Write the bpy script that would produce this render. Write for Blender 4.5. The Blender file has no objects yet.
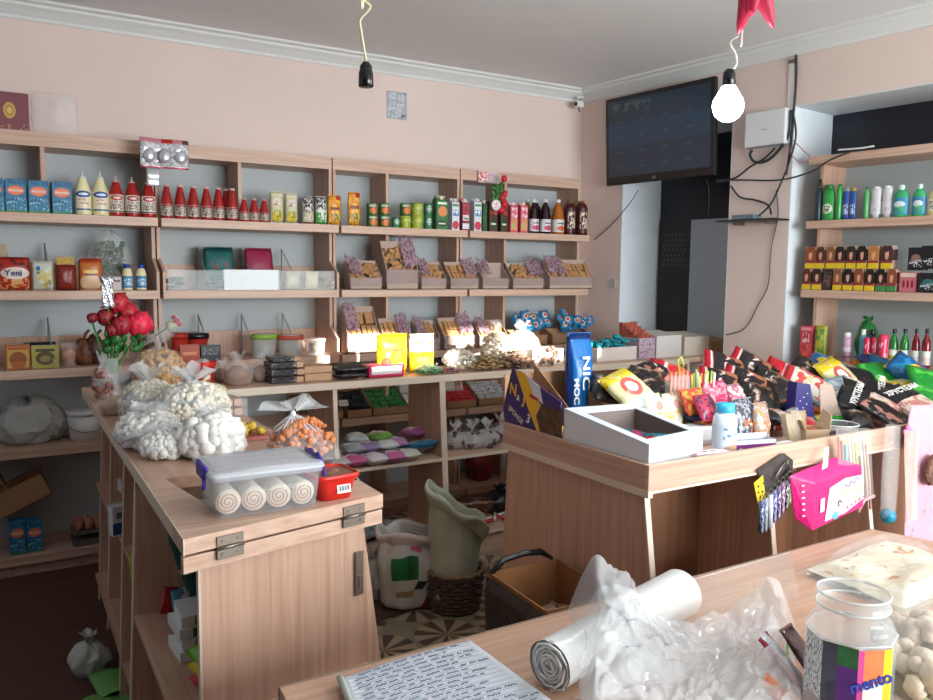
import bpy, bmesh, math, random
from mathutils import Vector, Matrix, noise
PI = math.pi
COL = bpy.context.scene.collection
rnd = random.Random(7)

# ------------------------------------------------------------------ camera model (933 x 700 frame)
F, CX, CY, HC = 800.0, 466.5, 350.0, 1.55
AX = Vector((0.85503866, -0.04231585, 0.51683485))
AY = Vector((-0.51846227, -0.08952541, 0.85040113))
AZ = Vector((0.0102844, -0.99508521, -0.09848686))
def ray(u, v):
    d = Vector((u - CX, v - CY, F))
    return Vector((AX.dot(d), AY.dot(d), AZ.dot(d)))
def oz(u, v, z):
    r = ray(u, v); return Vector((0, 0, HC)) + r * ((z - HC) / r.z)
def oy(u, v, y):
    r = ray(u, v); return Vector((0, 0, HC)) + r * (y / r.y)
def ox(u, v, x):
    r = ray(u, v); return Vector((0, 0, HC)) + r * (x / r.x)
# right wall frame: s runs along the wall from the corner, d = distance into the room
W0 = Vector((3.95, 4.85, 0)); WT = Vector((0.0963, -0.9954, 0)).normalized(); WN = Vector((-WT.y * -1, 0, 0))
WN = Vector((WT.y, -WT.x, 0)); TH = math.atan2(WT.y, WT.x)
def rw(s, d, z): return W0 + WT * s + WN * d + Vector((0, 0, z))
def ow(u, v, d=0.0):
    """point of the plane parallel to the right wall at distance d in front of it -> (s, z)"""
    r = ray(u, v); t = (WN.dot(W0) + d) / WN.dot(r)
    p = r * t; return (p - W0).dot(WT), HC + p.z

# ------------------------------------------------------------------ materials
def lin(c):
    if isinstance(c, str):
        c = c.lstrip('#'); c = [int(c[i:i + 2], 16) / 255 for i in (0, 2, 4)]
    return tuple((x / 12.92 if x <= 0.04045 else ((x + 0.055) / 1.055) ** 2.4) for x in c[:3]) + (1,)
MATS = {}
def mat(name, col, rough=0.5, metal=0.0, alpha=1.0, var=0.0, vs=8.0, emis=None, es=0.0, bump=0.0, bs=40.0, trans=0.0, spec=0.5, stretch=(1, 1, 1), sss=0):
    if name in MATS: return MATS[name]
    m = bpy.data.materials.new(name); m.use_nodes = True; MATS[name] = m
    nt = m.node_tree; N = nt.nodes; L = nt.links; p = N['Principled BSDF']
    c = lin(col); p.inputs['Base Color'].default_value = c
    p.inputs['Roughness'].default_value = rough; p.inputs['Metallic'].default_value = metal
    p.inputs['Alpha'].default_value = alpha; p.inputs['Transmission Weight'].default_value = trans
    p.inputs['Specular IOR Level'].default_value = spec
    if emis: p.inputs['Emission Color'].default_value = lin(emis); p.inputs['Emission Strength'].default_value = es
    if var or bump:
        tc = N.new('ShaderNodeTexCoord'); mp = N.new('ShaderNodeMapping'); mp.inputs['Scale'].default_value = stretch
        L.new(tc.outputs['Object'], mp.inputs['Vector'])
    if var:
        n = N.new('ShaderNodeTexNoise'); n.inputs['Scale'].default_value = vs; n.inputs['Detail'].default_value = 4
        L.new(mp.outputs[0], n.inputs['Vector'])
        r = N.new('ShaderNodeValToRGB'); e = r.color_ramp.elements
        e[0].position = 0.3; e[1].position = 0.7
        e[0].color = tuple(x * (1 - var) for x in c[:3]) + (1,); e[1].color = tuple(min(1, x * (1 + var)) for x in c[:3]) + (1,)
        L.new(n.outputs['Fac'], r.inputs['Fac']); L.new(r.outputs[0], p.inputs['Base Color'])
    if bump:
        n2 = N.new('ShaderNodeTexNoise'); n2.inputs['Scale'].default_value = bs; n2.inputs['Detail'].default_value = 3
        L.new(mp.outputs[0], n2.inputs['Vector'])
        b = N.new('ShaderNodeBump'); b.inputs['Strength'].default_value = bump; b.inputs['Distance'].default_value = 0.01
        L.new(n2.outputs['Fac'], b.inputs['Height']); L.new(b.outputs[0], p.inputs['Normal'])
    return m
def pm(name, base, shapes, rough=0.4, ax='xz', metal=0.0, alpha=1.0, bump=0):
    """printed packaging: shapes in 0..1 of the part's own bounds. ('r'|'e', cx, cy, w, h, col) or ('n', cx, cy, w, h, col, scale, thr)"""
    if name in MATS: return MATS[name]
    m = bpy.data.materials.new(name); m.use_nodes = True; MATS[name] = m
    nt = m.node_tree; N = nt.nodes; L = nt.links; p = N['Principled BSDF']
    p.inputs['Roughness'].default_value = rough; p.inputs['Metallic'].default_value = metal; p.inputs['Alpha'].default_value = alpha
    tc = N.new('ShaderNodeTexCoord'); sp = N.new('ShaderNodeSeparateXYZ'); L.new(tc.outputs['Generated'], sp.inputs[0])
    U = sp.outputs['xyz'.index(ax[0])]; V = sp.outputs['xyz'.index(ax[1])]
    def mth(op, a, b=None):
        n = N.new('ShaderNodeMath'); n.operation = op
        for i, x in enumerate((a, b)):
            if x is None: continue
            if isinstance(x, (int, float)): n.inputs[i].default_value = x
            else: L.new(x, n.inputs[i])
        return n.outputs[0]
    cur = None; base = lin(base)
    for s in shapes:
        du = mth('DIVIDE', mth('SUBTRACT', U, s[1]), s[3] / 2); dv = mth('DIVIDE', mth('SUBTRACT', V, s[2]), s[4] / 2)
        if s[0] == 'e': k = mth('LESS_THAN', mth('ADD', mth('MULTIPLY', du, du), mth('MULTIPLY', dv, dv)), 1.0)
        else: k = mth('MULTIPLY', mth('LESS_THAN', mth('ABSOLUTE', du), 1.0), mth('LESS_THAN', mth('ABSOLUTE', dv), 1.0))
        if s[0] == 'n':
            n = N.new('ShaderNodeTexNoise'); n.inputs['Scale'].default_value = s[6]; n.inputs['Detail'].default_value = 1.5
            L.new(tc.outputs['Generated'], n.inputs['Vector']); k = mth('MULTIPLY', k, mth('GREATER_THAN', n.outputs['Fac'], s[7]))
        mx = N.new('ShaderNodeMix'); mx.data_type = 'RGBA'; L.new(k, mx.inputs[0])
        if cur is None: mx.inputs[6].default_value = base
        else: L.new(cur, mx.inputs[6])
        mx.inputs[7].default_value = lin(s[5]); cur = mx.outputs[2]
    if cur is None: p.inputs['Base Color'].default_value = base
    else: L.new(cur, p.inputs['Base Color'])
    if bump:
        n2 = N.new('ShaderNodeTexNoise'); n2.inputs['Scale'].default_value = 6; L.new(tc.outputs['Generated'], n2.inputs['Vector'])
        b = N.new('ShaderNodeBump'); b.inputs['Strength'].default_value = bump; b.inputs['Distance'].default_value = 0.01
        L.new(n2.outputs['Fac'], b.inputs['Height']); L.new(b.outputs[0], p.inputs['Normal'])
    return m
def wood(name, c1, c2, stretch, rough=0.45):
    if name in MATS: return MATS[name]
    m = bpy.data.materials.new(name); m.use_nodes = True; MATS[name] = m
    nt = m.node_tree; N = nt.nodes; L = nt.links; p = N['Principled BSDF']; p.inputs['Roughness'].default_value = rough
    tc = N.new('ShaderNodeTexCoord'); mp = N.new('ShaderNodeMapping'); mp.inputs['Scale'].default_value = stretch
    L.new(tc.outputs['Object'], mp.inputs['Vector'])
    n = N.new('ShaderNodeTexNoise'); n.inputs['Scale'].default_value = 1.0; n.inputs['Detail'].default_value = 5; n.inputs['Distortion'].default_value = 0.4
    L.new(mp.outputs[0], n.inputs['Vector'])
    r = N.new('ShaderNodeValToRGB'); e = r.color_ramp.elements; e[0].position = 0.3; e[1].position = 0.72; e[0].color = lin(c1); e[1].color = lin(c2)
    L.new(n.outputs['Fac'], r.inputs['Fac']); L.new(r.outputs[0], p.inputs['Base Color'])
    return m
WV = wood('beech_upright', '#b8917a', '#d0ad97', (70, 70, 2.2))
WH = wood('beech_lengthwise', '#bd9882', '#d8b9a3', (2.2, 60, 60))
WD = wood('beech_depthwise', '#b8917a', '#d0ad97', (60, 2.2, 60))
EDGE = mat('pale_edge_band', '#dccbb8', 0.5)
WHITE = mat('white_plastic', '#e8e8e6', 0.4); BLACK = mat('black_plastic', '#101113', 0.35)
CLEAR = mat('clear_plastic_film', '#ffffff', 0.12, alpha=0.16, bump=0.6, bs=30)
FILM = mat('milky_plastic_film', '#f2f4f4', 0.25, alpha=0.42, bump=0.8, bs=25)
ACRY = mat('acrylic_sheet', '#dfeeee', 0.05, alpha=0.14)
ACRE = mat('acrylic_edge', '#9fb3b0', 0.1, alpha=0.75)
CARD = mat('brown_cardboard', '#a87f5c', 0.8, var=0.08)
CARDG = mat('grey_cardboard', '#b8a294', 0.85, var=0.08)
STEEL = mat('dull_steel', '#8a8175', 0.4, metal=0.8)
GREEN = mat('leaf_green', '#2f7a2c', 0.6, var=0.3)
RED = mat('glossy_red_plastic', '#d4281f', 0.35)

# ------------------------------------------------------------------ mesh builder
class B:
    def __init__(s): s.bm = bmesh.new(); s.mi = 0; s.sm = False
    def add(s, vs, fs):
        V = [s.bm.verts.new(v) for v in vs]
        for f in fs:
            try: q = s.bm.faces.new([V[i] for i in f]); q.material_index = s.mi; q.smooth = s.sm
            except ValueError: pass
        return V
    def box(s, x0, x1, y0, y1, z0, z1, M=None):
        vs = [Vector((x, y, z)) for x in (x0, x1) for y in (y0, y1) for z in (z0, z1)]
        if M: vs = [M @ v for v in vs]
        s.add(vs, [(0, 1, 3, 2), (4, 6, 7, 5), (0, 4, 5, 1), (2, 3, 7, 6), (0, 2, 6, 4), (1, 5, 7, 3)]); return s
    def lathe(s, prof, n=18, c=(0, 0), sx=1.0, sy=1.0, M=None, cap=True):
        vs = []
        for r, z in prof:
            for i in range(n):
                a = 2 * PI * i / n; v = Vector((c[0] + r * sx * math.cos(a), c[1] + r * sy * math.sin(a), z)); vs.append(M @ v if M else v)
        fs = [(k * n + i, k * n + (i + 1) % n, (k + 1) * n + (i + 1) % n, (k + 1) * n + i) for k in range(len(prof) - 1) for i in range(n)]
        if cap: fs += [tuple(range(n - 1, -1, -1)), tuple(range((len(prof) - 1) * n, len(prof) * n))]
        o = s.sm; s.sm = True; s.add(vs, fs); s.sm = o; return s
    def tube(s, pts, r, n=6):
        pts = [Vector(p) for p in pts]; vs = []; up = Vector((0.13, 0.2, 0.97))
        for i, p in enumerate(pts):
            t = (pts[min(i + 1, len(pts) - 1)] - pts[max(i - 1, 0)]).normalized()
            a = t.cross(up)
            if a.length < 0.1: a = t.cross(Vector((1, 0, 0)))
            a.normalize(); b = t.cross(a); rr = r[i] if isinstance(r, (list, tuple)) else r
            for k in range(n):
                q = 2 * PI * k / n; vs.append(p + a * rr * math.cos(q) + b * rr * math.sin(q))
        m = len(pts)
        fs = [(k * n + i, k * n + (i + 1) % n, (k + 1) * n + (i + 1) % n, (k + 1) * n + i) for k in range(m - 1) for i in range(n)] + [tuple(range(n - 1, -1, -1)), tuple(range((m - 1) * n, m * n))]
        o = s.sm; s.sm = True; s.add(vs, fs); s.sm = o; return s
    def prism(s, poly, e, M=None):
        """poly: list of 3-D points, e: extrusion vector"""
        n = len(poly); P = [Vector(p) for p in poly]; vs = P + [p + Vector(e) for p in P]
        if M: vs = [M @ v for v in vs]
        s.add(vs, [tuple(range(n - 1, -1, -1)), tuple(range(n, 2 * n))] + [(i, (i + 1) % n, n + (i + 1) % n, n + i) for i in range(n)]); return s
    def grid(s, f, nu, nv, smooth=True):
        vs = [Vector(f(i / nu, j / nv)) for i in range(nu + 1) for j in range(nv + 1)]
        fs = [(i * (nv + 1) + j, (i + 1) * (nv + 1) + j, (i + 1) * (nv + 1) + j + 1, i * (nv + 1) + j + 1) for i in range(nu) for j in range(nv)]
        o = s.sm; s.sm = smooth; s.add(vs, fs); s.sm = o; return s
    def ell(s, c, r, n=10, M=None, amp=0.0, fr=20, seed=0):
        """ellipsoid, optionally lumpy"""
        c = Vector(c); vs = []
        m = max(4, n // 2)
        for j in range(m + 1):
            th = PI * j / m
            for i in range(n):
                a = 2 * PI * i / n; d = Vector((math.sin(th) * math.cos(a), math.sin(th) * math.sin(a), math.cos(th)))
                k = 1 + (amp * noise.noise(d * fr * 0.1 + Vector((seed, seed * 2, 0))) if amp else 0)
                v = Vector((d.x * r[0], d.y * r[1], d.z * r[2])) * k
                vs.append(c + (M @ v if M else v))
        fs = [(j * n + i, (j + 1) * n + i, (j + 1) * n + (i + 1) % n, j * n + (i + 1) % n) for j in range(m) for i in range(n)]
        o = s.sm; s.sm = True; s.add(vs, fs); s.sm = o; return s
    def pouch(s, w, h, t, crimp=0.07, seed=0, wr=0.12, n=10, M=None):
        """pillow pack standing in x-z, faces -y and +y"""
        for sg in (-1, 1):
            def f(u, v):
                a, b = 2 * u - 1, 2 * v - 1
                bb = max(0, 1 - abs(b) / (1 - crimp)); th = (max(0, 1 - abs(a) ** 3) ** 0.6) * min(1, bb * 2.2) ** 0.7
                q = noise.noise(Vector((a * 2.2 + seed * 3.1, b * 2.6, sg * 2.0 + seed))) * wr
                pin = 1 - 0.05 * (1 - min(1, bb * 2)) + 0.02 * math.sin(b * 9 + seed)
                v3 = Vector((a * w / 2 * pin, sg * t / 2 * th * (1 + q * 2.2), h * v)); 
                return M @ v3 if M else v3
            s.grid(f, n, n)
        return s
    def bag(s, rx, ry, h, seed=0, amp=0.12, neck=0.0, nr=0.12, flare=0.0, n=28, m=22, open_top=False, fr=2.4):
        """slumped bag on z=0: body height h, then a gathered neck of height neck and a ruffled flare"""
        prof = []
        for j in range(m + 1):
            t = j / m
            if open_top: r = (0.80 + 0.28 * math.sin(PI * min(1, t * 1.1))) if t > 0.06 else 0.55 + t * 4
            else: r = math.sin(PI * (0.14 + 0.86 * t)) ** 0.55 if t < 0.995 else 0.12
            prof.append((max(r, nr if neck else 0.02), h * (1 - (1 - t) ** 1.15) if not open_top else h * t))
        base_n = len(prof)
        if neck:
            prof = [(max(r, nr), z) for r, z in prof]
            prof += [(nr * 0.8, h + neck * 0.25), (nr * 1.1 + flare * 0.35, h + neck * 0.55), (nr + flare, h + neck)]
        vs = []
        for k, (r, z) in enumerate(prof):
            for i in range(n):
                a = 2 * PI * i / n; d = Vector((math.cos(a), math.sin(a), z / max(h, .01)))
                q = 1 + amp * noise.noise(d * fr + Vector((seed * 1.7, seed, 0))) * (1 if z > 0.02 * h else 0.4) + 0.35 * amp * noise.noise(d * fr * 3.3 + Vector((seed, 0, 3)))
                if k >= base_n: q = 1 + 0.35 * math.sin(a * 5 + seed) * (k - base_n + 1) / 3
                zz = z + (noise.noise(d * 3 + Vector((seed, 5, 1))) * h * amp * 0.6 if k > 1 else 0)
                if k >= base_n: zz += 0.3 * neck * math.sin(a * 3 + seed * 2) * (k - base_n) / 2
                vs.append((r * rx * q * math.cos(a), r * ry * q * math.sin(a), max(0, zz)))
        K = len(prof)
        fs = [(k * n + i, k * n + (i + 1) % n, (k + 1) * n + (i + 1) % n, (k + 1) * n + i) for k in range(K - 1) for i in range(n)] + [tuple(range(n - 1, -1, -1))]
        o = s.sm; s.sm = True; s.add(vs, fs); s.sm = o; return s
    def xf(s, M): s.bm.transform(M); return s
    def obj(s, name, m, parent=None, label=None, bev=0.0, loc=None, rot=None, solid=0.0, stuff=False):
        me = bpy.data.meshes.new(name); bmesh.ops.remove_doubles(s.bm, verts=s.bm.verts, dist=1e-6)
        bmesh.ops.recalc_face_normals(s.bm, faces=s.bm.faces)
        s.bm.to_mesh(me); s.bm.free()
        for k in (m if isinstance(m, (list, tuple)) else [m]): me.materials.append(k)
        o = bpy.data.objects.new(name, me); COL.objects.link(o)
        if parent: o.parent = parent
        if label: o['label'] = label
        if stuff: o['kind'] = 'stuff'
        if loc is not None: o.location = loc
        if rot is not None: o.rotation_euler = rot
        if bev: md = o.modifiers.new('bevel', 'BEVEL'); md.width = bev; md.segments = 2; md.limit_method = 'ANGLE'
        if solid: md = o.modifiers.new('solid', 'SOLIDIFY'); md.thickness = solid
        return o
def tag(o, label, cat, group=None):
    o['label'] = label; o['category'] = cat
    if group: o['group'] = group
    return o
def thing(name, label, cat, loc=(0, 0, 0), rz=0.0, group=None, rot=None):
    o = bpy.data.objects.new(name, None); o.empty_display_size = 0.05; COL.objects.link(o)
    o.location = loc; o.rotation_euler = rot if rot else (0, 0, rz); return tag(o, label, cat, group)
def struct(o): o['kind'] = 'structure'; return o
CH = {}
def dup(root, loc=None, rz=None, label=None, rot=None, group=None, sc=None):
    def cp(o, par):
        c = o.copy(); COL.objects.link(c)
        if par is not None: c.parent = par
        for k in [k for k in COL.objects if k.parent == o]: cp(k, c)
        return c
    r = cp(root, None)
    if loc is not None: r.location = loc
    if rz is not None: r.rotation_euler = (0, 0, rz)
    if rot is not None: r.rotation_euler = rot
    if label: r['label'] = label
    if group: r['group'] = group
    if sc: r.scale = sc
    return r
def text(body, size, m, parent, loc, rot=(PI / 2, 0, 0), name='lettering', sx=1.0, ext=0.0004, align='CENTER', space=1.0, label=None):
    c = bpy.data.curves.new('t', 'FONT'); c.body = body; c.size = size; c.extrude = ext; c.align_x = align; c.align_y = 'CENTER'; c.offset = size * 0.018; c.space_line = space
    t = bpy.data.objects.new('t', c); COL.objects.link(t); bpy.context.view_layer.update()
    me = bpy.data.meshes.new_from_object(t.evaluated_get(bpy.context.evaluated_depsgraph_get())); bpy.data.objects.remove(t)
    me.materials.clear(); me.materials.append(m); me.transform(Matrix.Diagonal((sx, 1, 1, 1)))
    o = bpy.data.objects.new(name, me); COL.objects.link(o); o.parent = parent; o.location = loc; o.rotation_euler = rot
    if label: o['label'] = label
    return o
ORD = ['leftmost', 'second from the left', 'third from the left', 'fourth from the left', 'fifth from the left', 'sixth from the left', 'seventh from the left', 'eighth from the left']
ORR = ['rightmost', 'second from the right', 'third from the right', 'fourth from the right', 'fifth from the right', 'sixth from the right', 'seventh from the right']
def nth(i, n):
    if n == 2: return ('left', 'right')[i]
    if n == 3 and i == 1: return 'middle'
    return ORR[n - 1 - i] if n - 1 - i < i else ORD[i]
# ================================================================== THE SETTING
PEACH = mat('peach_wall_paint', '#e4d0c7', 0.85, var=0.03, vs=2, bump=0.05, bs=120)
CEIL = mat('grey_white_ceiling', '#e4e6e6', 0.9, var=0.02, vs=1.5)
CORN = mat('white_cornice', '#dfe2e0', 0.6)
JAMB = mat('pale_blue_white_paint', '#dfe7eb', 0.7, var=0.03)
DARKW = mat('dark_navy_film', '#181a26', 0.4)
# floor: dark brown boards, with the patterned lino in the aisle
def floor_mat():
    m = bpy.data.materials.new('floor_covering'); m.use_nodes = True; nt = m.node_tree; N = nt.nodes; L = nt.links; p = N['Principled BSDF']; p.inputs['Roughness'].default_value = 0.5
    tc = N.new('ShaderNodeTexCoord'); sp = N.new('ShaderNodeSeparateXYZ'); L.new(tc.outputs['Object'], sp.inputs[0])
    def mth(op, a, b=None):
        n = N.new('ShaderNodeMath'); n.operation = op
        for i, x in enumerate((a, b)):
            if x is None: continue
            if isinstance(x, (int, float)): n.inputs[i].default_value = x
            else: L.new(x, n.inputs[i])
        return n.outputs[0]
    X, Y = sp.outputs[0], sp.outputs[1]
    fx = mth('SUBTRACT', mth('FRACT', mth('DIVIDE', X, 0.3)), 0.5); fy = mth('SUBTRACT', mth('FRACT', mth('DIVIDE', Y, 0.3)), 0.5)
    ang = mth('ARCTAN2', fy, fx); star = mth('FRACT', mth('ADD', mth('MULTIPLY', ang, 8 / (2 * PI)), 0.02)); k = mth('GREATER_THAN', star, 0.5)
    rr = mth('SQRT', mth('ADD', mth('MULTIPLY', fx, fx), mth('MULTIPLY', fy, fy))); ring = mth('GREATER_THAN', rr, 0.47)
    mx = N.new('ShaderNodeMix'); mx.data_type = 'RGBA'; L.new(k, mx.inputs[0]); mx.inputs[6].default_value = lin('#59463a'); mx.inputs[7].default_value = lin('#a8957c')
    m2 = N.new('ShaderNodeMix'); m2.data_type = 'RGBA'; L.new(ring, m2.inputs[0]); L.new(mx.outputs[2], m2.inputs[6]); m2.inputs[7].default_value = lin('#8a8470')
    n = N.new('ShaderNodeTexNoise'); mp = N.new('ShaderNodeMapping'); mp.inputs['Scale'].default_value = (2, 40, 1); L.new(tc.outputs['Object'], mp.inputs[0]); L.new(mp.outputs[0], n.inputs['Vector']); n.inputs['Scale'].default_value = 1.2; n.inputs['Detail'].default_value = 4
    r = N.new('ShaderNodeValToRGB'); e = r.color_ramp.elements; e[0].color = lin('#3a2620'); e[1].color = lin('#6a4a3e'); L.new(n.outputs['Fac'], r.inputs[0])
    m3 = N.new('ShaderNodeMix'); m3.data_type = 'RGBA'; L.new(mth('GREATER_THAN', X, 0.95), m3.inputs[0]); L.new(r.outputs[0], m3.inputs[6]); L.new(m2.outputs[2], m3.inputs[7])
    L.new(m3.outputs[2], p.inputs['Base Color']); return m
ZC = 2.90; XL = -1.7; YF = -1.9
struct(B().box(XL, 5.2, YF, 4.97, -0.1, 0).obj('floor', floor_mat()))
struct(B().box(XL - .1, 5.2, YF - .1, 4.97, ZC, ZC + 0.1).obj('ceiling', CEIL))
struct(B().box(XL, 4.2, 4.85, 4.97, 0, ZC).obj('wall_back', PEACH))
b = B()
for z0, z1, y0, y1 in ((0, ZC, 3.4, 4.85), (0, 0.9, 1.4, 3.4), (2.6, ZC, 1.4, 3.4), (0, ZC, -1.9, 1.4)): b.box(XL - .12, XL, y0, y1, z0, z1)
struct(b.obj('wall_left', mat('bounce_cutting_brown', '#4a3830', .8, var=.1)))  # unseen wall, coloured dark to cut bounced light on the left
# right wall in its own frame: x = s along the wall, y = depth behind its face (local +y is out of the room)
def rwall(bld, name, m):
    o = bld.obj(name, m); o.location = W0; o.rotation_euler = (0, 0, TH); return o
S1, S2, S3, S4, ZT = 0.425, 1.335, 1.745, 3.3, 2.53
b = B(); D = 0.42
b.box(0, S1, 0, D, 0, ZC); b.box(S2, S3, 0, D, 0, ZC); b.box(S4, 6.9, 0, D, 0, ZC)
b.box(S1, S2, 0, D, 0, 0.955); b.box(S1, S2, 0, D, ZT, ZC); b.box(S3, S4, 0, D, ZT, ZC)
struct(rwall(b, 'wall_right', PEACH))
e = 0.006
b = B(); b.box(S1, S1 + e, 0.0, D, 1.0, ZT); b.box(S2 - e, S2, 0.0, D, 1.0, ZT); b.box(S3, S3 + e, 0.0, D, 0, ZT); b.box(S4 - e, S4, 0, D, 0, ZT); b.box(S3 + e, S4 - e, 0.004, D, ZT - e, ZT); b.box(S1 + e, S2 - e, 0.004, D, ZT - e, ZT)
b.box(S3 - 0.34, S3, -0.003, 0, 0, ZT) if False else None
struct(rwall(b, 'trim_3', JAMB))
b = B(); b.box(S1, S2, -0.0, D, 0.955, 1.0); struct(rwall(b, 'trim_4', WH))
# closed dark window behind the recess and behind the right-hand niche
w = B(); w.box(S1, S2, D, D + .05, 1.0, ZT); w1 = struct(rwall(w, 'window_1', DARKW))
sA, _ = ow(665, 250, -D); sB, _ = ow(695, 250, -D)
dk = B(); dk.box(sA - .03, sB + .0, D - .035, D - 0.002, 1.03, 1.93)
o = dk.obj('shutter', mat('dark_brown_shutter', '#1d1512', 0.5, var=0.3, vs=3), w1, 'dark brown shutter panel with a small lattice')
lat = B()
for i in range(6):
    for j in range(7):
        s0 = sA + .012 + i * .036 + (j % 2) * .012; z0 = 1.60 + j * .036
        lat.box(s0, s0 + .014, D - .04, D - .034, z0, z0 + .02)
lat.obj('lattice', mat('lattice_grey', '#4a4546', 0.5), w1)
pl = B(); pl.box(sB + .004, S2 - .008, D - .06, D - .002, 1.03, 1.93); pl.obj('pane', mat('frosted_pane', '#a9b4bd', 0.4), w1, 'pale frosted pane')
w = B(); w.box(S3, S4, D, D + .05, 0.0, ZT); struct(rwall(w, 'window_2', DARKW))
# far wall closing the room behind the camera, with the shop window, a door and slots shaped for the sun patches
b = B(); WX0, WX1, WZ0, WZ1 = 1.35, 4.5, 0.85, 2.3
DX0, DX1 = -1.45, -0.35
SUNX = ((1.70, 2.22), (2.60, 3.24)); SZ0, SZ1 = 2.36, 2.68  # unseen slots, added to shape the sun into two patches
b.box(XL, DX0, YF - .12, YF, 0, ZC); b.box(DX0, DX1, YF - .12, YF, 2.3, ZC); b.box(DX1, WX0, YF - .12, YF, 0, ZC); b.box(WX0, WX1, YF - .12, YF, 0, WZ0); b.box(WX1, 5.2, YF - .12, YF, 0, ZC)
b.box(WX0, WX1, YF - .12, YF, WZ1, SZ0); b.box(WX0, WX1, YF - .12, YF, SZ1, ZC)
xs = [WX0] + [v for q in SUNX for v in q] + [WX1]
for k in range(0, len(xs), 2): b.box(xs[k], xs[k + 1], YF - .12, YF, SZ0, SZ1)
struct(B().box(WX0, WX1, YF - .12, YF - .10, WZ0, WZ1).obj('window_3', mat('sun_blocking_pane', '#e8eef2', .6)))  # opaque pane, added to keep the sun out of this opening
struct(B().box(DX0, DX1, YF - .12, YF - .10, 0, 2.3).obj('door_1', mat('sun_blocking_pane', '#e8eef2')))
struct(b.obj('wall_front', mat('bounce_cutting_beige', '#8f7d72', .8)))  # unseen wall, beige darkened to weaken bounced light
# cornices
prof = [(0, 0), (0, -.085), (.012, -.085), (.018, -.07), (.05, -.045), (.075, -.03), (.08, -.018), (.105, -.012), (.11, 0)]
b = B(); b.prism([(XL, 4.85 - y, ZC + z) for y, z in prof], (4.2 - XL, 0, 0)); struct(b.obj('trim_1', CORN))
b = B(); b.prism([(-0.05, -y, ZC + z) for y, z in prof], (6.5, 0, 0)); struct(rwall(b, 'trim_2', CORN))

# ================================================================== CAMERA AND LIGHT
cam = bpy.data.objects.new('camera', bpy.data.cameras.new('camera')); COL.objects.link(cam)
cam.data.lens = F / 933 * 36; cam.data.sensor_width = 36; cam.data.clip_start = 0.02
R = Matrix((AX, AY, AZ))
cam.matrix_world = Matrix.Translation((0, 0, HC)) @ Matrix((( R[0][0], -R[0][1], -R[0][2]), (R[1][0], -R[1][1], -R[1][2]), (R[2][0], -R[2][1], -R[2][2]))).to_4x4()
bpy.context.scene.camera = cam
def area(name, loc, rot, sx, sy, p, col):
    l = bpy.data.lights.new(name, 'AREA'); l.shape = 'RECTANGLE'; l.size = sx; l.size_y = sy; l.energy = p; l.color = col
    o = bpy.data.objects.new(name, l); COL.objects.link(o); o.location = loc; o.rotation_euler = rot; return o
area('daylight_shop_window', ((WX0 + WX1) / 2, YF - .05, (WZ0 + WZ1) / 2), (PI / 2, 0, 0), WX1 - WX0, WZ1 - WZ0, 270, (0.90, 0.965, 1.0))
area('left_wall_fill', (XL - .05, 2.4, 1.75), (PI / 2, 0, -PI / 2), 1.9, 1.7, 3, (0.93, 0.97, 1.0))  # weak area lamp at an opening in the unseen left wall
sun = bpy.data.lights.new('sun', 'SUN'); sun.energy = 26; sun.angle = 0.01; sun.color = (1, 0.94, 0.84)
so = bpy.data.objects.new('sun', sun); COL.objects.link(so); so.rotation_euler = Vector((0, 1, -.233)).to_track_quat('-Z', 'Y').to_euler()
wd = bpy.data.worlds.new('world'); bpy.context.scene.world = wd; wd.use_nodes = True
wd.node_tree.nodes['Background'].inputs[0].default_value = (0.75, 0.85, 1.0, 1); wd.node_tree.nodes['Background'].inputs[1].default_value = 0.6
vs = bpy.context.scene.view_settings; vs.view_transform = 'Standard'; vs.look = 'None'; vs.exposure = -0.12; vs.gamma = 1.0

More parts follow.
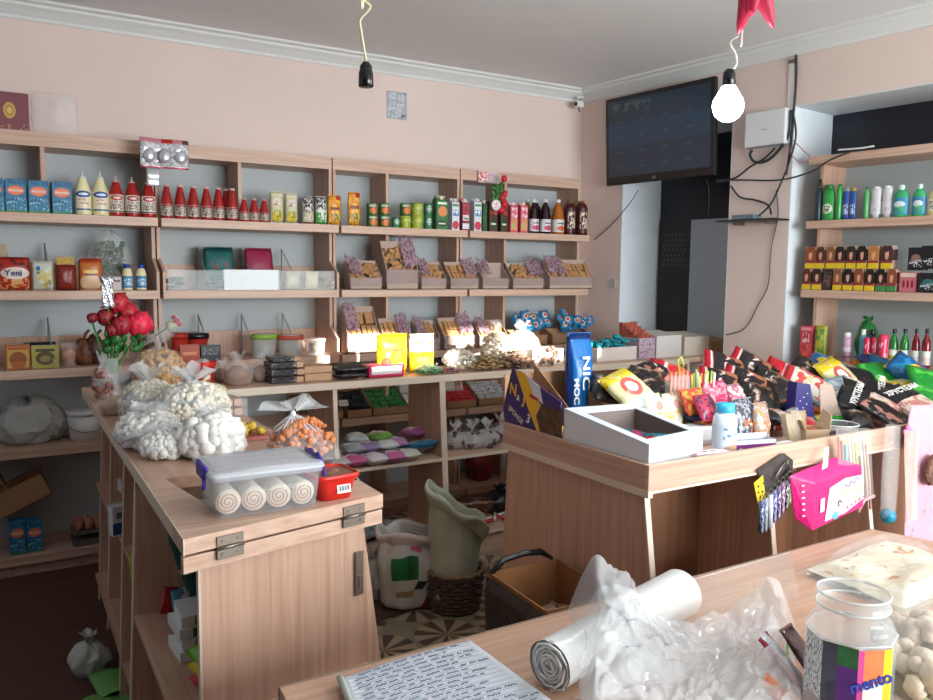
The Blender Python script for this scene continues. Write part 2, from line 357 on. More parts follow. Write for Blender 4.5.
# ================================================================== BACK SHELVING
YB, YFR, YBK = 4.46, 4.58, 4.83         # board front, frame front, back panel
ZS = [0.104, 0.646, 1.04, 1.43, 1.81]; ZTOP = 2.215; TB = 0.045
UX = [-0.22, 0.825, 1.835, 2.725, 3.735]
BACKP = mat('pale_grey_back_panel', '#b9c0c2', 0.7)
DIVX = [0.305, 1.29, 2.21, 3.10]
SU = []
wl = ['with detergent boxes and mayonnaise on top shelf, leftmost unit', 'with ketchup bottles and clear acrylic dividers, second unit', 'with stacked cans above and biscuit cartons below, third unit', 'with juice and dark bottles on top shelf, beside the corner']
for i in range(4):
    x0, x1 = UX[i], UX[i + 1] - 0.008
    u = thing('shelving_unit', 'tall beech wall shelving ' + wl[i], 'shelf', ((x0 + x1) / 2, YBK, 0), group='wall shelving units'); w = (x1 - x0) / 2; SU.append(u)
    fy, bf = YFR - YBK, YB - YBK
    for sx in (-1, 1):
        B().box(*( (-w, -w + .018) if sx < 0 else (w - .018, w)), fy, 0, 0, ZTOP - .07).obj('side_panel', WV, u)
    B().box(-w, w, fy, 0, ZTOP - .07, ZTOP).obj('top_rail', WH, u)
    B().box(-w + .018, w - .018, 0, .012, 0.02, ZTOP - .07).obj('back_panel', BACKP, u)
    dx = DIVX[i] - (x0 + x1) / 2
    B().box(dx - .02, dx, fy + .01, 0, ZS[4] if i < 2 else ZS[0], ZTOP - .07).obj('divider', WV, u)
    for k, z in enumerate(ZS):
        B().box(-w + .004, w - .004, bf, -.002, z - TB, z).obj('shelf', WH, u, bev=.002)
    B().box(-w, w, bf + .03, bf + .05, 0, ZS[0] - TB).obj('kickboard', WD, u)
    if i < 2:
        for k in (2, 3):
            z = ZS[k]
            for sx in (-1, 1):
                X = sx * (w - .012)
                B().prism([(X - .007, bf, z), (X - .007, bf, z + .10), (X - .007, fy, z + .17), (X - .007, fy, z)], (.014, 0, 0)).obj('tray_cheek', WV, u)
            B().box(-w + .03, w - .03, -.03, -.01, z, z + .14).obj('tray_back', WV, u)
            for j in range(1, 4) if i == 1 else (2,):
                X = -w + (j / 4) * 2 * w + .0
                p_ = B(); p_.prism([(X, bf + .01, z), (X, bf + .01, z + .03), (X, -.05, z + .24), (X, -.05, z)], (.004, 0, 0)); p_.obj('acrylic_divider', ACRY, u)
                p_ = B(); p_.tube([(X + .002, bf + .01, z + .03), (X + .002, -.05, z + .24), (X + .002, -.05, z)], .0035, 4); p_.obj('acrylic_rim', ACRE, u)
            if i == 1 and k == 3: B().box(-w + .03, w - .03, bf + .005, bf + .009, z, z + .11).obj('acrylic_front', ACRY, u)

# ================================================================== COUNTERS
# middle counter C, parallel to the back wall, open on both sides
ZCN = 1.0
def panelx(bld, x, t, yf_top, yf_bot, yb, z0, z1): bld.prism([(x, yf_bot, z0), (x, yf_top, z1), (x, yb, z1), (x, yb, z0)], (t, 0, 0))
c = thing('shop_counter', 'long beech counter with open cubbies running in front of the wall shelving', 'counter', (0, 0, 0))
yC0, yC1 = 3.65, 4.02; xC0, xC1 = 0.84, 4.03
B().prism([(xC0, yC0, ZCN), (4.053, 3.69, ZCN), (4.022, 4.02, ZCN), (xC0, 4.02, ZCN)], (0, 0, -.032)).obj('worktop', [WH], c, bev=.002)
B().box(xC0, 3.9, yC0 - .004, yC0, ZCN - .035, ZCN).obj('edge_strip', EDGE, c)
for x in (0.945, 1.46, 2.06, 2.74, 3.42, 3.9):
    b = B(); panelx(b, x, .03 if x == 2.06 else .018, yC0 + .01, yC0 - .07, yC1, 0, ZCN - .032); b.obj('partition', WV, c)
    b = B(); b.prism([(x - .002, yC0 - .072, 0), (x - .002, yC0 + .008, ZCN - .032), (x - .002, yC0 + .011, ZCN - .032), (x - .002, yC0 - .069, 0)], (.034 if x == 2.06 else .022, 0, 0)); b.obj('edge_strip', EDGE, c)
for z, yy in ((0.56, yC0 - .02), (0.13, yC0 - .055)):
    for x0, x1 in ((.963, 1.46), (1.478, 2.06), (2.09, 2.74), (2.758, 3.42), (3.438, 3.9)):
        B().box(x0, x1, yy, yC1, z - .018, z).obj('shelf', WH, c)
        B().box(x0, x1, yy - .003, yy, z - .018, z).obj('edge_strip', EDGE, c)
B().box(.963, 3.9, yC0 - .035, yC0 - .02, 0, .11).obj('kickboard', WH, c)
# counter A (left island) : its end faces the camera, its top is hinged at that end
A = [oz(82, 388, 1.0), oz(183, 540, 1.0), oz(383, 494, 1.0)]
a0 = Vector((A[0].x, 4.0, 1)); a1 = Vector((.331, 1.646, 1)); a2 = Vector((.829, 1.753, 1)); a3 = Vector((.84, 4.0, 1))
ca = thing('shop_counter', 'narrow beech counter with a hinged lid, white bags and a food box on top', 'counter', (0, 0, 0))
b = B(); cut = [.372, .665, 2.06, 2.18]     # well in the top
def zz(p, z): return (p[0], p[1], z)
T = .034
# worktop as a frame around the open well
lx = lambda y: a1.x + (a0.x - a1.x) * (y - a1.y) / (a0.y - a1.y)
b.prism([(lx(2.17), 2.17, 1), (.838, 2.17, 1), (.838, 4.02, 1), (lx(4.02), 4.02, 1)], (0, 0, -T))
b.obj('worktop', WD, ca, bev=.002)
b = B(); b.prism([(lx(2.17), 2.17, 1), (lx(2.17) + .05, 2.17, 1), (.44, 1.83, 1), (.835, 1.91, 1), (.835, 2.17, 1), (.838, 2.17, 1), (a2.x, a2.y, 1), (a1.x, a1.y, 1)], (0, 0, -T)); b.obj('lid', WH, ca, bev=.002)
b = B(); b.prism([(.40, 2.17, .93), (.835, 2.17, .93), (.83, 1.88, .93), (.40, 1.80, .93)], (0, 0, -.01)); b.obj('well_bottom', mat('grey_board', '#8d8478', .8), ca)
b = B(); b.prism([(lx(1.8) - .003, a1.y, 1.001), (lx(1.8) + .0, a1.y, 1.001), (lx(4), 3.99, 1.001), (lx(4) - .003, 3.99, 1.001)], (0, 0, -.036)); b.obj('edge_strip', EDGE, ca)
# apron under the lid, then the end panel (widening downwards) and the sides
b = B(); b.prism([(a1.x + .0, a1.y + .004, .96), (a2.x, a2.y + .004, .96), (a2.x + .003, a2.y + .03, .96), (a1.x, a1.y + .03, .96)], (0, 0, -.035)); b.obj('apron', WH, ca, bev=.002)
b = B(); b.prism([(.374, 1.70, .925), (.79, 1.785, .925), (.92, 1.81, 0), (.374, 1.70, 0)], (0, .02, 0)); b.obj('end_panel', WV, ca)
b = B(); b.prism([(.371, 1.70, .925), (.376, 1.70, .925), (.376, 1.70, 0), (.371, 1.70, 0)], (0, .02, 0)); b.obj('edge_strip', EDGE, ca)
b = B()
b.prism([(.79, 1.80, .96), (.92, 1.83, 0), (.92, 3.5, 0), (.80, 3.5, .96)], (-.018, 0, 0)); b.obj('side_panel', WV, ca)
for y in (2.37, 3.0, 3.62, 3.975):
    lx0 = lx; q_ = 0 if y < 2.5 else (.05 if y < 3.2 else .075)
    lx = (lambda f, k: (lambda y: f(y) + k))(lx0, q_)
    b = B(); b.prism([(lx(y) + .01, y, .965), (.785, y, .965), (.88, y, 0), (lx(y) - .035, y, 0)], (0, .018, 0)); b.obj('partition', WV, ca)
    b = B(); b.prism([(lx(y) + .006, y - .001, .965), (lx(y) + .01, y - .001, .965), (lx(y) - .035, y - .001, 0), (lx(y) - .039, y - .001, 0)], (0, .02, 0)); b.obj('edge_strip', EDGE, ca); lx = lx0
for z in (.56, .13):
    for y0, y1 in ((1.725, 2.37), (2.388, 3.0), (3.018, 3.62), (3.638, 3.975)):
        k = .04 * (1 - z) ; k -= 0 if y0 < 2.3 else .05; b = B(); b.prism([(lx(y0) - k + .01, y0, z), (.80, y0, z), (.80, y1, z), (lx(y1) - k + .01, y1, z)], (0, 0, -.018)); b.obj('shelf', WD, ca)
# hinges and latch
for u in (223, 348):
    k = (u - 183) / 200; P = a1.lerp(a2, k); an = math.atan2(a2.y - a1.y, a2.x - a1.x)
    h = B(); h.box(-.03, .03, -.004, 0, .002, .022); h.box(-.03, .03, -.004, 0, -.028, -.006); h.tube([(-.03, -.005, -.003), (.03, -.005, -.003)], .004, 8)
    for sx in (-.018, .018):
        for z in (.012, -.017): h.box(sx - .003, sx + .003, -.006, 0, z - .003, z + .003)
    h.obj('hinge', STEEL, ca, 'dull brass hinge', loc=(P.x, P.y - .001, .968), rot=(0, 0, an))
p = oy(359, 573, 1.775); h = B(); h.box(-.011, .011, -.004, 0, -.055, .055); h.box(-.004, .004, -.007, 0, -.035, -.005); h.obj('latch_plate', STEEL, ca, 'tall narrow steel plate', loc=(p.x, 1.775, p.z), rot=(0, 0, .2))
# counter B (right island) : raised rim, panels widening downwards
cb = thing('shop_counter', 'wide beech counter with a raised rim, heaped with snacks and sweets', 'counter', (0, 0, 0))
bx0, by0, by1, bx1 = 1.615, 1.645, 2.375, 3.95
ZB = 0.955
b = B(); b.box(bx0 + .01, bx1, by0 + .01, by1, ZB - .03, ZB - .01); b.obj('worktop', WH, cb)
for nm, a in (('front_rim', (bx0, bx1, by0, by0 + .018, .925, 1.0)), ('back_rim', (bx0 + .018, bx1, by1, by1 + .018, .925, .985)), ('side_rim', (bx0, bx0 + .018, by0 + .018, by1 + .018, .925, 1.0))):
    b = B(); b.box(*a); b.obj(nm, WD if nm == 'side_rim' else WH, cb, bev=.002)
b = B(); b.box(bx0 - .004, bx0 + .014, by0 - .004, by1 + .018, .905, .925); b.box(bx0 + .014, bx1, by0 - .004, by0 + .014, .917, .925); b.obj('edge_strip', EDGE, cb)
b = B(); b.prism([(bx0 + .012, by0 + .03, .905), (bx0 + .012, by1, .905), (bx0 + .012, by1 + .06, 0), (bx0 + .012, by0 - .11, 0)], (.018, 0, 0)); b.obj('end_panel', WV, cb)
b = B(); b.prism([(bx0 + .011, by0 + .027, .91), (bx0 + .011, by0 + .032, .91), (bx0 + .011, by0 - .108, 0), (bx0 + .011, by0 - .113, 0)], (.02, 0, 0)); b.obj('edge_strip', EDGE, cb)
for u, v in ((770, 535), (868, 500)):
    x = oy(u, v, by0).x; b = B(); b.prism([(x, by0 + .03, .93), (x, by0 + .3, .93), (x, by0 + .3, 0), (x, by0 - .11, 0)], (.018, 0, 0)); b.obj('partition', WV, cb)
    b = B(); b.prism([(x - .001, by0 + .027, .93), (x - .001, by0 + .032, .93), (x - .001, by0 - .108, 0), (x - .001, by0 - .113, 0)], (.02, 0, 0)); b.obj('edge_strip', EDGE, cb)
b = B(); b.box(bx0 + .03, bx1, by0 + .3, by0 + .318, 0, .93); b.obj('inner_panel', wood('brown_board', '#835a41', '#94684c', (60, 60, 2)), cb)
# table T in the foreground
ct = thing('shop_table', 'beech topped table in the foreground with notebook, jar and plastic bags', 'table', (0, 0, 0)); ZTB = .78
t0 = oz(279, 687, ZTB); t1 = oz(872, 529, ZTB)
b = B(); b.prism([(t0.x, t0.y, ZTB), (t1.x, t1.y, ZTB), (2.62, .45, ZTB), (.36, .3, ZTB)], (0, 0, -.03)); b.obj('tabletop', [wood('beech_table', '#bb937a', '#d2ad94', (2.2, 55, 60), .3)], ct, bev=.002)
b = B(); b.prism([(t0.x - .001, t0.y + .002, ZTB + .0005), (t1.x, t1.y + .002, ZTB + .0005), (t1.x, t1.y - .004, ZTB + .0005), (t0.x - .001, t0.y - .004, ZTB + .0005)], (0, 0, -.031)); b.obj('edge_strip', mat('dark_edge_band', '#8d7a68', .5), ct)
b = B(); b.box(t0.x + .03, t1.x - .03, t0.y - .05, t0.y - .03, .0, ZTB - .03); b.obj('front_panel', WV, ct)
for x, y in ((.42, .4), (2.5, .5), (2.25, 1.25)): B().box(x - .025, x + .025, y - .025, y + .025, 0, ZTB - .03).obj('leg', WV, ct)

# right-hand shelving in the niche
cs = thing('shelving_unit', 'beech shelving in the wall niche holding shampoo and hair dye', 'shelf', W0, TH)
s0 = 1.855
for z in (2.225, 1.858, 1.46, 1.06): 
    B().box(s0 if z > 1.5 or z < 1.2 else s0 - .012, 3.2, 0.0, .3, z - .045, z).obj('top_rail' if z > 2 else 'shelf', WH, cs, bev=.002)
B().box(s0 + .04, s0 + .06, .06, .3, 0, 2.18).obj('side_panel', WV, cs)
B().box(s0 + .06, 3.2, .3, .31, 0, 2.2).obj('back_panel', mat('pale_panel', '#aab2b2', .7), cs)
# ================================================================== GOODS: helpers
NAVY = mat('navy_print', '#1c2a6b', .4); WHT = mat('white_print', '#f0efe9', .5); YEL = mat('yellow_print', '#f2c72c', .4); REDP = mat('red_print', '#c8202a', .4); BLK = mat('black_print', '#17161a', .4)
DRED = mat('dark_red_print', '#7d1620', .4); GRNP = mat('green_print', '#2d8a3a', .4)
def slot(u1, u2, vt, zb, y):
    um = (u1 + u2) / 2; x1 = oy(u1, 300, y).x; x2 = oy(u2, 300, y).x
    # refine with the base row
    return (x1 + x2) / 2, x2 - x1, oy(um, vt, y).z - zb
def first(fn, cache={}):
    pass
def carton(name, label, cat, w, d, h, m, loc=(0, 0, 0), rz=0.0, group=None, side=None, gable=0.0, txt=None, rot=None):
    """printed box: body, closing flap line, printed lettering"""
    t = thing(name, label, cat, loc, rz, group, rot)
    bo = B().box(-w / 2, w / 2, 0, d, 0, h).obj('body', m, t, bev=min(w, d, h) * .03)
    if gable:
        b = B(); b.prism([(-w / 2, 0, h), (-w / 2, d, h), (-w / 2, d / 2 + .003, h + gable), (-w / 2, d / 2 - .003, h + gable)], (w, 0, 0)); b.box(-w / 2, w / 2, d / 2 - .002, d / 2 + .002, h + gable, h + gable + .012); b.obj('gable_top', side or m, t)
    else:
        B().box(-w / 2 + .002, w / 2 - .002, d * .48, d * .52, h, h + .0008).obj('closing_flap', side or WHT, t)
    if txt: text(txt[0], txt[1], txt[2], bo, (0, -.0015, h * txt[3]), sx=txt[4] if len(txt) > 4 else 1)
    return t
def bottle(name, label, cat, h, r, bodym, capm, labm=None, loc=(0, 0, 0), group=None, prof=None, cap=(.34, .08), lab=(.12, .5), sy=1.0, rz=0.0, txt=None, nozzle=False):
    t = thing(name, label, cat, loc, rz, group)
    prof = prof or [(.85, 0), (1, .03), (1, .55), (.9, .68), (.5, .82), (.32, .88), (.32, .93)]
    P = [(a * r, z * h) for a, z in prof]; b = B(); b.lathe([(0.001, 0)] + P, 18, sy=sy); bo = b.obj('body', bodym, t)
    cr, chh = cap; z0 = P[-1][1] - .004
    b = B()
    if nozzle: b.lathe([(cr * r * 1.1, z0), (cr * r * 1.1, z0 + h * .04), (cr * r * .5, z0 + h * .05), (cr * r * .2, z0 + h * (chh + .05))], 12)
    else: b.lathe([(cr * r * 1.05, z0), (cr * r * 1.1, z0 + .002), (cr * r * 1.05, z0 + h * chh), (cr * r * .9, z0 + h * chh + .002)], 14, sy=sy if cr > .6 else 1)
    b.obj('cap', capm, t)
    if labm:
        b = B(); b.lathe([(r * 1.012, h * lab[0]), (r * 1.012, h * lab[1])], 18, sy=sy, cap=False); b.obj('label', labm, bo)
    if txt: text(txt[0], txt[1], txt[2], t, (0, -r * sy * 1.02 - .001, h * txt[3]))
    return t
def pouch(name, label, cat, w, h, t_, m, loc=(0, 0, 0), rz=0.0, group=None, rot=None, seed=0, txt=None, wr=.12, crimp=.07, seam=None, M=None):
    t = thing(name, label, cat, loc, rz, group, rot)
    b = B(); b.pouch(w, h, t_, crimp, seed, wr); bo = b.obj('pack', m, t)
    for z in (0.0, h - h * crimp * .6):
        s = B(); s.box(-w / 2 * .95, w / 2 * .95, -.0012, .0012, z, z + h * crimp * .6); s.obj('crimped_seam', seam or m, t)
    for q in (txt if isinstance(txt, list) else [txt] if txt else []):
        text(q[0], q[1], q[2], bo, (q[5] if len(q) > 5 else 0, -t_ * .56 - .001, h * q[3]), sx=q[4] if len(q) > 4 else 1)
    return t
ZR = {1: 1.8115, 2: 1.4315, 3: 1.0415, 4: .6475, 5: .1055}
# ================================================================== TOP OF SHELVING
x, w, h = slot(-14, 37, 92, ZTOP, 4.6)
g = carton('gift_box', 'flat maroon gift box with a gold seal on top of the shelving', 'box', w, .10, h, pm('maroon_card', '#7d3f4a', [('e', .62, .52, .24, .42, '#c9a24a'), ('e', .62, .52, .17, .3, '#a8843a'), ('e', .62, .52, .1, .18, '#d4b566'), ('n', .5, .12, .98, .18, '#b08f58', 14, .6)], .35), (x, 4.60, ZTOP))
x, w, h = slot(40, 86, 92, ZTOP, 4.6)
t = thing('plastic_bag', 'empty crumpled clear plastic bag on top of the shelving', 'bag', (x, 4.66, ZTOP), group=None)
b = B(); b.pouch(w, h, .1, .03, 4, .5, 16); b.obj('film', CLEAR, t)
# hanging blister strips
BL = pm('blister_strip', '#b9b9bd', [('n', .5, .5, 1, 1, '#ececf0', 9, .52), ('r', .5, .93, 1, .16, '#d98a98'), ('r', .55, .93, .22, .16, '#cc2a2a'), ('r', .93, .93, .14, .16, '#5a3a3a'), ('r', .5, .03, 1, .05, '#c03050')], .2, metal=.2)
def strip(u0, v0, u1, v1, y, label, seed):
    p = oy(u0, v0, y); q = oy(u1, v0, y); r = oy(u0, v1, y); w_, h_ = q.x - p.x, p.z - r.z
    t = thing('hanging_blister_strip', label, 'packaging', ((p.x + q.x) / 2, y, r.z), group='hanging strips')
    b = B(); b.grid(lambda a, c: ((a - .5) * w_, -.012 - .01 * math.sin(a * 9 + seed) + .008 * math.sin(c * 7), c * h_), 14, 10); b.obj('strip', BL, t, solid=.001)
    return t, w_, h_
t, w_, h_ = strip(139, 137, 188, 167, 4.44, 'torn silver and pink blister strip hanging from shelving top rail', 1)
for i in range(3):
    b = B(); b.ell((0, 0, 0), (w_ * .13, .012, h_ * .26), 12); b.obj('blister', mat('silver_blister', '#c2c3c8', .2, metal=.4), t, loc=((i - 1) * w_ * .32, -.022, h_ * .42))
p = oy(146, 166, 4.44); q = oy(160, 185, 4.44)
b = B(); b.grid(lambda a, c: ((a - .5) * (q.x - p.x), .004 * math.sin(c * 8), (1 - c) * (p.z - q.z) * -1 + (p.z - q.z) * 0), 6, 6)
b.obj('dangling_blister', mat('silver_blister', '#c2c3c8'), t, loc=((p.x + q.x) / 2 - t.location.x, -.01, 0), solid=.001)
x, w, h = slot(487, 508, 169, oy(497, 181, 4.44).z, 4.44); z = oy(497, 181, 4.44).z
t = thing('hanging_tag', 'small pink and white printed tag pinned to the top rail', 'tag', (x, 4.572, z)); b = B(); b.grid(lambda a, c: ((a - .5) * w, -.004 - .003 * math.sin(a * 6), c * h), 8, 4); b.obj('card', pm('tag_print', '#e9d5d2', [('n', .3, .5, .6, .8, '#d04a50', 6, .5), ('n', .7, .5, .5, .8, '#c8b8c8', 7, .5)]), t, solid=.001)
# hanging ornament of artificial roses near the juices
z = ZR[1] + .0; x = oy(498, 213, 4.475).x; z0_ = oy(498, 213, 4.475).z - ZR[1]
t = thing('artificial_roses', 'small artificial red roses and pink disc hanging before the juice cartons', 'decoration', (x, 4.474, z))
s = 1 / 140 * 1.0
b = B(); b.lathe([(.001, -.006), (.034, -.006), (.036, 0), (.034, .004), (.001, .004)], 20, M=Matrix.Rotation(PI / 2, 4, 'X')); b.obj('disc', pm('rose_disc', '#efe6e6', [('e', .5, .5, .5, .5, '#d8707c'), ('n', .5, .5, .6, .5, '#f4eeee', 6, .5)]), t, loc=(-.02, -.005, .05))
b = B(); b.tube([(.03, 0, .0), (.035, 0, .1), (.02, 0, .2)], .004); b.tube([(.03, 0, .02), (.0, 0, .1), (-.03, 0, .19)], .005); b.tube([(.04, 0, 0), (.06, 0, .08), (.05, 0, .14)], .004)
for i in range(9): b.ell((-.035 + (i % 3) * .03, .002, .09 + i * .012), (.012, .004, .022), 8, Matrix.Rotation(i * .8, 3, 'Y'))
b.obj('stems', GREEN, t)
for i, (a, c, r_) in enumerate(((.045, .225, .022), (.055, .13, .02), (.03, .10, .024), (.05, .06, .026), (.03, .02, .026))):
    b = B(); b.ell((0, 0, 0), (r_, r_ * .8, r_), 10, amp=.5, fr=30, seed=i); b.obj('rose', mat('rose_red', '#d8203a', .5, var=.3, vs=60), t, loc=(a, 0, c))

for ch in [k for k in COL.objects if k.parent == t]: ch.location.z += z0_
b = B(); b.tube([(.03, 0, 0), (.03, 0, z0_ + .01)], .003); b.obj('wire_foot', GREEN, t)

# ================================================================== ROW 1 (detergent ... dark bottles)
y = 4.49
DET = pm('detergent_print', '#2b7ba0', [('n', .5, .28, 1, .5, '#9cc6d6', 9, .6), ('n', .5, .3, 1, .5, '#1b4f7a', 7, .6), ('e', .5, .66, .82, .30, '#e2734c'), ('e', .5, .66, .7, .2, '#ef8f6c'), ('r', .5, .03, 1, .07, '#3b8a55'), ('n', .5, .92, 1, .15, '#1c5b86', 6, .5)], .45)
d0 = None
for i, (u1, u2) in enumerate(((-13, 9), (10, 31), (32, 54), (55, 77))):
    x, w, h = slot(u1, u2, 178 + i * 1.2, ZR[1], y)
    if d0 is None:
        d0 = carton('detergent_box', '', 'box', w * .97, .10, h, DET, group='blue detergent boxes on the top shelf', side=mat('teal_card', '#24688c', .5)); dw = w
        text('Persil'[:0] + 'Automat', .017, WHT, d0, (0, -.0015, h * .66)); o = d0
    else: o = dup(d0)
    o.location = (x, y, ZR[1]); o['label'] = 'blue detergent box on the top shelf, ' + ('cut by the left edge' if i == 0 else 'next to the first mayonnaise bottle' if i == 3 else ('second' if i == 1 else 'third') + ' box from the left')
# mayonnaise squeeze bottles
MAY = mat('mayonnaise_bottle', '#eadfae', .3)
MLB = pm('mayo_label', '#eadfae', [('r', .5, .35, .8, .6, '#e8ddc4'), ('n', .5, .45, .6, .3, '#c87a50', 10, .55), ('e', .5, .8, .85, .32, '#1d4f9c'), ('e', .5, .8, .6, .12, '#e8ecf4'), ('r', .5, .06, .9, .08, '#2d6a8c')])
m0 = bottle('mayonnaise_bottle', 'pale yellow mayonnaise squeeze bottle with a blue oval, beside the detergent boxes', 'bottle', .215, .04, MAY, mat('frosted_nozzle', '#dfe3dc', .3), MLB, group='mayonnaise squeeze bottles', prof=[(.95, 0), (1, .03), (1, .48), (.9, .6), (.45, .85), (.4, .88)], nozzle=True, cap=(.42, .14), lab=(.1, .58))
m1 = dup(m0, label='pale yellow mayonnaise squeeze bottle with a blue oval, beside the first ketchup')
for o, (u1, u2) in zip((m0, m1), ((79, 96), (97, 113))):
    x, w, h = slot(u1, u2, 162, ZR[1], y); o.location = (x, y + .045, ZR[1])
KET = mat('ketchup_red', '#a3201c', .25)
KLB = pm('ketchup_label', '#d8cfc0', [('e', .5, .82, .8, .3, '#b02028'), ('e', .5, .82, .55, .12, '#e8d8d0'), ('n', .5, .4, .8, .45, '#5a3030', 14, .52), ('r', .5, .06, 1, .07, '#3a1c1c')])
k0 = bottle('ketchup_bottle', '', 'bottle', .2, .036, KET, mat('pink_nozzle', '#d8b8b0', .3), KLB, group='large ketchup squeeze bottles', prof=[(.95, 0), (1, .03), (1, .48), (.9, .6), (.5, .85), (.45, .88)], nozzle=True, cap=(.42, .13), lab=(.1, .55))
for i, (u1, u2) in enumerate(((113, 128), (129, 144), (145, 160))):
    o = k0 if i == 0 else dup(k0); x, w, h = slot(u1, u2, 163, ZR[1], y); o.location = (x, y + .04, ZR[1])
    o['label'] = 'large red ketchup squeeze bottle, ' + ('next to the mayonnaise bottles', 'between two others of its kind', 'under the hanging silver strip')[i]
k1 = bottle('ketchup_bottle', '', 'bottle', .185, .03, KET, mat('pink_nozzle', '#d8b8b0'), pm('ketchup_label_small', '#cfc4b4', [('n', .5, .45, .9, .8, '#4a2a2a', 12, .5), ('r', .5, .9, .9, .15, '#a02028')]), group='slim ketchup bottles', cap=(.5, .05), prof=[(.95, 0), (1, .03), (1, .42), (.9, .55), (.5, .85), (.4, .93)], lab=(.08, .4))
for i, (u1, u2, back) in enumerate(((164, 177, 0), (178, 190, 0), (191, 203, 0), (204, 216, 0), (216, 228, 0), (227, 237, .05), (229, 242, 0))):
    o = k1 if i == 0 else dup(k1); x, w, h = slot(u1, u2, 180, ZR[1], y); o.location = (x, y + .035 + back, ZR[1])
    o['label'] = 'slim red ketchup bottle, ' + ('first after the gap beside the three large ones', 'second of its row from the left', 'third of its row from the left', 'fourth of its row from the left', 'fifth of its row from the left', 'standing half hidden behind the last one', 'last before the shorter bottles')[i]
for i, (u1, u2) in enumerate(((242, 252), (252, 262), (262, 272))):
    o = dup(k1, sc=(.85, .85, .72)); x, w, h = slot(u1, u2, 193, ZR[1], y); o.location = (x, y + .03, ZR[1]); o['label'] = 'short red sauce bottle, ' + ('beside the slim ketchup bottles', 'middle of three', 'beside the pale mayonnaise pouches')[i]; o['group'] = 'short sauce bottles'
# stand-up pouches
PCH = {'pale': pm('pouch_pale', '#cfc79c', [('r', .5, .92, 1, .14, '#d9d4b4'), ('e', .5, .66, .8, .24, '#d8d2c2'), ('n', .5, .62, .5, .14, '#b05050', 9, .5), ('e', .5, .22, .8, .35, '#d8b72c'), ('n', .5, .22, .8, .35, '#5a8a3a', 7, .55)]),
       'dark': pm('pouch_dark', '#cfd0c8', [('n', .5, .7, .9, .6, '#3a2c30', 8, .48), ('n', .5, .25, .9, .5, '#b9a87c', 9, .5), ('r', .5, .03, 1, .08, '#7a2a2a')]),
       'green': pm('pouch_green', '#cfd4cc', [('n', .5, .75, .9, .45, '#30303a', 8, .48), ('r', .5, .22, .9, .4, '#3d9a3c'), ('n', .5, .3, .8, .4, '#e8e8e0', 8, .55)]),
       'orange': pm('pouch_orange', '#e2902c', [('n', .5, .5, .9, .9, '#f0c040', 6, .52), ('r', .8, .92, .4, .15, '#c82020'), ('n', .5, .2, .9, .35, '#3c7a3a', 7, .52), ('r', .5, .55, .7, .1, '#8a3a1a')])}
for i, (u1, u2, vt, k, lb) in enumerate(((272, 286, 191, 'pale', 'pale green sauce pouch with a red script, beside the short bottles'), (287, 300, 193, 'pale', 'pale green sauce pouch with a red script, second one'), (304, 316, 196, 'dark', 'dark and cream printed pouch on the top shelf'), (317, 329, 196, 'green', 'green and dark printed pouch on the top shelf'), (329, 343, 195, 'orange', 'orange pouch with red corner, left of the shelf joint'), (349, 362, 192, 'orange', 'orange pouch with red corner, right of the shelf joint'))):
    x, w, h = slot(u1, u2, vt, ZR[1], y); pouch('sauce_pouch', lb, 'pouch', w * .95, h, .03, PCH[k], (x, y + .02, ZR[1]), group='sauce pouches on the top shelf', seed=i, crimp=.05)
# cans
def can(label, x, z, r, h, m, group='stacked tin cans'):
    t = thing('tin_can', label, 'can', (x, y + .035, z), group=group)
    B().lathe([(r * .96, 0), (r, .003), (r, h - .003), (r * .96, h)], 18).obj('body', m, t)
    B().lathe([(r * .9, h), (r * .97, h), (r * .97, h + .003), (r * .9, h + .003)], 18).obj('rim', STEEL, t); return t
CG = pm('can_green_orange', '#2c6a34', [('e', .5, .4, .8, .6, '#d8773a'), ('r', .5, .82, .8, .2, '#d8dcc8'), ('n', .5, .8, .6, .2, '#2c6a34', 8, .5)]); CLM = pm('can_lime', '#a9b63a', [('r', .5, .6, 1, .3, '#c8cc70'), ('n', .5, .5, 1, .6, '#6a8a2a', 6, .55)]); CS = pm('can_green', '#2f7a50', [('e', .5, .6, .7, .5, '#dfe8dc'), ('n', .5, .6, .6, .4, '#2f6a44', 8, .5)])
for u1, u2, n, m, nm in ((369, 380, 2, CG, 'green and orange'), (381, 392, 2, CG, 'green and orange'), (394, 402, 1, CS, 'small dark green'), (402, 413, 2, CLM, 'lime and white'), (413, 425, 2, CLM, 'lime'), (426, 434, 2, CS, 'slim green')):
    x, w, h = slot(u1, u2, 203 if n == 2 else 217, ZR[1], y)
    for k in range(n):
        mm = CG if (k == 1 and u1 == 402) else m
        can('%s tin can, %s, in the stack at the %s' % (nm, ('upper' if k else 'lower') if n == 2 else 'single', {369: 'orange pouch side', 381: 'gap before the small can', 394: 'shelf divider', 402: 'right of the small can', 413: 'middle of the lime stacks', 426: 'side of the green carton'}[u1]), x, ZR[1] + k * (h / n), w * .45, h / n - .003, mm)
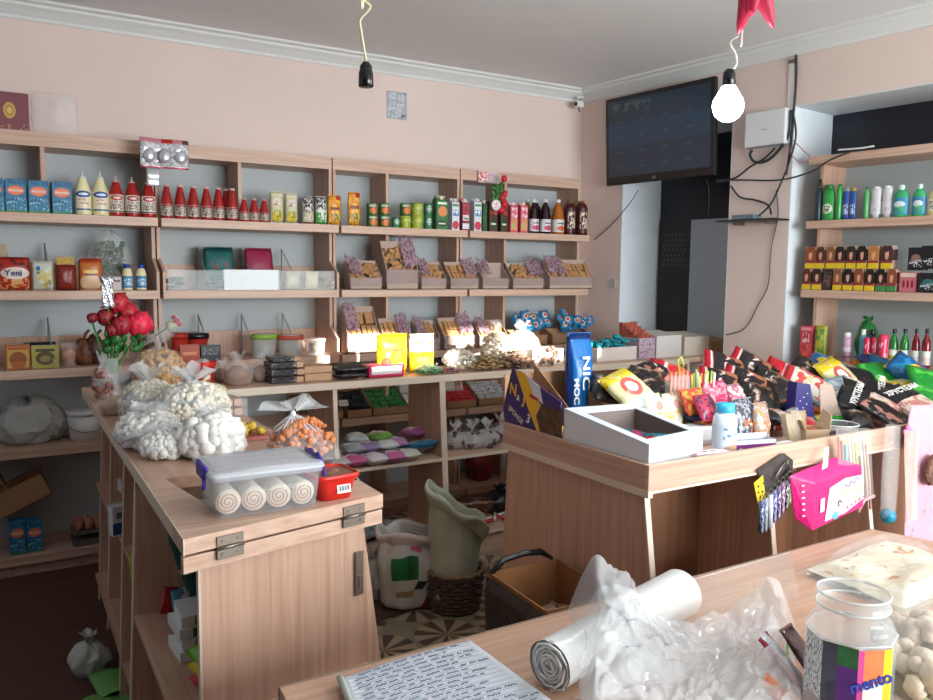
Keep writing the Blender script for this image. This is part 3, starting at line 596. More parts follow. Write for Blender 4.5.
# juice cartons
JG = pm('juice_green', '#2c6e34', [('e', .55, .62, .8, .36, '#e08a4c'), ('e', .5, .2, .9, .22, '#123f1c'), ('r', .5, .2, .6, .05, '#e8e8d8'), ('r', .5, .9, .8, .08, '#e0e8d0')])
JW = pm('juice_white', '#d8dfe4', [('e', .5, .18, .9, .3, '#c8304a'), ('r', .5, .62, .8, .22, '#4f7ab0'), ('n', .5, .62, .7, .18, '#f0f4f8', 8, .5), ('r', .5, .9, .8, .08, '#3a8a50')])
JB = pm('juice_berry', '#8a2434', [('n', .5, .75, .9, .4, '#c04050', 6, .5), ('r', .5, .45, .8, .2, '#e8e4e0'), ('n', .5, .45, .7, .12, '#343a50', 9, .5), ('r', .5, .15, .9, .2, '#dfe4e8')])
JD = pm('juice_dark', '#1f4a26', [('n', .5, .5, .8, .7, '#2f6a30', 5, .5)])
JP = pm('juice_pink', '#d8506a', [('n', .5, .75, .8, .4, '#f0e0e0', 6, .5), ('r', .5, .3, .8, .45, '#a8c060'), ('n', .5, .3, .8, .45, '#e88070', 6, .5)])
JO = pm('juice_green_red', '#4a2c20', [('n', .5, .75, .9, .4, '#b84030', 6, .5), ('e', .5, .25, .9, .26, '#123f1c'), ('r', .5, .25, .6, .06, '#d8e0d0')])
for u1, u2, vt, m, gb, lb in ((433, 447, 197, JG, .02, 'big green juice carton with an orange fruit'), (449, 458, 200, JW, .015, 'white juice carton with blue script, left of the berry one'), (459, 468, 200, JB, .015, 'dark red berry juice carton'), (471, 480, 200, JW, .015, 'white juice carton with blue script, right of the berry one'), (480, 485, 202, JD, .012, 'plain dark green juice carton, half hidden'), (486, 496, 201, JO, .0, 'dark carton with a green oval, below the roses, left one'), (497, 506, 202, JO, .0, 'dark carton with a green oval, below the roses, right one'), (507, 516, 204, JP, .012, 'pink and green juice carton, left of two'), (517, 526, 204, JP, .012, 'pink and green juice carton, right of two')):
    x, w, h = slot(u1, u2, vt, ZR[1], y); t = carton('juice_carton', lb + ' on the top shelf', 'carton', w * .8, .06, h - gb, m, (x + .012, y, ZR[1]), group='juice cartons', gable=gb, side=m)
    if gb: b = B(); b.lathe([(.012, 0), (.012, .016), (.010, .018)], 12); b.obj('screw_cap', WHITE, t, loc=(0, .018, h - gb + .006))
# juice bottles
dp = mat('dark_purple_juice', '#2a0f1c', .12); am = mat('amber_juice', '#b06020', .12)
GL = pm('bottle_label', '#d8d4da', [('r', .5, .68, .6, .1, '#3a2c48'), ('e', .5, .3, .7, .42, '#cc2e60')]); GLO = pm('bottle_label_orange', '#d8d4ce', [('r', .5, .68, .6, .1, '#3a2c48'), ('e', .5, .3, .7, .42, '#cc5a24')])
jp = [(.9, 0), (1, .04), (1, .5), (.8, .62), (.85, .7), (.45, .84), (.32, .88), (.32, .93)]
for u1, u2, m, lm, cm, lb in ((531, 541, dp, GL, WHITE, 'dark purple juice bottle with raspberry label, left one'), (542, 553, dp, GL, WHITE, 'dark purple juice bottle with raspberry label, right one'), (554, 566, am, GLO, WHITE, 'amber juice bottle with an orange label')):
    x, w, h = slot(u1, u2, 199, ZR[1], y); bottle('juice_bottle', lb + ' on the top shelf', 'bottle', h, w * .42, m, cm, lm, (x, y + .045, ZR[1]), group='juice bottles', prof=jp, lab=(.06, .42))
for u1, u2, lb in ((566, 577, 'left'), (578, 589, 'right')):
    x, w, h = slot(u1, u2, 200, ZR[1], y); bottle('drink_bottle', 'dark brown drink bottle with cream script, %s one, near the corner' % lb, 'bottle', h, w * .42, mat('dark_brown_drink', '#4a1a14', .2), mat('brown_cap', '#7a5530', .4), pm('drink_label', '#4a1614', [('n', .5, .5, .8, .7, '#d8c8b0', 7, .5)]), (x, y + .045, ZR[1]), group='dark drink bottles', prof=[(.95, 0), (1, .03), (1, .75), (.85, .86), (.5, .92), (.45, .94)], cap=(.45, .06), lab=(.08, .78))
for i, (u, m) in enumerate(((527, am), (571, am), (536, dp))):
    x = oy(u, 230, y + .14).x; bottle('juice_bottle', ('amber juice bottle behind the pink cartons', 'amber juice bottle with a yellow cap behind the dark drinks', 'dark juice bottle standing behind the raspberry ones')[i], 'bottle', .24, .038, m, mat('yellow_cap', '#a89a30', .4) if i == 1 else WHITE, None, (x, y + .14, ZR[1]), group='juice bottles', prof=jp)

# ================================================================== ROW 2, unit 1 : packets
YR = 4.49
RY = pm('dough_packet', '#a8281f', [('n', .5, .85, 1, .3, '#3a1a14', 6, .55), ('n', .5, .2, .9, .35, '#d89a60', 7, .48), ('e', .55, .52, .82, .36, '#d8c8b8')])
x, w, h = slot(-3, 32, 257, ZR[2], YR); t = pouch('dough_packet', 'red packet with the word Yeni on a cream label, second shelf', 'packet', w, h, .05, RY, (x, YR + .03, ZR[2]), seed=1, txt=[('Yeni', .042, NAVY, .52)])
x, w, h = slot(33, 55, 261, ZR[2], YR); pouch('noodle_packet', 'white and pale yellow packet beside the red one, second shelf', 'packet', w, h, .04, pm('noodle_print', '#c8c9bc', [('n', .6, .4, .8, .6, '#c8b468', 6, .48), ('e', .3, .75, .2, .16, '#3a6a9c'), ('e', .3, .6, .16, .12, '#6a9a5a')]), (x, YR + .03, ZR[2]), seed=2)
x, w, h = slot(57, 78, 257, ZR[2], YR); t = thing('lentil_bag', 'clear bag of dark red lentils with a yellow header, second shelf', 'bag', (x, YR + .035, ZR[2])); B().pouch(w, h * .8, .06, .04, 3).obj('bag', mat('dark_red_lentils', '#7a2416', .4, var=.5, vs=70), t); B().box(-w * .42, w * .42, -.004, .004, h * .76, h).obj('header_card', mat('ochre_card', '#b8923c', .6, var=.3, vs=60), t)
x, w, h = slot(80, 104, 258, ZR[2], YR); pouch('snack_packet', 'orange packet with red corners, second shelf, beside the silver wrap', 'packet', w, h, .05, pm('orange_packet', '#c06a30', [('e', .5, .25, .9, .5, '#d8b490'), ('r', .5, .58, .6, .1, '#e0c060'), ('r', .5, .48, .5, .05, '#3a2a1c'), ('r', .5, .93, 1, .14, '#a83c20')]), (x, YR + .03, ZR[2]), seed=4)
x = oy(112, 280, 4.6).x; t = thing('plastic_bag', 'clear bag full of green leafy herbs, second shelf', 'bag', (x, 4.66, ZR[2]))
b = B(); b.bag(.10, .09, .30, 5, .25, 0); b.obj('film', CLEAR, t)
b = B(); r2 = random.Random(3)
for i in range(110):
    a = r2.random() * 6.28; k = r2.random() ** .5 * .07; M = Matrix.Rotation(r2.random() * 6, 3, 'Z') @ Matrix.Rotation(r2.random() * 3, 3, 'X'); b.ell((k * math.cos(a), k * math.sin(a), .04 + r2.random() * .22), (.014, .004, .02), 6, M)
b.obj('leaves', mat('herb_green', '#3c6a38', .6, var=.4, vs=40), t, stuff=True)
x, w, h = slot(111, 122, 277, ZR[2], YR); carton('small_box', 'tiny pale box beside the blue-capped bottles, second shelf', 'box', w, .04, h, pm('tiny_box', '#b9aaa4', [('r', .5, .7, .8, .14, '#4a3a3a')]), (x, YR, ZR[2]))
BC = mat('blue_cap', '#1d3490', .35)
for i, (u1, u2) in enumerate(((123, 135), (137, 149))):
    x, w, h = slot(u1, u2, 261, ZR[2], YR); bottle('mayonnaise_jar', 'small mayonnaise bottle with blue cap and blue label, %s of two, second shelf' % ('left', 'right')[i], 'bottle', h * .97, w * .45, MAY, BC, pm('blue_label', '#3a86b4', [('n', .5, .5, .8, .6, '#dfe8ec', 8, .52)]), (x, YR + .035, ZR[2]), group='blue capped mayonnaise bottles', prof=[(.95, 0), (1, .04), (1, .55), (.75, .72), (.5, .8)], cap=(.62, .13), lab=(.08, .5))
for i, (u, rz) in enumerate(((3, .2), (12, .16))):
    x = oy(u, 290, 4.62).x; t = thing('wafer_sticks', 'stack of cream wafer boards leaning behind the red packet, %s one' % ('left', 'right')[i], 'biscuit', (x, 4.60, ZR[2]), rot=(-.25, -rz, 0), group='leaning cream boards')
    for k in range(3): B().box(-.02, .02, k * .02, k * .02 + .014, 0, .24).obj('board', mat('cream_wafer', '#b9a58c', .7), t)
# ROW 2, unit 2 (acrylic trays)
def flatpack(name, label, cat, u1, u2, v1, zb, yy, m, lean=.35, seed=0, th=.03, **k):
    x, w, h = slot(u1, u2, v1, zb, yy); return pouch(name, label, cat, w, h, th, m, (x, yy, zb), rot=(-lean, 0, 0), seed=seed, **k)
flatpack('seasoning_packet', 'teal seasoning packet leaning in an acrylic tray', 'packet', 206, 236, 246, ZR[2], 4.62, pm('teal_pack', '#176260', [('n', .5, .4, .6, .5, '#7a4a50', 5, .56), ('r', .5, .93, 1, .12, '#0f4a4c')]), .2, 1)
flatpack('seasoning_packet', 'magenta and green seasoning packet leaning in an acrylic tray', 'packet', 247, 275, 247, ZR[2], 4.62, pm('magenta_pack', '#97234c', [('n', .5, .18, .8, .35, '#4a9a3a', 5, .45), ('r', .5, .4, 1, .06, '#5a1a30')]), .2, 2)
for i, (u, c) in enumerate(((178, '#3a5c34'), (214, '#2f5a38'), (228, '#3c6a40'))):
    x = oy(u, 285, 4.56).x; t = thing('loose_packets', 'small heap of dark green sachets in the acrylic tray, %s' % nth(i, 3), 'sachet', (x, 4.56, ZR[2]), group='green sachets in the acrylic trays')
    for k in range(5): b = B(); b.pouch(.05, .05, .014, seed=k + i); b.obj('sachet', mat('sachet%d' % i, c, .3, var=.5, vs=30), t, loc=(rnd.uniform(-.04, .04), rnd.uniform(-.02, .03), .01 + .012 * k), rot=(1.3 + rnd.uniform(-.3, .3), 0, rnd.uniform(-1, 1)))
p = oy(224, 270, 4.472); q = oy(279, 270, 4.472)
t = thing('white_card', 'blank white card standing behind the acrylic tray front', 'card', ((p.x + q.x) / 2, 4.478, ZR[2])); b = B(); b.box(-(q.x - p.x) / 2, (q.x - p.x) / 2, 0, .002, 0.002, .112); b.obj('card', mat('blank_white_card', '#f1f3f3', .5), t); b = B(); b.box(-(q.x - p.x) / 2, (q.x - p.x) / 2, 0, .05, 0, .002); b.obj('folded_foot', mat('blank_white_card', '#f1f3f3'), t)
for i, (u, c) in enumerate(((293, '#c9c29a'), (312, '#d8c79c'))):
    x = oy(u, 280, 4.49).x; t = thing('nut_bag', ('pale cream bag beside the white card in the tray', 'small cream bag near the right end of the tray')[i], 'bag', (x, 4.50, ZR[2])); B().pouch(.085, .105, .035, seed=i).obj('bag', mat('cream_bag%d' % i, c, .35), t)
x = oy(330, 280, 4.52).x; t = thing('loose_nuts', 'heap of brown shelled nuts at the end of the acrylic tray', 'nuts', (x, 4.53, ZR[2])); b = B()
for i in range(60): b.ell((rnd.uniform(-.06, .06), rnd.uniform(-.04, .05), .012 + rnd.random() * .06), (.013, .009, .008), 6, Matrix.Rotation(rnd.random() * 6, 3, 'Z'))
b.obj('nuts', mat('nut_brown', '#a5804e', .6, var=.4, vs=30), t, stuff=True)

# ================================================================== open biscuit cartons (rows 2, 3)
PLIN = mat('lilac_plastic_liner', '#a58c96', .3, alpha=.3, bump=.9, bs=25)
LPR = pm('lilac_printed_liner', '#b9a0ac', [('n', .5, .5, 1, 1, '#8a5a70', 9, .52)], .3, ax='xy', alpha=.75)
BISC = mat('biscuit_brown', '#b98a5c', .7, var=.15, vs=50)
def tray(label, w, d, h, loc, rz=0.0, tilt=.28, kind='finger', group='open biscuit cartons', rot=None, liner=True, seed=0, m=CARDG, bm=None, name='biscuit_carton', cat='carton', hb=1.7):
    """open carton with a low front, high back and sloping sides, tilted towards the customer"""
    t = thing(name, label, cat, loc, rz, group, rot or (tilt, 0, rz)); k = .004; H = h * hb
    b = B(); b.box(-w / 2, w / 2, 0, d, 0, k); b.box(-w / 2, w / 2, 0, k, 0, h); b.box(-w / 2, w / 2, d - k, d, 0, H)
    for s in (-1, 1): b.prism([(s * w / 2, 0, 0), (s * w / 2, d, 0), (s * w / 2, d, H), (s * w / 2, 0, h)], (-s * k, 0, 0))
    b.obj('carton', m, t)
    r3 = random.Random(seed + 11); b = B(); bm = bm or BISC; sl_ = math.atan2(H - h, d)
    if kind == 'finger':
        n = max(3, int(w / .03)); L2 = math.hypot(d, H - h) * .92; S_ = Matrix.Translation((0, .008, h * .82)) @ Matrix.Rotation(sl_, 4, 'X')
        for i in range(n):
            cx_ = -w / 2 + (i + .5) * w / n
            for k2 in range(2): b.box(cx_ - w / n * .42, cx_ + w / n * .42, .0 + k2 * L2 * .52, L2 * (.46 + .5 * k2), -.02, r3.random() * .012, S_ @ Matrix.Rotation(r3.uniform(-.05, .05), 4, 'Z'))
        b.obj('biscuits', bm, t)
    elif kind == 'round':
        for i in range(70):
            q = r3.random(); b.ell((r3.uniform(-w / 2 + .02, w / 2 - .02), .01 + q * (d - .02), h * .75 + q * (H - h) * .85 + r3.random() * .02), (.018, .018, .007), 8, Matrix.Rotation(sl_ + r3.uniform(-.5, .5), 3, 'X') @ Matrix.Rotation(r3.uniform(-.6, .6), 3, 'Y'))
        b.obj('biscuits', bm, t, stuff=True)
    else: b.bm.free()
    if liner:
        b = B()
        b.grid(lambda a, c: ((a - .5) * w * 1.06, -.004 - .006 * noise.noise(Vector((a * 6, c * 4, seed))), h * (1.05 - .75 * c)), 12, 6)
        b.obj('plastic_liner', PLIN, t)
        b = B(); sd = 1 if seed % 2 else -1
        b.grid(lambda a, c: (sd * w * (.5 - .42 * a) , d * c, h * 1.02 + (H - h) * c + .015 + .03 * noise.noise(Vector((a * 5, c * 5, seed))) + .02 * (1 - a)), 10, 10)
        b.obj('printed_liner', LPR, t)
    return t
# (u-left, u-right, front top v, front bottom v, row)
for i, (u1, u2, vt, k, dz, kind, lb) in enumerate((
    (348, 382, 278, 2, 0, 'round', 'leftmost on the second shelf, holding round biscuits'), (384, 418, 270, 2, 0, 'round', 'filled highest with brown cookies, second shelf'),
    (419, 446, 279, 2, 0, 'round', 'narrow one beside the finger biscuits'), (448, 478, 282, 2, 0, 'finger', 'with long finger biscuits standing in it, second shelf'),
    (480, 508, 281, 2, 0, None, 'empty looking, inside loose clear plastic'), (510, 543, 281, 2, 0, 'round', 'with lilac printed liner and a few biscuits'), (546, 592, 277, 2, 0, 'finger', 'nearest the corner, wrapped in lilac plastic'))):
    x, w, h = slot(u1, u2, vt, ZR[k], 4.49); w *= .93
    tray('open grey carton ' + lb, w, .10, max(.07, h), (x, 4.472, ZR[k]), kind=kind, seed=i, tilt=.0, hb=2.5)
BLUW = pm('blue_wrapper', '#1784b8', [('e', .5, .5, .5, .6, '#e8dccb'), ('e', .5, .5, .32, .35, '#c84a3a'), ('n', .5, .5, 1, 1, '#0f5f96', 5, .62)], .3)
for i, (u1, u2, vt, kind, lb) in enumerate(((345, 379, 334, 'finger', 'leftmost on the third shelf, with pale finger biscuits'), (382, 412, 338, 'finger', 'behind the yellow snack bags'), (416, 440, 338, 'round', 'with dark cookies, third shelf, behind the mixed sachets'), (442, 474, 336, 'finger', 'with lilac liner, third shelf'), (478, 508, 336, 'round', 'with lilac liner and pale biscuits, beside the blue wrapped cakes'))):
    x, w, h = slot(u1, u2, vt, ZR[3], 4.49)
    tray('open grey carton ' + lb, w * .93, .10, max(.07, h), (x, 4.472, ZR[3]), kind=kind, seed=i + 20, tilt=0, hb=2.4)
for i, (u1, u2, lb) in enumerate(((512, 548, 'holding blue wrapped cakes, left one'), (550, 590, 'holding blue wrapped cakes, right one'))):
    x, w, h = slot(u1, u2, 336, ZR[3], 4.49); tray('open carton ' + lb, w * .93, .10, .07, (x, 4.472, ZR[3]), kind=None, liner=False, seed=i, tilt=0, hb=1.5, m=CARD)
cw = None
for i in range(44):
    bx = i % 2; x = oy((530, 571)[bx] + rnd.uniform(-14, 14), 320, 4.58).x
    yy = 4.49 + rnd.random() * .06; z = ZR[3] + .07 + (yy - 4.49) * .8 + rnd.random() * .07
    rt = (-rnd.uniform(.3, 1.0), rnd.uniform(-.4, .4), rnd.uniform(-.6, .6))
    if cw is None: cw = pouch('wrapped_cake', 'round cake in a shiny blue wrapper, lying in the cartons below the corner', 'cake', .075, .075, .028, BLUW, group='blue wrapped cakes', wr=.12); o = cw
    else: o = dup(cw)
    o.location = (x, yy, z); o.rotation_euler = rt
# ================================================================== ROW 3, units 1 and 2
def row(u1, u2, vt, k, yy=4.49): x, w, h = slot(u1, u2, vt, ZR[k], yy); return x, w, h
x, w, h = row(3, 28, 345, 3); carton('cereal_box', 'orange and yellow window box, third shelf, nearest the left edge', 'box', w, .05, h, pm('orange_window_box', '#a8572c', [('r', .5, .5, .86, .84, '#b99a3c'), ('e', .5, .42, .7, .6, '#8a4a20'), ('e', .5, .2, .6, .3, '#a85a2a'), ('r', .5, .85, .8, .1, '#b84a2a')]), (x, 4.5, ZR[3]), group=None)
x, w, h = row(29, 57, 346, 3); carton('cereal_box', 'yellow-green window box, third shelf, beside the orange one', 'box', w, .05, h, pm('yellow_window_box', '#a39a44', [('e', .5, .45, .7, .6, '#55481e'), ('r', .5, .8, .7, .12, '#3a3f22'), ('e', .5, .42, .4, .3, '#8a7a40')]), (x, 4.5, ZR[3]))
x, w, h = row(22, 56, 337, 3, 4.6); pouch('dark_packet', 'dark blue packet lying behind the window boxes, third shelf', 'packet', w, .12, .05, mat('dark_blue_pack', '#182436', .3, var=.3, vs=30), (x, 4.66, ZR[3]), rot=(-.2, 0, 0), seed=5)
x, w, h = row(58, 76, 344, 3); t = thing('pastry_cup', 'clear cup of pink-orange pastry, third shelf', 'cup', (x, 4.55, ZR[3])); B().lathe([(w * .4, 0), (w * .5, h * .8), (w * .5, h)], 18, cap=False).obj('cup', CLEAR, t); b = B(); b.ell((0, 0, h * .45), (w * .42, w * .42, h * .42), 14, amp=.3); b.obj('pastry', mat('pink_pastry', '#b97658', .5, var=.3, vs=30), t)
for i, (u, c, lb) in enumerate(((84, '#6e4426', 'brown paper wrapped bundle behind the roses, third shelf'), (96, '#4b2a22', 'dark wrapped bundle behind the roses, third shelf'))):
    x = oy(u, 360, 4.6).x; t = thing('wrapped_bundle', lb, 'bundle', (x, 4.6, ZR[3])); b = B(); b.bag(.055, .05, .13 + .02 * i, i, .25); b.obj('bundle', mat('bundle%d' % i, c, .5, var=.5, vs=40), t); b = B(); b.tube([(0, 0, .12), (.01, -.01, .16), (.03, -.01, .18)], .008); b.obj('twist', mat('bundle%d' % i, c), t)
def tub(label, u1, u2, vt, body, lid, k=3, yy=4.53, name='food_tub', stuffc=None, zb=None, x=None, w=None, h=None):
    if x is None: x, w, h = row(u1, u2, vt, k, yy)
    t = thing(name, label, 'tub', (x, yy, ZR[k] if zb is None else zb)); r = w / 2
    def rr(s, z): return [(s * r * (1 if a in (0, 3) else -1) , 0, 0) for a in range(4)]
    b = B(); b.lathe([(r * .82, 0), (r * .86, .003), (r * .96, h * .8)], 24, sy=.75); b.obj('body', body, t)
    b = B(); b.lathe([(r * .97, h * .8), (r * 1.03, h * .8), (r * 1.04, h * .9), (r * .98, h), (r * .3, h * .97)], 24, sy=.75); lo_ = b.obj('lid', lid, t)
    if stuffc: b = B(); b.lathe([(r * .5, h * .985), (r * .75, h * .99), (r * .5, h * 1.0)], 20, sy=.75); b.obj('lid_print', stuffc, lo_)
    return t
RM = mat('red_tub', '#a8261c', .35); BM_ = mat('black_lid', '#15161a', .3); CM = mat('clear_tub', '#cfd4d2', .15, alpha=.45)
tub('red tub behind the orange box, third shelf, second unit', 170, 187, 333, RM, RM)
tub('tub with a black lid, third shelf, second unit', 184, 208, 333, RM, BM_, yy=4.6)
x, w, h = row(178, 198, 345, 3); carton('small_box', 'small orange-red box, third shelf, in front of the red tub', 'box', w, .05, h, pm('orange_small', '#b5411f', [('r', .5, .5, .7, .2, '#d88a50')]), (x, 4.475, ZR[3]))
x, w, h = row(199, 219, 345, 3); carton('small_box', 'small dark box with pale lattice print, third shelf', 'box', w, .05, h, pm('dark_lattice', '#2a3038', [('n', .5, .6, .8, .5, '#9aa0a8', 12, .55)]), (x, 4.475, ZR[3]))
tub('clear container with a green lid, third shelf', 251, 276, 334, CM, mat('green_lid', '#8db53c', .4), stuffc=WHITE)
tub('clear container with a red and white lid, third shelf', 277, 303, 335, CM, mat('red_lid', '#c0503c', .4), stuffc=WHITE)
t = tub('clear cup of mixed nuts with a thin red rim, third shelf, far end', 304, 325, 338, CM, mat('clear_lid', '#d8c8c4', .2, alpha=.5))
b = B()
for i in range(30): b.ell((rnd.uniform(-.035, .035), rnd.uniform(-.025, .025), .02 + rnd.random() * .05), (.012, .009, .009), 6)
b.obj('nuts', mat('nut_brown', '#a5804e'), t, stuff=True)

# ================================================================== ROWS 4, 5 of the wall shelving
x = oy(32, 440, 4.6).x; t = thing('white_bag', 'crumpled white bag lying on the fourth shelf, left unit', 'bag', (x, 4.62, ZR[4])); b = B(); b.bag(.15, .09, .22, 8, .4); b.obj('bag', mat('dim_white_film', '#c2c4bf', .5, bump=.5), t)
x = oy(86, 440, 4.6).x; t = thing('white_bucket', 'squat white plastic bucket with a lid on the fourth shelf', 'bucket', (x, 4.6, ZR[4])); B().lathe([(.075, 0), (.088, .13)], 24).obj('body', WHITE, t); B().lathe([(.091, .13), (.093, .15), (.085, .155)], 24).obj('lid', WHITE, t); B().tube([(.09 * math.cos(a), -.09 * math.sin(a) * .3 - .07, .10 + .0 - .05 * math.sin(a)) for a in [i * PI / 10 for i in range(11)]], .003).obj('handle', STEEL, t)
x = oy(20, 560, 4.55).x
for i, (u, lb) in enumerate(((-2, 'cut by the left edge'), (16, 'beside the empty dark gap'))):
    o = dup(d0); x, w, h = row(u, u + 17, 524, 5, 4.5); o.location = (x, 4.5, ZR[5]); o.scale = (.8, 1, h / .155); o['label'] = 'blue detergent box on the bottom shelf, ' + lb; o['group'] = 'detergent boxes on the bottom shelf'
x = oy(22, 500, 4.6).x; t = thing('cardboard_box', 'open cardboard box tilted on top of the bottom shelf detergent boxes', 'box', (x - .02, 4.6, ZR[5] + .22), rot=(0, -.42, 0)); b = B(); b.box(-.17, .17, -.08, .1, 0, .004); b.box(-.17, .17, -.08, -.076, 0, .12); b.box(-.17, .17, .096, .1, 0, .12); b.box(.166, .17, -.08, .1, 0, .12); b.box(-.17, -.166, -.08, .1, 0, .12); b.obj('carton', CARD, t); b = B(); b.box(0, .004, -.07, .09, .12, .24); b.obj('flap', CARD, t)
x = oy(92, 530, 4.6).x; t = thing('egg_tray', 'tray of brown eggs wrapped together on the bottom shelf', 'eggs', (x, 4.55, ZR[5] + .0)); b = B(); b.box(-.1, .1, -.07, .09, 0, .03); b.box(-.1, .1, -.07, .09, .06, .075); b.obj('tray', mat('grey_pulp', '#6e655c', .9), t)
for i in range(4):
    for j in range(3): b = B(); b.ell((-.07 + i * .047, -.045 + j * .05, .10), (.021, .021, .027), 10); b.obj('egg', mat('brown_egg', '#b5755a', .5), t)

# slanted open boxes on the fourth shelf seen through the counter
def trayk(label, u1, u2, kind_fn, d=.2):
    x, w, h = row(u1, u2, 400, 4); t = thing('open_box', 'low open cardboard box ' + label, 'box', (x, 4.475, ZR[4]), group='low open boxes behind the counter')
    b = B(); b.box(-w / 2, w / 2, 0, d, 0, .004); b.box(-w / 2, w / 2, 0, .004, 0, .05); b.box(-w / 2, w / 2, d, d + .004, 0, .16)
    for s in (-1, 1): b.prism([(s * w / 2, 0, 0), (s * w / 2, d, 0), (s * w / 2, d, .16), (s * w / 2, 0, .05)], (-s * .004, 0, 0))
    b.obj('carton', CARD, t); kind_fn(t, w, d); return t
def slope(m, name='packs'):
    def f(t, w, d, h=.05):
        b = B(); r3 = random.Random(5)
        for i in range(4):
            for j in range(5):
                X = -w / 2 + (i + .5) * w / 4; Y = .02 + j * d / 5.6; b.box(X - w / 9, X + w / 9, Y, Y + d / 6 * .95, .01, h + Y * .5 + r3.random() * .012)
        b.obj(name, m, t)
    return f
trayk('filled with green packs', 372, 408, slope(mat('green_packs', '#2f7c3a', .4, var=.15, vs=40)))
trayk('filled with black packs under a grey card', 346, 371, slope(mat('black_packs', '#17181c', .3, var=.4, vs=40)))
trayk('filled with red packs under a pale card', 447, 477, slope(mat('red_packs', '#c02430', .4, var=.2, vs=40)))
trayk('filled with white printed papers', 479, 512, slope(pm('printed_paper', '#cfd4d8', [('n', .5, .3, 1, .4, '#5a4a50', 9, .6)], ax='xy'), 'papers'))
trayk('filled with brown packs, left of the counter post', 296, 342, slope(mat('brown_packs', '#5c4234', .6, var=.3, vs=40)))
for i, (u1, u2, v1, v2, lb) in enumerate(((445, 467, 375, 398, 'pale folded card leaning behind the red packs'), (404, 416, 378, 402, 'white card leaning beside the green packs'), (338, 347, 401, 408, 'small white price tag above the black packs'), (355, 368, 407, 412, 'grey card lying on the black packs'), (451, 464, 400, 406, 'pale pink card lying on the red packs'))):
    p = oy(u1, v2, 4.53); q = oy(u2, v1, 4.53); t = thing('card', lb, 'card', ((p.x + q.x) / 2, 4.53 + (.06 if i < 2 else 0), p.z if i > 1 else ZR[4] + .03), rot=(-.25 if i < 2 else -.5, 0, 0)); b = B(); b.box(-(q.x - p.x) / 2, (q.x - p.x) / 2, -.03, -.028, 0, q.z - p.z + (p.z - ZR[4] - .03 if i < 2 else 0)); b.obj('card', mat('pale_card%d' % (i == 3), '#d8d2cc' if i != 3 else '#8e9094', .7), t); b = B(); b.box(-(q.x - p.x) / 2, (q.x - p.x) / 2, -.031, -.0301, (q.z - p.z) * .45, (q.z - p.z) * .55); b.obj('printed_line', mat('grey_ink', '#a9a39e', .7), t)
x = oy(482, 470, 4.6).x; t = thing('red_sack', 'translucent red net sack on the bottom shelf behind the counter', 'sack', (x, 4.62, ZR[5])); b = B(); b.bag(.10, .08, .26, 3, .15, .04, .2, .1); b.obj('net', mat('dark_red_net', '#7c2220', .6, var=.4, vs=60), t)

# ================================================================== GOODS ON THE MIDDLE COUNTER (z = 1.0)
Z1 = 1.0015
def cslot(u1, u2, vt, yy=3.70, zb=Z1): return slot(u1, u2, vt, zb, yy)
def puffs(t, n, rx, ry, h, r, m, seed=0, name='contents', fl=1.0, shell=False):
    b = B(); r3 = random.Random(seed)
    for i in range(n):
        if shell and i % 4:
            T_ = r3.uniform(.03, .97); a = r3.random() * 6.28; R_ = math.sin(PI * (.14 + .86 * T_)) ** .55 * .97; q = r * r3.uniform(.7, 1.2)
            b.ell((R_ * rx * math.cos(a), R_ * ry * math.sin(a), max(r, h * (1 - (1 - T_) ** 1.15))), (q, q * r3.uniform(.7, 1), q * fl), 7, Matrix.Rotation(r3.random() * 3, 3, 'X') @ Matrix.Rotation(r3.random() * 6, 3, 'Z'), amp=.3, seed=i); continue
        a = r3.random() * 6.28; z = r3.random(); k = math.sqrt(r3.random()) * math.sqrt(max(.05, 1 - (z * .95) ** 2)); q = r * r3.uniform(.7, 1.25)
        b.ell((k * rx * math.cos(a), k * ry * math.sin(a), r + z * (h - 1.6 * r)), (q, q * r3.uniform(.7, 1), q * fl), 7, Matrix.Rotation(r3.random() * 3, 3, 'X') @ Matrix.Rotation(r3.random() * 6, 3, 'Z'), amp=.3, seed=i)
    return b.obj(name, m, t, stuff=True)
def fbag(name, label, loc, rx, ry, h, film, cont=None, n=120, r=.012, seed=0, neck=.06, nr=.14, flare=.25, amp=.14, group=None, cat='bag', fl=1.0, rz=0, core=None, cs=.9):
    t = thing(name, label, cat, loc, rz, group)
    b = B(); b.bag(rx, ry, h, seed, amp, neck, nr, flare); b.obj('film', film, t)
    if core: b = B(); b.bag(rx * .80, ry * .80, h * .80, seed, amp); b.obj('filling', core, t)
    if cont: puffs(t, n, rx * cs, ry * cs, h * (cs + .02), r, cont, seed, fl=fl, shell=True)
    return t
GOLD = mat('golden_crisps', '#c79a56', .6, var=.25, vs=60)
p = oz(165, 392, 1.0); fbag('crisp_bag', 'large clear bag of golden corn crisps behind the white bags', (p.x, 3.84, Z1), .125, .11, .185, CLEAR, GOLD, 260, .014, 2, .07, .12, .35, core=GOLD)
x, w, h = cslot(190, 215, 362, 3.8); t = thing('red_bucket', 'small bright red plastic bucket beside the golden crisps', 'bucket', (x, 3.82, Z1)); B().lathe([(w * .38, 0), (w * .47, h * .8), (w * .52, h * .82), (w * .52, h), (w * .48, h), (w * .35, .01)], 24).obj('body', RED, t); b = B(); b.bag(w * .42, w * .42, h * 1.0, 4, .2); b.obj('bagged_contents', FILM, t, loc=(0, 0, .012))
BRN = mat('brown_granules', '#8a5c42', .8, var=.25, vs=90)
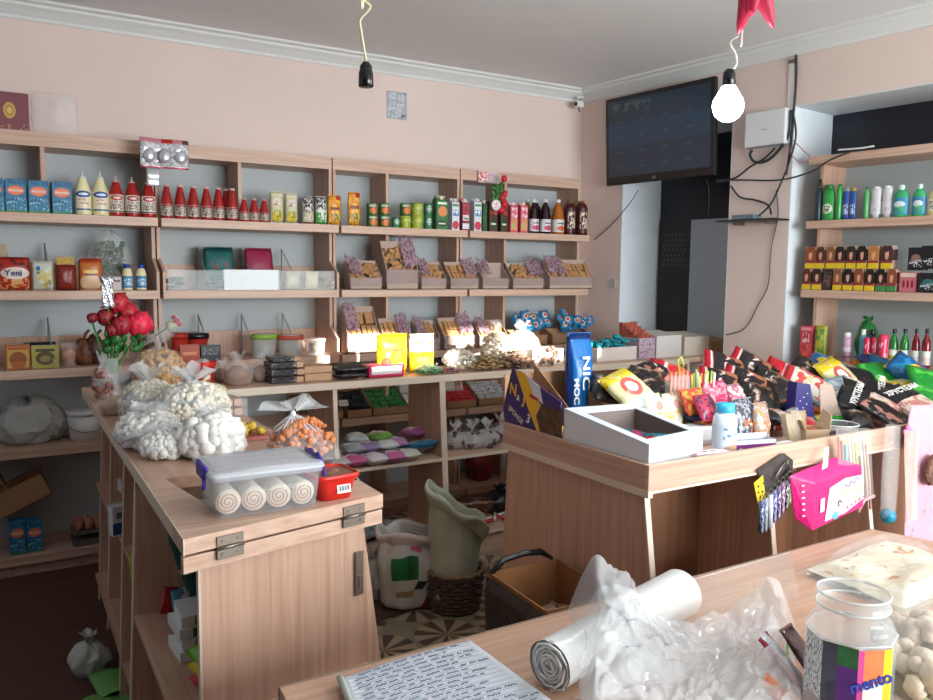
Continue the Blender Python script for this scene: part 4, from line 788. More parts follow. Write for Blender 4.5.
for i, (u, s, sy, lb) in enumerate(((222, .055, 3.9, 'behind the other two, beside the red bucket'), (238, .075, 3.77, 'nearest the counter edge'), (262, .065, 3.85, 'leaning towards the black stacked packs'))):
    p = oy(u, 370, sy); fbag('granule_bag', 'clear knotted bag of brown granules, ' + lb, (p.x, sy, Z1), s, s * .8, s * 1.5, CLEAR, None, 0, 0, i, s * .5, .2, .25, core=BRN, group='bags of brown granules')
# stacked black packs with tan ends, tan blocks
def block(label, u1, u2, z0, h, yy, m, m2, d=.12, name='wafer_pack', group='stacked packs on the middle counter'):
    x, w, _ = cslot(u1, u2, 360, yy); t = thing(name, label, 'packet', (x, yy, z0), group=group)
    b = B(); b.box(-w / 2, w * .28 if m2 else w / 2, 0, d, 0, h); b.obj('wrapper', m, t, bev=.004)
    if m2: b = B(); b.box(w * .28, w / 2, .002, d - .002, .001, h - .001); b.obj('pale_end', m2, t, bev=.002)
    return t
BP = mat('black_wrapper', '#2a2528', .2, var=.4, vs=30, bump=.4); TN = mat('tan_wafer', '#c49b78', .6, var=.1, vs=40)
for i, (z, u1, u2, lb) in enumerate(((0, 270, 303, 'bottom'), (.036, 270, 304, 'second from the bottom'), (.072, 270, 303, 'third from the bottom'), (.104, 272, 300, 'topmost'))): block('black wrapped pack with a tan end, %s of its stack' % lb, u1, u2, Z1 + z, .03 if z < .1 else .022, 3.72, BP, TN)
block('tan wafer block, lower of two', 304, 332, Z1, .038, 3.72, TN, None); block('tan wafer block, upper of two', 304, 332, Z1 + .04, .034, 3.72, TN, None)
for i, z in enumerate((0, .03)): x, w, h = cslot(333, 366, 362, 3.73); pouch('black_crinkled_pack', 'crinkled black pack with glossy film, %s of two beside the tan blocks' % ('lower', 'upper')[i], 'packet', w, .12, .04, BP, (x, 3.795, Z1 + .018 + z), rot=(PI / 2 - .05, 0, 0), rz=0, seed=i, wr=.3, group='crinkled black packs')
x, w, h = cslot(367, 403, 364, 3.72); t = thing('marshmallow_pack', 'magenta pack with a white label at the counter edge', 'packet', (x, 3.70, Z1)); B().box(-w / 2, w / 2, 0, .1, 0, h * .95).obj('pack', mat('magenta_film', '#cc2b5c', .3), t, bev=.008); B().box(-w * .42, w * .42, -.001, 0, h * .25, h * .85).obj('label', pm('white_label_grey', '#dfe2e4', [('n', .5, .5, .9, .6, '#9aa0a8', 10, .6)]), t)
YB_ = pm('yellow_snack', '#f2c01c', [('e', .25, .3, .3, .3, '#7a4a28'), ('e', .7, .18, .35, .25, '#8a5a30'), ('e', .68, .22, .2, .14, '#e8d8b8'), ('n', .5, .6, .8, .2, '#b87a1c', 7, .56)], .3)
x, w, h = cslot(378, 409, 334, 3.78); pouch('snack_bag', 'yellow snack bag with brown script, larger, beside the magenta pack', 'snack bag', w, h, .07, YB_, (x, 3.80, Z1), seed=1, txt=('Bonny', .04, mat('brown_print', '#7a4a20', .5), .62), group='yellow snack bags')
x, w, h = cslot(411, 436, 334, 3.78); pouch('snack_bag', 'yellow and white snack bag with biscuits printed low, behind the green sweets', 'snack bag', w, h, .07, pm('yellow_snack2', '#f2c01c', [('r', .5, .8, 1, .5, '#f4ecd0'), ('n', .5, .75, .7, .15, '#c8882c', 8, .55), ('n', .5, .3, .8, .2, '#a87848', 7, .45)], .3), (x, 3.80, Z1), seed=2, group='yellow snack bags')
def sachets(label, u, yy, n, rx, ry, hh, m, sz=.04, seed=0, name='sachet_heap', kind='sachets', bag=None):
    p = oy(u, 370, yy); t = thing(name, label, 'sweets', (p.x, yy, Z1), group=None); r3 = random.Random(seed); b = B()
    for i in range(n):
        a = r3.random() * 6.28; k = math.sqrt(r3.random()); z = .008 + (1 - k) * hh * r3.random() + .3 * hh * r3.random()
        M = Matrix.Translation((k * rx * math.cos(a), k * ry * math.sin(a), z)) @ Matrix.Rotation(r3.random() * 6, 4, 'Z') @ Matrix.Rotation(PI / 2 + r3.uniform(-.7, .7), 4, 'X')
        b.pouch(sz, sz * .75, sz * .3, seed=i, n=4, M=M)
    b.obj(kind, m, t, stuff=True)
    if bag: b = B(); b.bag(rx * 1.1, ry * 1.1, hh * 1.3, seed, .2); b.obj('film', bag, t)
    return t
sachets('clear bag of green and white sweets in front of the yellow snacks', 428, 3.72, 60, .07, .05, .04, mat('green_sweets', '#3f9a48', .3, var=.9, vs=60), .028, 1, bag=CLEAR)
sachets('small heap of dark pink sweets beside the green ones', 451, 3.70, 30, .05, .03, .02, mat('plum_sweets', '#8a5a66', .3, var=.6, vs=60), .025, 2)
fbag('biscuit_bag', 'clear bag of pale ring biscuits with a green and red print', (oy(459, 370, 3.8).x, 3.80, Z1), .10, .07, .12, CLEAR, mat('pale_rings', '#d8cdb4', .6, var=.15, vs=40), 120, .012, 5, .02, .1, .2)
sachets('heap of gold and red wrapped sweets in the middle of the counter', 487, 3.76, 150, .14, .08, .07, mat('gold_red_sweets', '#a88a5a', .3, var=.8, vs=50), .032, 3)
sachets('heap of brown striped sachets beside the gold sweets', 516, 3.76, 130, .11, .08, .08, mat('brown_sachets', '#8a6a58', .35, var=.6, vs=50), .04, 4)
for i, (u, yy, s) in enumerate(((496, 3.93, .10), (522, 3.90, .13))):
    fbag('wafer_bag', 'large clear bag of pale wafers in the sun patch, %s one' % ('left', 'right')[i], (oy(u, 350, yy).x, yy, Z1), s, .08, .20, CLEAR, mat('pale_wafer', '#dccba8', .6, var=.1, vs=30), 150, .018, 7 + i, .05, .15, .2, group='bags of pale wafers', fl=.5)
def obox(name, label, u1, u2, vt, yy, d, m, contents=None, zb=Z1, wsc=.92, group=None, lidm=None, cat='box', hh=None):
    x, w, h = slot(u1, u2, vt, zb, yy); w *= wsc; h = hh or h; t = thing(name, label, cat, (x, yy, zb), group=group); k = .004
    b = B(); b.box(-w / 2, w / 2, 0, k, 0, h); b.box(-w / 2, w / 2, d - k, d, 0, h); b.box(-w / 2, -w / 2 + k, k, d - k, 0, h); b.box(w / 2 - k, w / 2, k, d - k, 0, h); b.box(-w / 2 + k, w / 2 - k, k, d - k, 0, k); b.obj('carton', m, t)
    if lidm: b = B(); b.prism([(-w / 2, 0, h), (w / 2, 0, h), (w / 2, d, h + .02), (-w / 2, d, h + .02)], (0, 0, .003)); b.obj('lid_flap', lidm, t)
    if contents: contents(t, w, d, h)
    return t
obox('white_carton', 'pale open carton on the middle counter, beside the brown sachets', 532, 566, 349, 3.76, .14, mat('offwhite_card', '#d8cfc6', .7), lambda t, w, d, h: puffs(t, 40, w * .4, d * .3, h * 1.2, .014, mat('brown_sachets', '#8a6a58'), 3))
obox('dark_carton', 'open carton of dark packs behind the blue bag', 590, 604, 352, 3.8, .16, mat('dark_card', '#3c3032', .6), slope(mat('dark_packs', '#33262a', .4, var=.5, vs=30)))
def turq(t, w, d, h):
    b = B(); r3 = random.Random(2)
    for i in range(70):
        M = Matrix.Translation((r3.uniform(-w * .48, w * .48), d * .5 + r3.uniform(-.07, .07), h + r3.random() * .06 - .01)) @ Matrix.Rotation(r3.random() * 6, 4, 'Z') @ Matrix.Rotation(r3.uniform(.6, 2.4), 4, 'X')
        b.pouch(.05, .03, .012, seed=i, n=4, M=M)
    b.obj('wrapped_sweets', mat('turquoise_wrapper', '#1a9aa8', .25, var=.5, vs=40), t, stuff=True)
obox('white_carton', 'carton heaped with turquoise wrapped sweets', 597, 640, 347, 3.76, .16, mat('offwhite_card', '#d8cfc6'), turq)
obox('biscuit_carton', 'carton with lilac printed side and a red biscuit row on top', 640, 657, 338, 3.76, .2, pm('lilac_side', '#b9a8b4', [('n', .5, .5, 1, 1, '#8a6a8a', 8, .56)]), slope(mat('red_biscuits', '#a8503c', .6, var=.3, vs=30)))
obox('white_carton', 'plain white carton near the recess', 657, 684, 336, 3.76, .22, mat('white_card', '#d4cfcc', .6), lidm=mat('white_card', '#d4cfcc'))
obox('white_carton', 'plain cream carton beside the white one', 685, 712, 337, 3.76, .22, mat('cream_card', '#cfc2b2', .6), lidm=mat('cream_card', '#cfc2b2'))
obox('cardboard_box', 'small tan cardboard box with a raised flap at the far end of the counter', 712, 731, 341, 3.74, .16, CARD, lidm=CARD)

# ================================================================== inside the middle counter
SH = .5615
PAD = ['#b9b4b8', '#c05a90', '#d8d4d8', '#c46aa0', '#c8cfc0', '#9aa0a4', '#8f7fb0', '#d0d8d8', '#b88ab8', '#7ab04a', '#c0c8cc', '#b46aa8']
pads = [(338, 463, 3.68, 0), (352, 462, 3.68, 1), (371, 459, 3.66, 2), (391, 457, 3.66, 3), (407, 452, 3.67, 4), (350, 452, 3.78, 5), (368, 450, 3.78, 6), (386, 449, 3.78, 7), (402, 446, 3.8, 8), (378, 442, 3.88, 9), (360, 444, 3.9, 10), (412, 443, 3.9, 11)]
pc = ['grey', 'magenta', 'white', 'pink', 'pale green', 'grey', 'violet', 'white', 'lilac', 'lime green', 'silver grey', 'mauve']
for i, (u, v, yy, k) in enumerate(pads):
    p = oy(u, v, yy); z = SH + .005 + (0, .035, .06)[min(2, int((yy - 3.64) / .11))]
    t = pouch('soft_packet', '%s soft packet under the counter, %s' % (pc[k], ('front row, leftmost', 'front row beside the grey one', 'front row, centre', 'front row, right of the white one', 'front row, next to the teal pack', 'middle row, leftmost', 'middle row, beside the grey one', 'middle row, right of the violet one', 'middle row, near the partition', 'top of the heap', 'back row, left', 'back row, right')[i]), 'packet', .12, .17, .06, pm('pad%d' % k, PAD[k], [('r', .5, .5, .7, .3, '#e4dfe2'), ('n', .5, .5, .8, .6, '#7a6a80', 5, .62)]), (p.x, min(yy + .09, 3.98), z + .015), rot=(PI / 2 - .12, 0, rnd.uniform(-.4, .2)), seed=i, group='soft packets under the counter')
p = oy(425, 448, 3.72); pouch('wipes_pack', 'teal wet wipes pack with pink spots beside the partition', 'packet', .19, .14, .05, pm('teal_wipes', '#1d6a8c', [('e', .3, .4, .2, .25, '#b86aa8'), ('e', .6, .3, .14, .2, '#c87ab0'), ('e', .88, .4, .14, .3, '#c8d8dc'), ('r', .5, .75, .6, .08, '#c8d8dc')], ax='xz'), (p.x - .03, 3.79, SH + .03), rot=(1.2, 0, .0), seed=4)
for i, (u, yy, lb) in enumerate(((455, 3.80, 'leftmost, leaning on the partition'), (472, 3.76, 'second, behind the dark one'), (487, 3.74, 'with dark contents, at the front'), (500, 3.85, 'rightmost, nearest the right counter'))):
    p = oy(u, 440, yy); fbag('cutlery_bag', 'shiny clear bag of dark goods under the counter, ' + lb, (p.x, yy, SH), .075, .06, .10, FILM, mat('dark_goods', '#5a4c4c', .3, metal=.3, var=.5, vs=40), 25, .02, i + 3, .05, .15, .3, group='shiny bags under the counter')
SB = .1315
for i, (u, v, c1, lb) in enumerate(((408, 512, '#3a8a5a', 'green cardboard tube lying on the bottom shelf'), (397, 516, '#7a3a2c', 'brown tube with an ochre end lying on the bottom shelf'))):
    p = oy(u, v, 3.72); t = thing('poster_tube', lb, 'tube', (p.x, 3.72, SB + .03), rot=(0, 0, .3)); r_ = .028
    b = B(); b.lathe([(r_, -.10), (r_, .22)], 16, M=Matrix.Rotation(-PI / 2, 4, 'X')); b.obj('tube', mat('tube%d' % i, c1, .3), t)
    b = B(); b.lathe([(r_ * 1.04, -.115), (r_ * 1.04, -.09)], 16, M=Matrix.Rotation(-PI / 2, 4, 'X')); b.obj('end_cap', BLACK if i else mat('grey_cap', '#a9b0ae', .4), t)
for i, (u, lb, yy) in enumerate(((375, 'flat clear wrapped pack on the bottom shelf, beside the tubes', 3.75), (352, 'flat clear wrapped pack on the bottom shelf, half hidden by the lid counter', 3.72))):
    p = oy(u, 530, yy); pouch('clear_wrapped_pack', lb, 'packet', .22, .2, .07, mat('grey_blue_film', '#7a868c', .15, var=.3, vs=20, bump=.6), (p.x, yy + .13, SB + .04), rot=(PI / 2 - .1, 0, .2), seed=i, wr=.3)
p = oy(474, 500, 3.75); pouch('foil_pack', 'copper foil pack on the bottom shelf, right bay', 'packet', .26, .16, .08, mat('copper_foil', '#6a4c40', .2, metal=.6, bump=1, bs=30), (p.x, 3.82, SB + .06), rot=(1.1, 0, -.25), seed=3, wr=.4)
p = oy(503, 498, 3.8); fbag('black_bag', 'small black bag on the bottom shelf, right bay', (p.x, 3.84, SB), .10, .08, .14, mat('black_film', '#17181c', .25, bump=.8), seed=3, neck=.03)
p = oy(494, 520, 3.70); t = thing('red_ribbon', 'tangled red and white ribbon on the bottom shelf, right bay', 'ribbon', (p.x, 3.70, SB)); b = B(); b.tube([(-.12 + .03 * i, .03 * math.sin(i * 1.7), .012 + .015 * (i % 2)) for i in range(9)], .010, 6); b.obj('red_strand', REDP, t); b = B(); b.tube([(-.09 + .03 * i, .04 * math.cos(i * 1.3) + .02, .014 + .02 * ((i + 1) % 2)) for i in range(7)], .008, 6); b.obj('white_strand', WHITE, t)

# ================================================================== GOODS ON THE LEFT COUNTER (A)
# roses
p = oz(111, 398, 1.0); vx, vy = p.x, min(p.y, 3.9); t = thing('rose_vase', 'clear glass vase of red artificial roses at the counter corner', 'vase', (vx, vy, Z1))
b = B(); b.lathe([(.03, 0), (.036, .005), (.03, .08), (.034, .17)], 20, cap=False); b.obj('vase', mat('clear_glass', '#e8f0f0', .05, alpha=.3), t)
def rose(b, c, r):
    for k in range(5): b.ell((c[0] + r * .35 * math.cos(k * 1.26), c[1] + r * .35 * math.sin(k * 1.26), c[2]), (r * .75, r * .7, r), 10, amp=.5, seed=k, fr=25)
fl = [(92, 318, .02, '#7c1420'), (105, 317, .033, '#86161f'), (118, 303, .042, '#b52230'), (122, 325, .04, '#9c1a26'), (139, 324, .05, '#e02848'), (128, 312, .038, '#b21f2c'), (112, 330, .026, '#8a1822')]
st = B()
for i, (u, v, r_, c_) in enumerate(fl):
    q = oy(u, v, vy - .04 + .02 * (i % 3)); l = (q.x - vx, q.y - vy, q.z - Z1); b = B(); rose(b, (0, 0, 0), r_); b.obj('rose', mat('rose%s' % c_, c_, .5, var=.35, vs=60), t, loc=l)
    st.tube([(0, 0, .02), (l[0] * .3, l[1] * .3, .14), (l[0], l[1], l[2] - r_ * .5)], .004)
st.obj('stems', GREEN, t)
b = B(); r3 = random.Random(4)
for i in range(60):
    q = oy(r3.uniform(105, 142), r3.uniform(332, 352), vy + r3.uniform(-.06, .05)); b.ell((q.x - vx, q.y - vy, q.z - Z1), (.018, .004, .012), 6, Matrix.Rotation(r3.random() * 6, 3, 'Z') @ Matrix.Rotation(r3.random() * 3, 3, 'Y'))
b.obj('leaves', mat('rose_leaf', '#1f6a24', .6, var=.3, vs=50), t, stuff=True)
fo = oy(108, 308, vy - .05); fz = oy(108, 276, vy - .05).z; b = B(); b.grid(lambda a, c: ((a - .5) * (.062 - .02 * c * (1 - c) * 4), .012 * math.sin(a * 14 + c * 9), c * (fz - fo.z)), 10, 12); fw = b.obj('foil_wrap', mat('silver_foil', '#dfe2e6', .2, metal=.9, bump=.8, bs=40), t, 'twisted silver foil', loc=(fo.x - vx, -.05, fo.z - Z1), solid=.001)
b = B(); b.tube([(0, 0, 0), (.01, .03, -.12), (vx - fo.x, .05, Z1 - fo.z + .05)], .003); b.obj('foil_stick', GREEN, fw)
q0 = oy(143, 345, 3.85); q1 = oy(178, 320, 3.80); v_ = q1 - q0
t = thing('wrapped_rose', 'single white and red rose bud in a clear cone, leaning to the right', 'flower', q0); M = v_.to_track_quat('Z', 'Y').to_matrix().to_4x4(); L_ = v_.length
b = B(); b.lathe([(.004, -.02), (.012, .03), (.03, L_ * .85), (.038, L_ * 1.05)], 14, M=M, cap=False); b.obj('cone', CLEAR, t)
b = B(); b.ell(M @ Vector((0, 0, L_ * .8)), (.02, .02, .028), 10, M.to_3x3(), amp=.4); b.obj('bud', mat('white_green_bud', '#b9c09a', .5, var=.2, vs=60), t)
b = B(); [b.ell(M @ Vector((.02 * math.cos(k * 1.57), .02 * math.sin(k * 1.57), L_ * .97)), (.012, .012, .010), 8, amp=.4, seed=k) for k in range(4)]; b.obj('petal_tips', mat('petal_red', '#c8303c', .5), t)
b = B(); b.tube([(0, 0, 0), M @ Vector((0, 0, L_ * .7))], .003); b.obj('stem', GREEN, t)
# bags
p = oz(118, 414, 1.0); fbag('rice_bag', 'small clear knotted bag of cream grains at the counter corner', (p.x, p.y - .0, Z1), .075, .06, .085, CLEAR, None, 0, 0, 3, .08, .18, .35, core=mat('cream_grain', '#c2a284', .8, var=.1, vs=120))
t_ = oz(103, 400, 1.0); fbag('sweet_bag', 'slim clear bag of pinkish goods beside the rose vase', (t_.x, min(t_.y, 3.92), Z1), .04, .035, .14, CLEAR, mat('dim_pink', '#8c5a50', .6, var=.4, vs=40), 50, .014, 6, .05, .2, .2)
WB = mat('white_bag_film', '#f4f7f8', .25, alpha=.46, bump=.8, bs=22); POP = mat('white_puffs', '#efeee8', .7); CRM = mat('cream_puffs', '#e9e2d0', .7, var=.05, vs=20)
def wbag(label, u, v, yy, rx, ry, h, seed, cont, n, r, nk=.05, amp=.16, lean=0):
    p = oy(u, v, yy); t = fbag('white_bag', label, (p.x, yy, Z1), rx, ry, h, WB, cont, n, r, seed, nk, .16, .35, amp, group='white bags on the left counter', core=mat('white_fill', '#f0f0ee', .6, bump=.5, bs=60), cs=.97); return t
wbag('white bag of popcorn-like puffs with a ruffled top, furthest of the white bags', 150, 430, 2.98, .10, .15, .15, 1, CRM, 700, .011)
wbag('large white bag of pale puffs, middle of the heap', 193, 430, 2.78, .125, .13, .16, 2, CRM, 700, .012)
wbag('crumpled white bag hanging over the left counter edge', 150, 455, 2.60, .095, .13, .10, 3, POP, 420, .014, .03, .3)
wbag('white bag of large round meringues nearest the food box', 212, 458, 2.36, .088, .08, .12, 4, POP, 170, .022, .03, .2)
wbag('flat torn white bag beside the food box', 172, 468, 2.42, .085, .07, .07, 5, POP, 260, .015, .02, .3)
p = oz(238, 432, 1.0); q = oz(285, 425, 1.0)
for i, (u, v, w_, z, m, lb) in enumerate(((254, 432, .22, .0, mat('beige_biscuits', '#b58a74', .5, var=.2, vs=30), 'flat clear pack of beige biscuits, lower of two, behind the orange bag'), (256, 424, .22, .035, mat('beige_biscuits', '#b58a74'), 'flat clear pack of beige biscuits, upper of two, behind the orange bag'))):
    p = oz(u, v, 1.0); t = thing('biscuit_pack', lb, 'packet', (.72, 3.02, Z1 + z), group='flat biscuit packs'); b = B()
    for k in range(6): b.box(-.10 + k * .034, -.10 + k * .034 + .03, -.06, .06, .003, .03)
    b.obj('biscuits', m, t, bev=.003); b = B(); b.box(-.115, .115, -.075, .075, 0, .034); b.obj('film', CLEAR, t)
t = thing('cream_bag', 'pale yellow bag standing behind the beige biscuit packs', 'bag', (.76, 3.32, Z1)); b = B(); b.bag(.10, .06, .085, 3, .15); b.obj('bag', mat('pale_yellow_film', '#d8d2ac', .4, bump=.4), t)
b = B(); b.tube([(0, 0, .08), (.01, -.01, .10), (.02, 0, .11)], [.012, .008, .014]); b.obj('twist', mat('pale_yellow_film', '#d8d2ac'), t)
t = thing('sweet_pack', 'flat pack of red and yellow sweets between the white bags and orange bag', 'packet', (.665, 2.56, Z1)); b = B(); b.box(-.13, .13, -.05, .07, 0, .012); b.obj('tray', mat('pink_card', '#b56a60', .6), t)
for c, nm, s0_ in (('#c03a40', 'red_sweets', 0), ('#d8b840', 'yellow_sweets', 1)):
    b = B()
    for i in range(26): b.ell(((-.10 if s0_ == 0 else .04) + rnd.uniform(-.02, .06), rnd.uniform(-.04, .05), .02 + rnd.random() * .02), (.014, .012, .010), 7)
    b.obj(nm, mat(nm, c, .4, var=.3, vs=40), t, stuff=True)
t.rotation_euler = (0, 0, 0)
# food box with rolls
bA = oz(217, 521, 1.0); bB = oz(318, 507, 1.0); an = math.atan2(bB.y - bA.y, bB.x - bA.x); W = (bB - bA).length; cx_ = (bA + bB) / 2
D_ = .175; Hh = .085; t = thing('food_container', 'clear lidded food box with purple clips holding cream rolls', 'container', (cx_.x, cx_.y, Z1), an)
PLB = mat('clear_box_plastic', '#e6ecf4', .12, alpha=.15); LID = mat('frosted_lid', '#e4e9f0', .2, alpha=.55, bump=.3, bs=20)
def rbox(b, w, d, z0, z1, w2=None, d2=None, y0=0):
    w2 = w2 or w; d2 = d2 or d; n = 24; r = .02
    def ring(w, d, z):
        o = []
        for i in range(n):
            a = 2 * PI * i / n; c_, s_ = math.cos(a), math.sin(a); o.append((math.copysign(w / 2 - r, c_) + r * c_, y0 + math.copysign(d / 2 - r, s_) + r * s_, z))
        return o
    b.add(ring(w, d, z0) + ring(w2, d2, z1), [(i, (i + 1) % n, n + (i + 1) % n, n + i) for i in range(n)] + [tuple(range(n - 1, -1, -1))]); return ring
b = B(); b.sm = True; rbox(b, W, D_, 0, Hh, W * 1.08, D_ * 1.08, D_ / 2); b.obj('body', PLB, t, solid=.0015)
b = B(); b.sm = True
rg = rbox(b, W * 1.12, D_ * 1.12, Hh, Hh + .02, W * 1.13, D_ * 1.13, D_ / 2); b.add(rg(W * 1.13, D_ * 1.13, Hh + .02), [tuple(range(24))]); b.add(rg(W * .95, D_ * .85, Hh + .0205), [tuple(range(24))]); lo_ = b.obj('lid', LID, t)
b = B(); b.tube([Vector(q) for q in rg(W * 1.135, D_ * 1.14, Hh + .012)] + [Vector(rg(W * 1.135, D_ * 1.14, Hh + .012)[0])], .0035, 6); b.obj('lid_rim', mat('frosted_rim', '#dde3ea', .2, alpha=.7), lo_)
PUR = mat('purple_clip', '#3f2f9c', .35)
for s in (-1, 1):
    b = B(); X = s * W * .565
    b.tube([(X, D_ * .15, Hh + .022), (X + s * .006, D_ * .15, Hh + .012), (X + s * .007, D_ * .12, Hh - .02)], .004); b.tube([(X, D_ * .15, Hh + .022), (X + s * .003, D_ * .3, Hh + .026), (X, D_ * .42, Hh + .020), (X + s * .003, D_ * .58, Hh + .026), (X, D_ * .75, Hh + .022)], .0055); b.box(min(X, X + s * .005), max(X, X + s * .005), D_ * .2, D_ * .7, Hh - .005, Hh + .02); b.obj('clip', PUR, t, 'purple side clip')
RC = mat('roll_cake', '#e3d5c0', .8, var=.06, vs=40); RJ = mat('roll_filling', '#c79a84', .8)
r_ = .0285
for k in range(4):
    X = -W * .375 + k * W * .25; Mx = Matrix.Translation((X, .0, r_ + .004)) @ Matrix.Rotation(-PI / 2, 4, 'X')
    rl = thing('swiss_roll', 'cream swiss roll in the food box, ' + ('leftmost', 'second from the left', 'third from the left', 'rightmost, turned on its side')[k], 'cake', t.matrix_world.to_translation() if False else (0, 0, 0), group='swiss rolls')
    Mw = Matrix.Translation((cx_.x, cx_.y, Z1 + .001)) @ Matrix.Rotation(an, 4, 'Z')
    rl.location = Mw @ Vector((X, .018, r_ + .003)); rl.rotation_euler = (-PI / 2, 0, an) if k < 3 else (-PI / 2, 0, an + .15)
    b = B(); b.lathe([(r_ * .93, 0), (r_, .003), (r_, .13), (r_ * .93, .133)], 20); b.obj('cake', RC, rl)
    b = B(); b.tube([(r_ * (.12 + .72 * i / 30) * math.cos(i * .55), r_ * (.12 + .72 * i / 30) * math.sin(i * .55), -.0005) for i in range(31)], .0016, 5); b.obj('filling_swirl', RJ, rl)
    if False:
        r2_ = dup(rl); r2_.location = Mw @ Vector((X + W * .115, .03, r_ * 2.55)); r2_['label'] = 'cream swiss roll in the upper layer, ' + ('leftmost', 'middle', 'rightmost')[k]
# red tub with barcode
p = oz(338, 501, 1.0); t = thing('food_tub', 'square red food tub with barcode label and clear lid beside the food box', 'tub', (p.x + .0, p.y + .05, Z1), .1)
b = B(); b.sm = True; rbox(b, .082, .082, 0, .05, .10, .10); b.obj('body', RED, t)
b = B(); b.sm = True; rg = rbox(b, .112, .112, .05, .062, .114, .114); b.obj('rim', mat('bright_red_rim', '#e02a20', .3), t, solid=.003)
b = B(); b.add(rg(.104, .104, .058), [tuple(range(24))]); b.obj('lid_window', mat('smoky_lid', '#8a6a5a', .1, alpha=.7, bump=.5), t); b = B(); b.ell((0, 0, .048), (.038, .036, .012), 12, amp=.6); b.obj('food', mat('brown_food', '#a06a50', .6, var=.3, vs=60), t)
b = B(); b.box(-.018, .018, -.0005, .0005, -.01, .01); b.obj('barcode_label', pm('barcode', '#e6e6e2', [('r', .1 + .8 * i / 12, .55, .03 + .02 * (i % 3), .6, '#2a2a2a') for i in range(13)]), t, 'white barcode label', loc=(.012, -.0485, .026), rot=(-.18, 0, 0))
# orange crisps bag with a big bow
p = oy(302, 470, 2.23); ORG = mat('orange_crisps', '#d08250', .6, var=.25, vs=50)
kx, kz = oy(293, 414, 2.23).x - p.x, oy(293, 414, 2.23).z - Z1
t = thing('crisp_bag', 'clear gathered bag of orange crisps tied at the neck', 'bag', (p.x, 2.23, Z1))
puffs(t, 260, .105, .07, .115, .011, ORG, 5)
b = B(); n = 40
def fb(a, c):
    an_ = a * 2 * PI; k = c
    rr = (.118 * (1 - k) ** .75 + .008) if c < 1 else .008
    q = 1 + .12 * math.sin(an_ * 9) * (k) + .05 * math.sin(an_ * 5)
    return (kx * k ** 1.4 + rr * q * math.cos(an_), rr * .72 * q * math.sin(an_), kz * k)
b.grid(fb, n, 14); b.obj('film', CLEAR, t)
b = B()
for i in range(15):
    a = i / 15 * 2 * PI; b.tube([fb(a / 2 / PI, .35 + .1 * (i % 3)), fb(a / 2 / PI, .75), (kx, 0, kz)], [.0008, .0016, .003], 4)
b.obj('pleats', mat('white_pleats', '#eef2f4', .2, alpha=.8), t)
b = B(); b.ell((kx, 0, kz), (.009, .009, .012), 10); b.tube([(kx, 0, kz), (kx - .04, -.01, kz - .035), (kx - .055, -.01, kz - .045)], .002); b.obj('knot', mat('white_tie', '#e8ecee', .4), t)
b = B()
def fl_(a, c):
    an_ = (a - .5) * 2; l = .010 + .062 * c
    return (kx + l * an_ * 1.45 + .0, .02 * math.sin(a * 17) * c, kz + l * (1.1 - .85 * abs(an_) ** 1.2) * (.62 + .25 * math.sin(a * 11)) + .008)
b.grid(fl_, 30, 8); b.grid(lambda a, c: (lambda v: (v[0], v[1] + .02 * c, v[2] * 1.0 + .004 * math.sin(a * 20)))(fl_(a, c * .9)), 30, 8); b.obj('ruffled_top', mat('glossy_film', '#f4f8f8', .08, alpha=.28, bump=1, bs=25), t)
# blocks in the well
for i, (x, y, r0) in enumerate(((.44, 1.93, .2), (.48, 1.87, -.1))):
    t = thing('wooden_block', 'small beige block lying in the open well, %s one' % ('back', 'front')[i], 'block', (x, y, .9315), r0, group='blocks in the well'); B().box(-.035, .035, -.022, .022, 0, .03).obj('block', mat('beige_block', '#b9a08a', .7, var=.1), t, bev=.003); b = B(); b.box(-.0355, .0355, -.004, .004, .0301, .0306); b.obj('tape', mat('pale_tape', '#cfc2b0', .5), t)
# things on A's side shelf
SA = .5615
t = thing('umbrella', 'folded dark green umbrella leaning in the left counter shelf', 'umbrella', (.51, 2.17, SA + .01), rot=(.1, -.33, 0)); b = B(); b.lathe([(.008, 0), (.022, .03), (.028, .2), (.022, .30), (.012, .31)], 14); b.obj('canopy', mat('bottle_green', '#0f4a44', .5, bump=.5, bs=60), t); b = B(); b.lathe([(.029, .19), (.029, .205)], 14, cap=False); b.obj('strap', mat('clear_band', '#9ab0b0', .3), t); b = B(); b.tube([(0, 0, .30), (0, 0, .33), (.01, 0, .345), (.022, 0, .34)], .006); b.obj('handle', WHITE, t)
for i, (dx, m) in enumerate(((.035, mat('pink_rod', '#c89a88', .5)), (.06, mat('green_rod', '#1d5a3c', .5)))):
    t = thing('rod', ('pink-tan', 'dark green')[i] + ' thin rod leaning beside the green umbrella', 'rod', (.515 + dx, 2.14, SA), rot=(.05, -.33, 0)); b = B(); b.tube([(0, 0, 0.005), (0, 0, .30)], .006, 8); b.obj('shaft', m, t); b = B(); b.ell((0, 0, .3), (.008, .008, .008), 8); b.obj('tip', WHITE, t)
for i, (u, v, c, lb) in enumerate(((161, 603, '#b5281e', 'red packet with a black edge on the side shelf'), (174, 598, '#5aa0bc', 'light blue packet standing behind the red one'), (183, 604, '#cfd8da', 'clear white packet beside the red one'), (176, 608, '#c8c030', 'thin yellow-green packet beside the red one'))):
    p = oz(u, v, SA); pouch('small_packet', lb, 'packet', .05 if i < 2 else .03, .075 - .01 * i, .018, pm('small_packet%d' % i, c, [('r', .85, .5, .2, 1, '#1c1c20' if i == 0 else '#e8e8e4')]), (p.x, min(p.y, 2.33), SA), rot=(-.25, .35 if i == 0 else 0, .3), seed=i, group='packets on the side shelf')
def sbox(label, x, y, z, w, d, h, m, rz=0, name='toothpaste_box'): return carton(name, label, 'box', w, d, h, m, (x, y, z), rz)
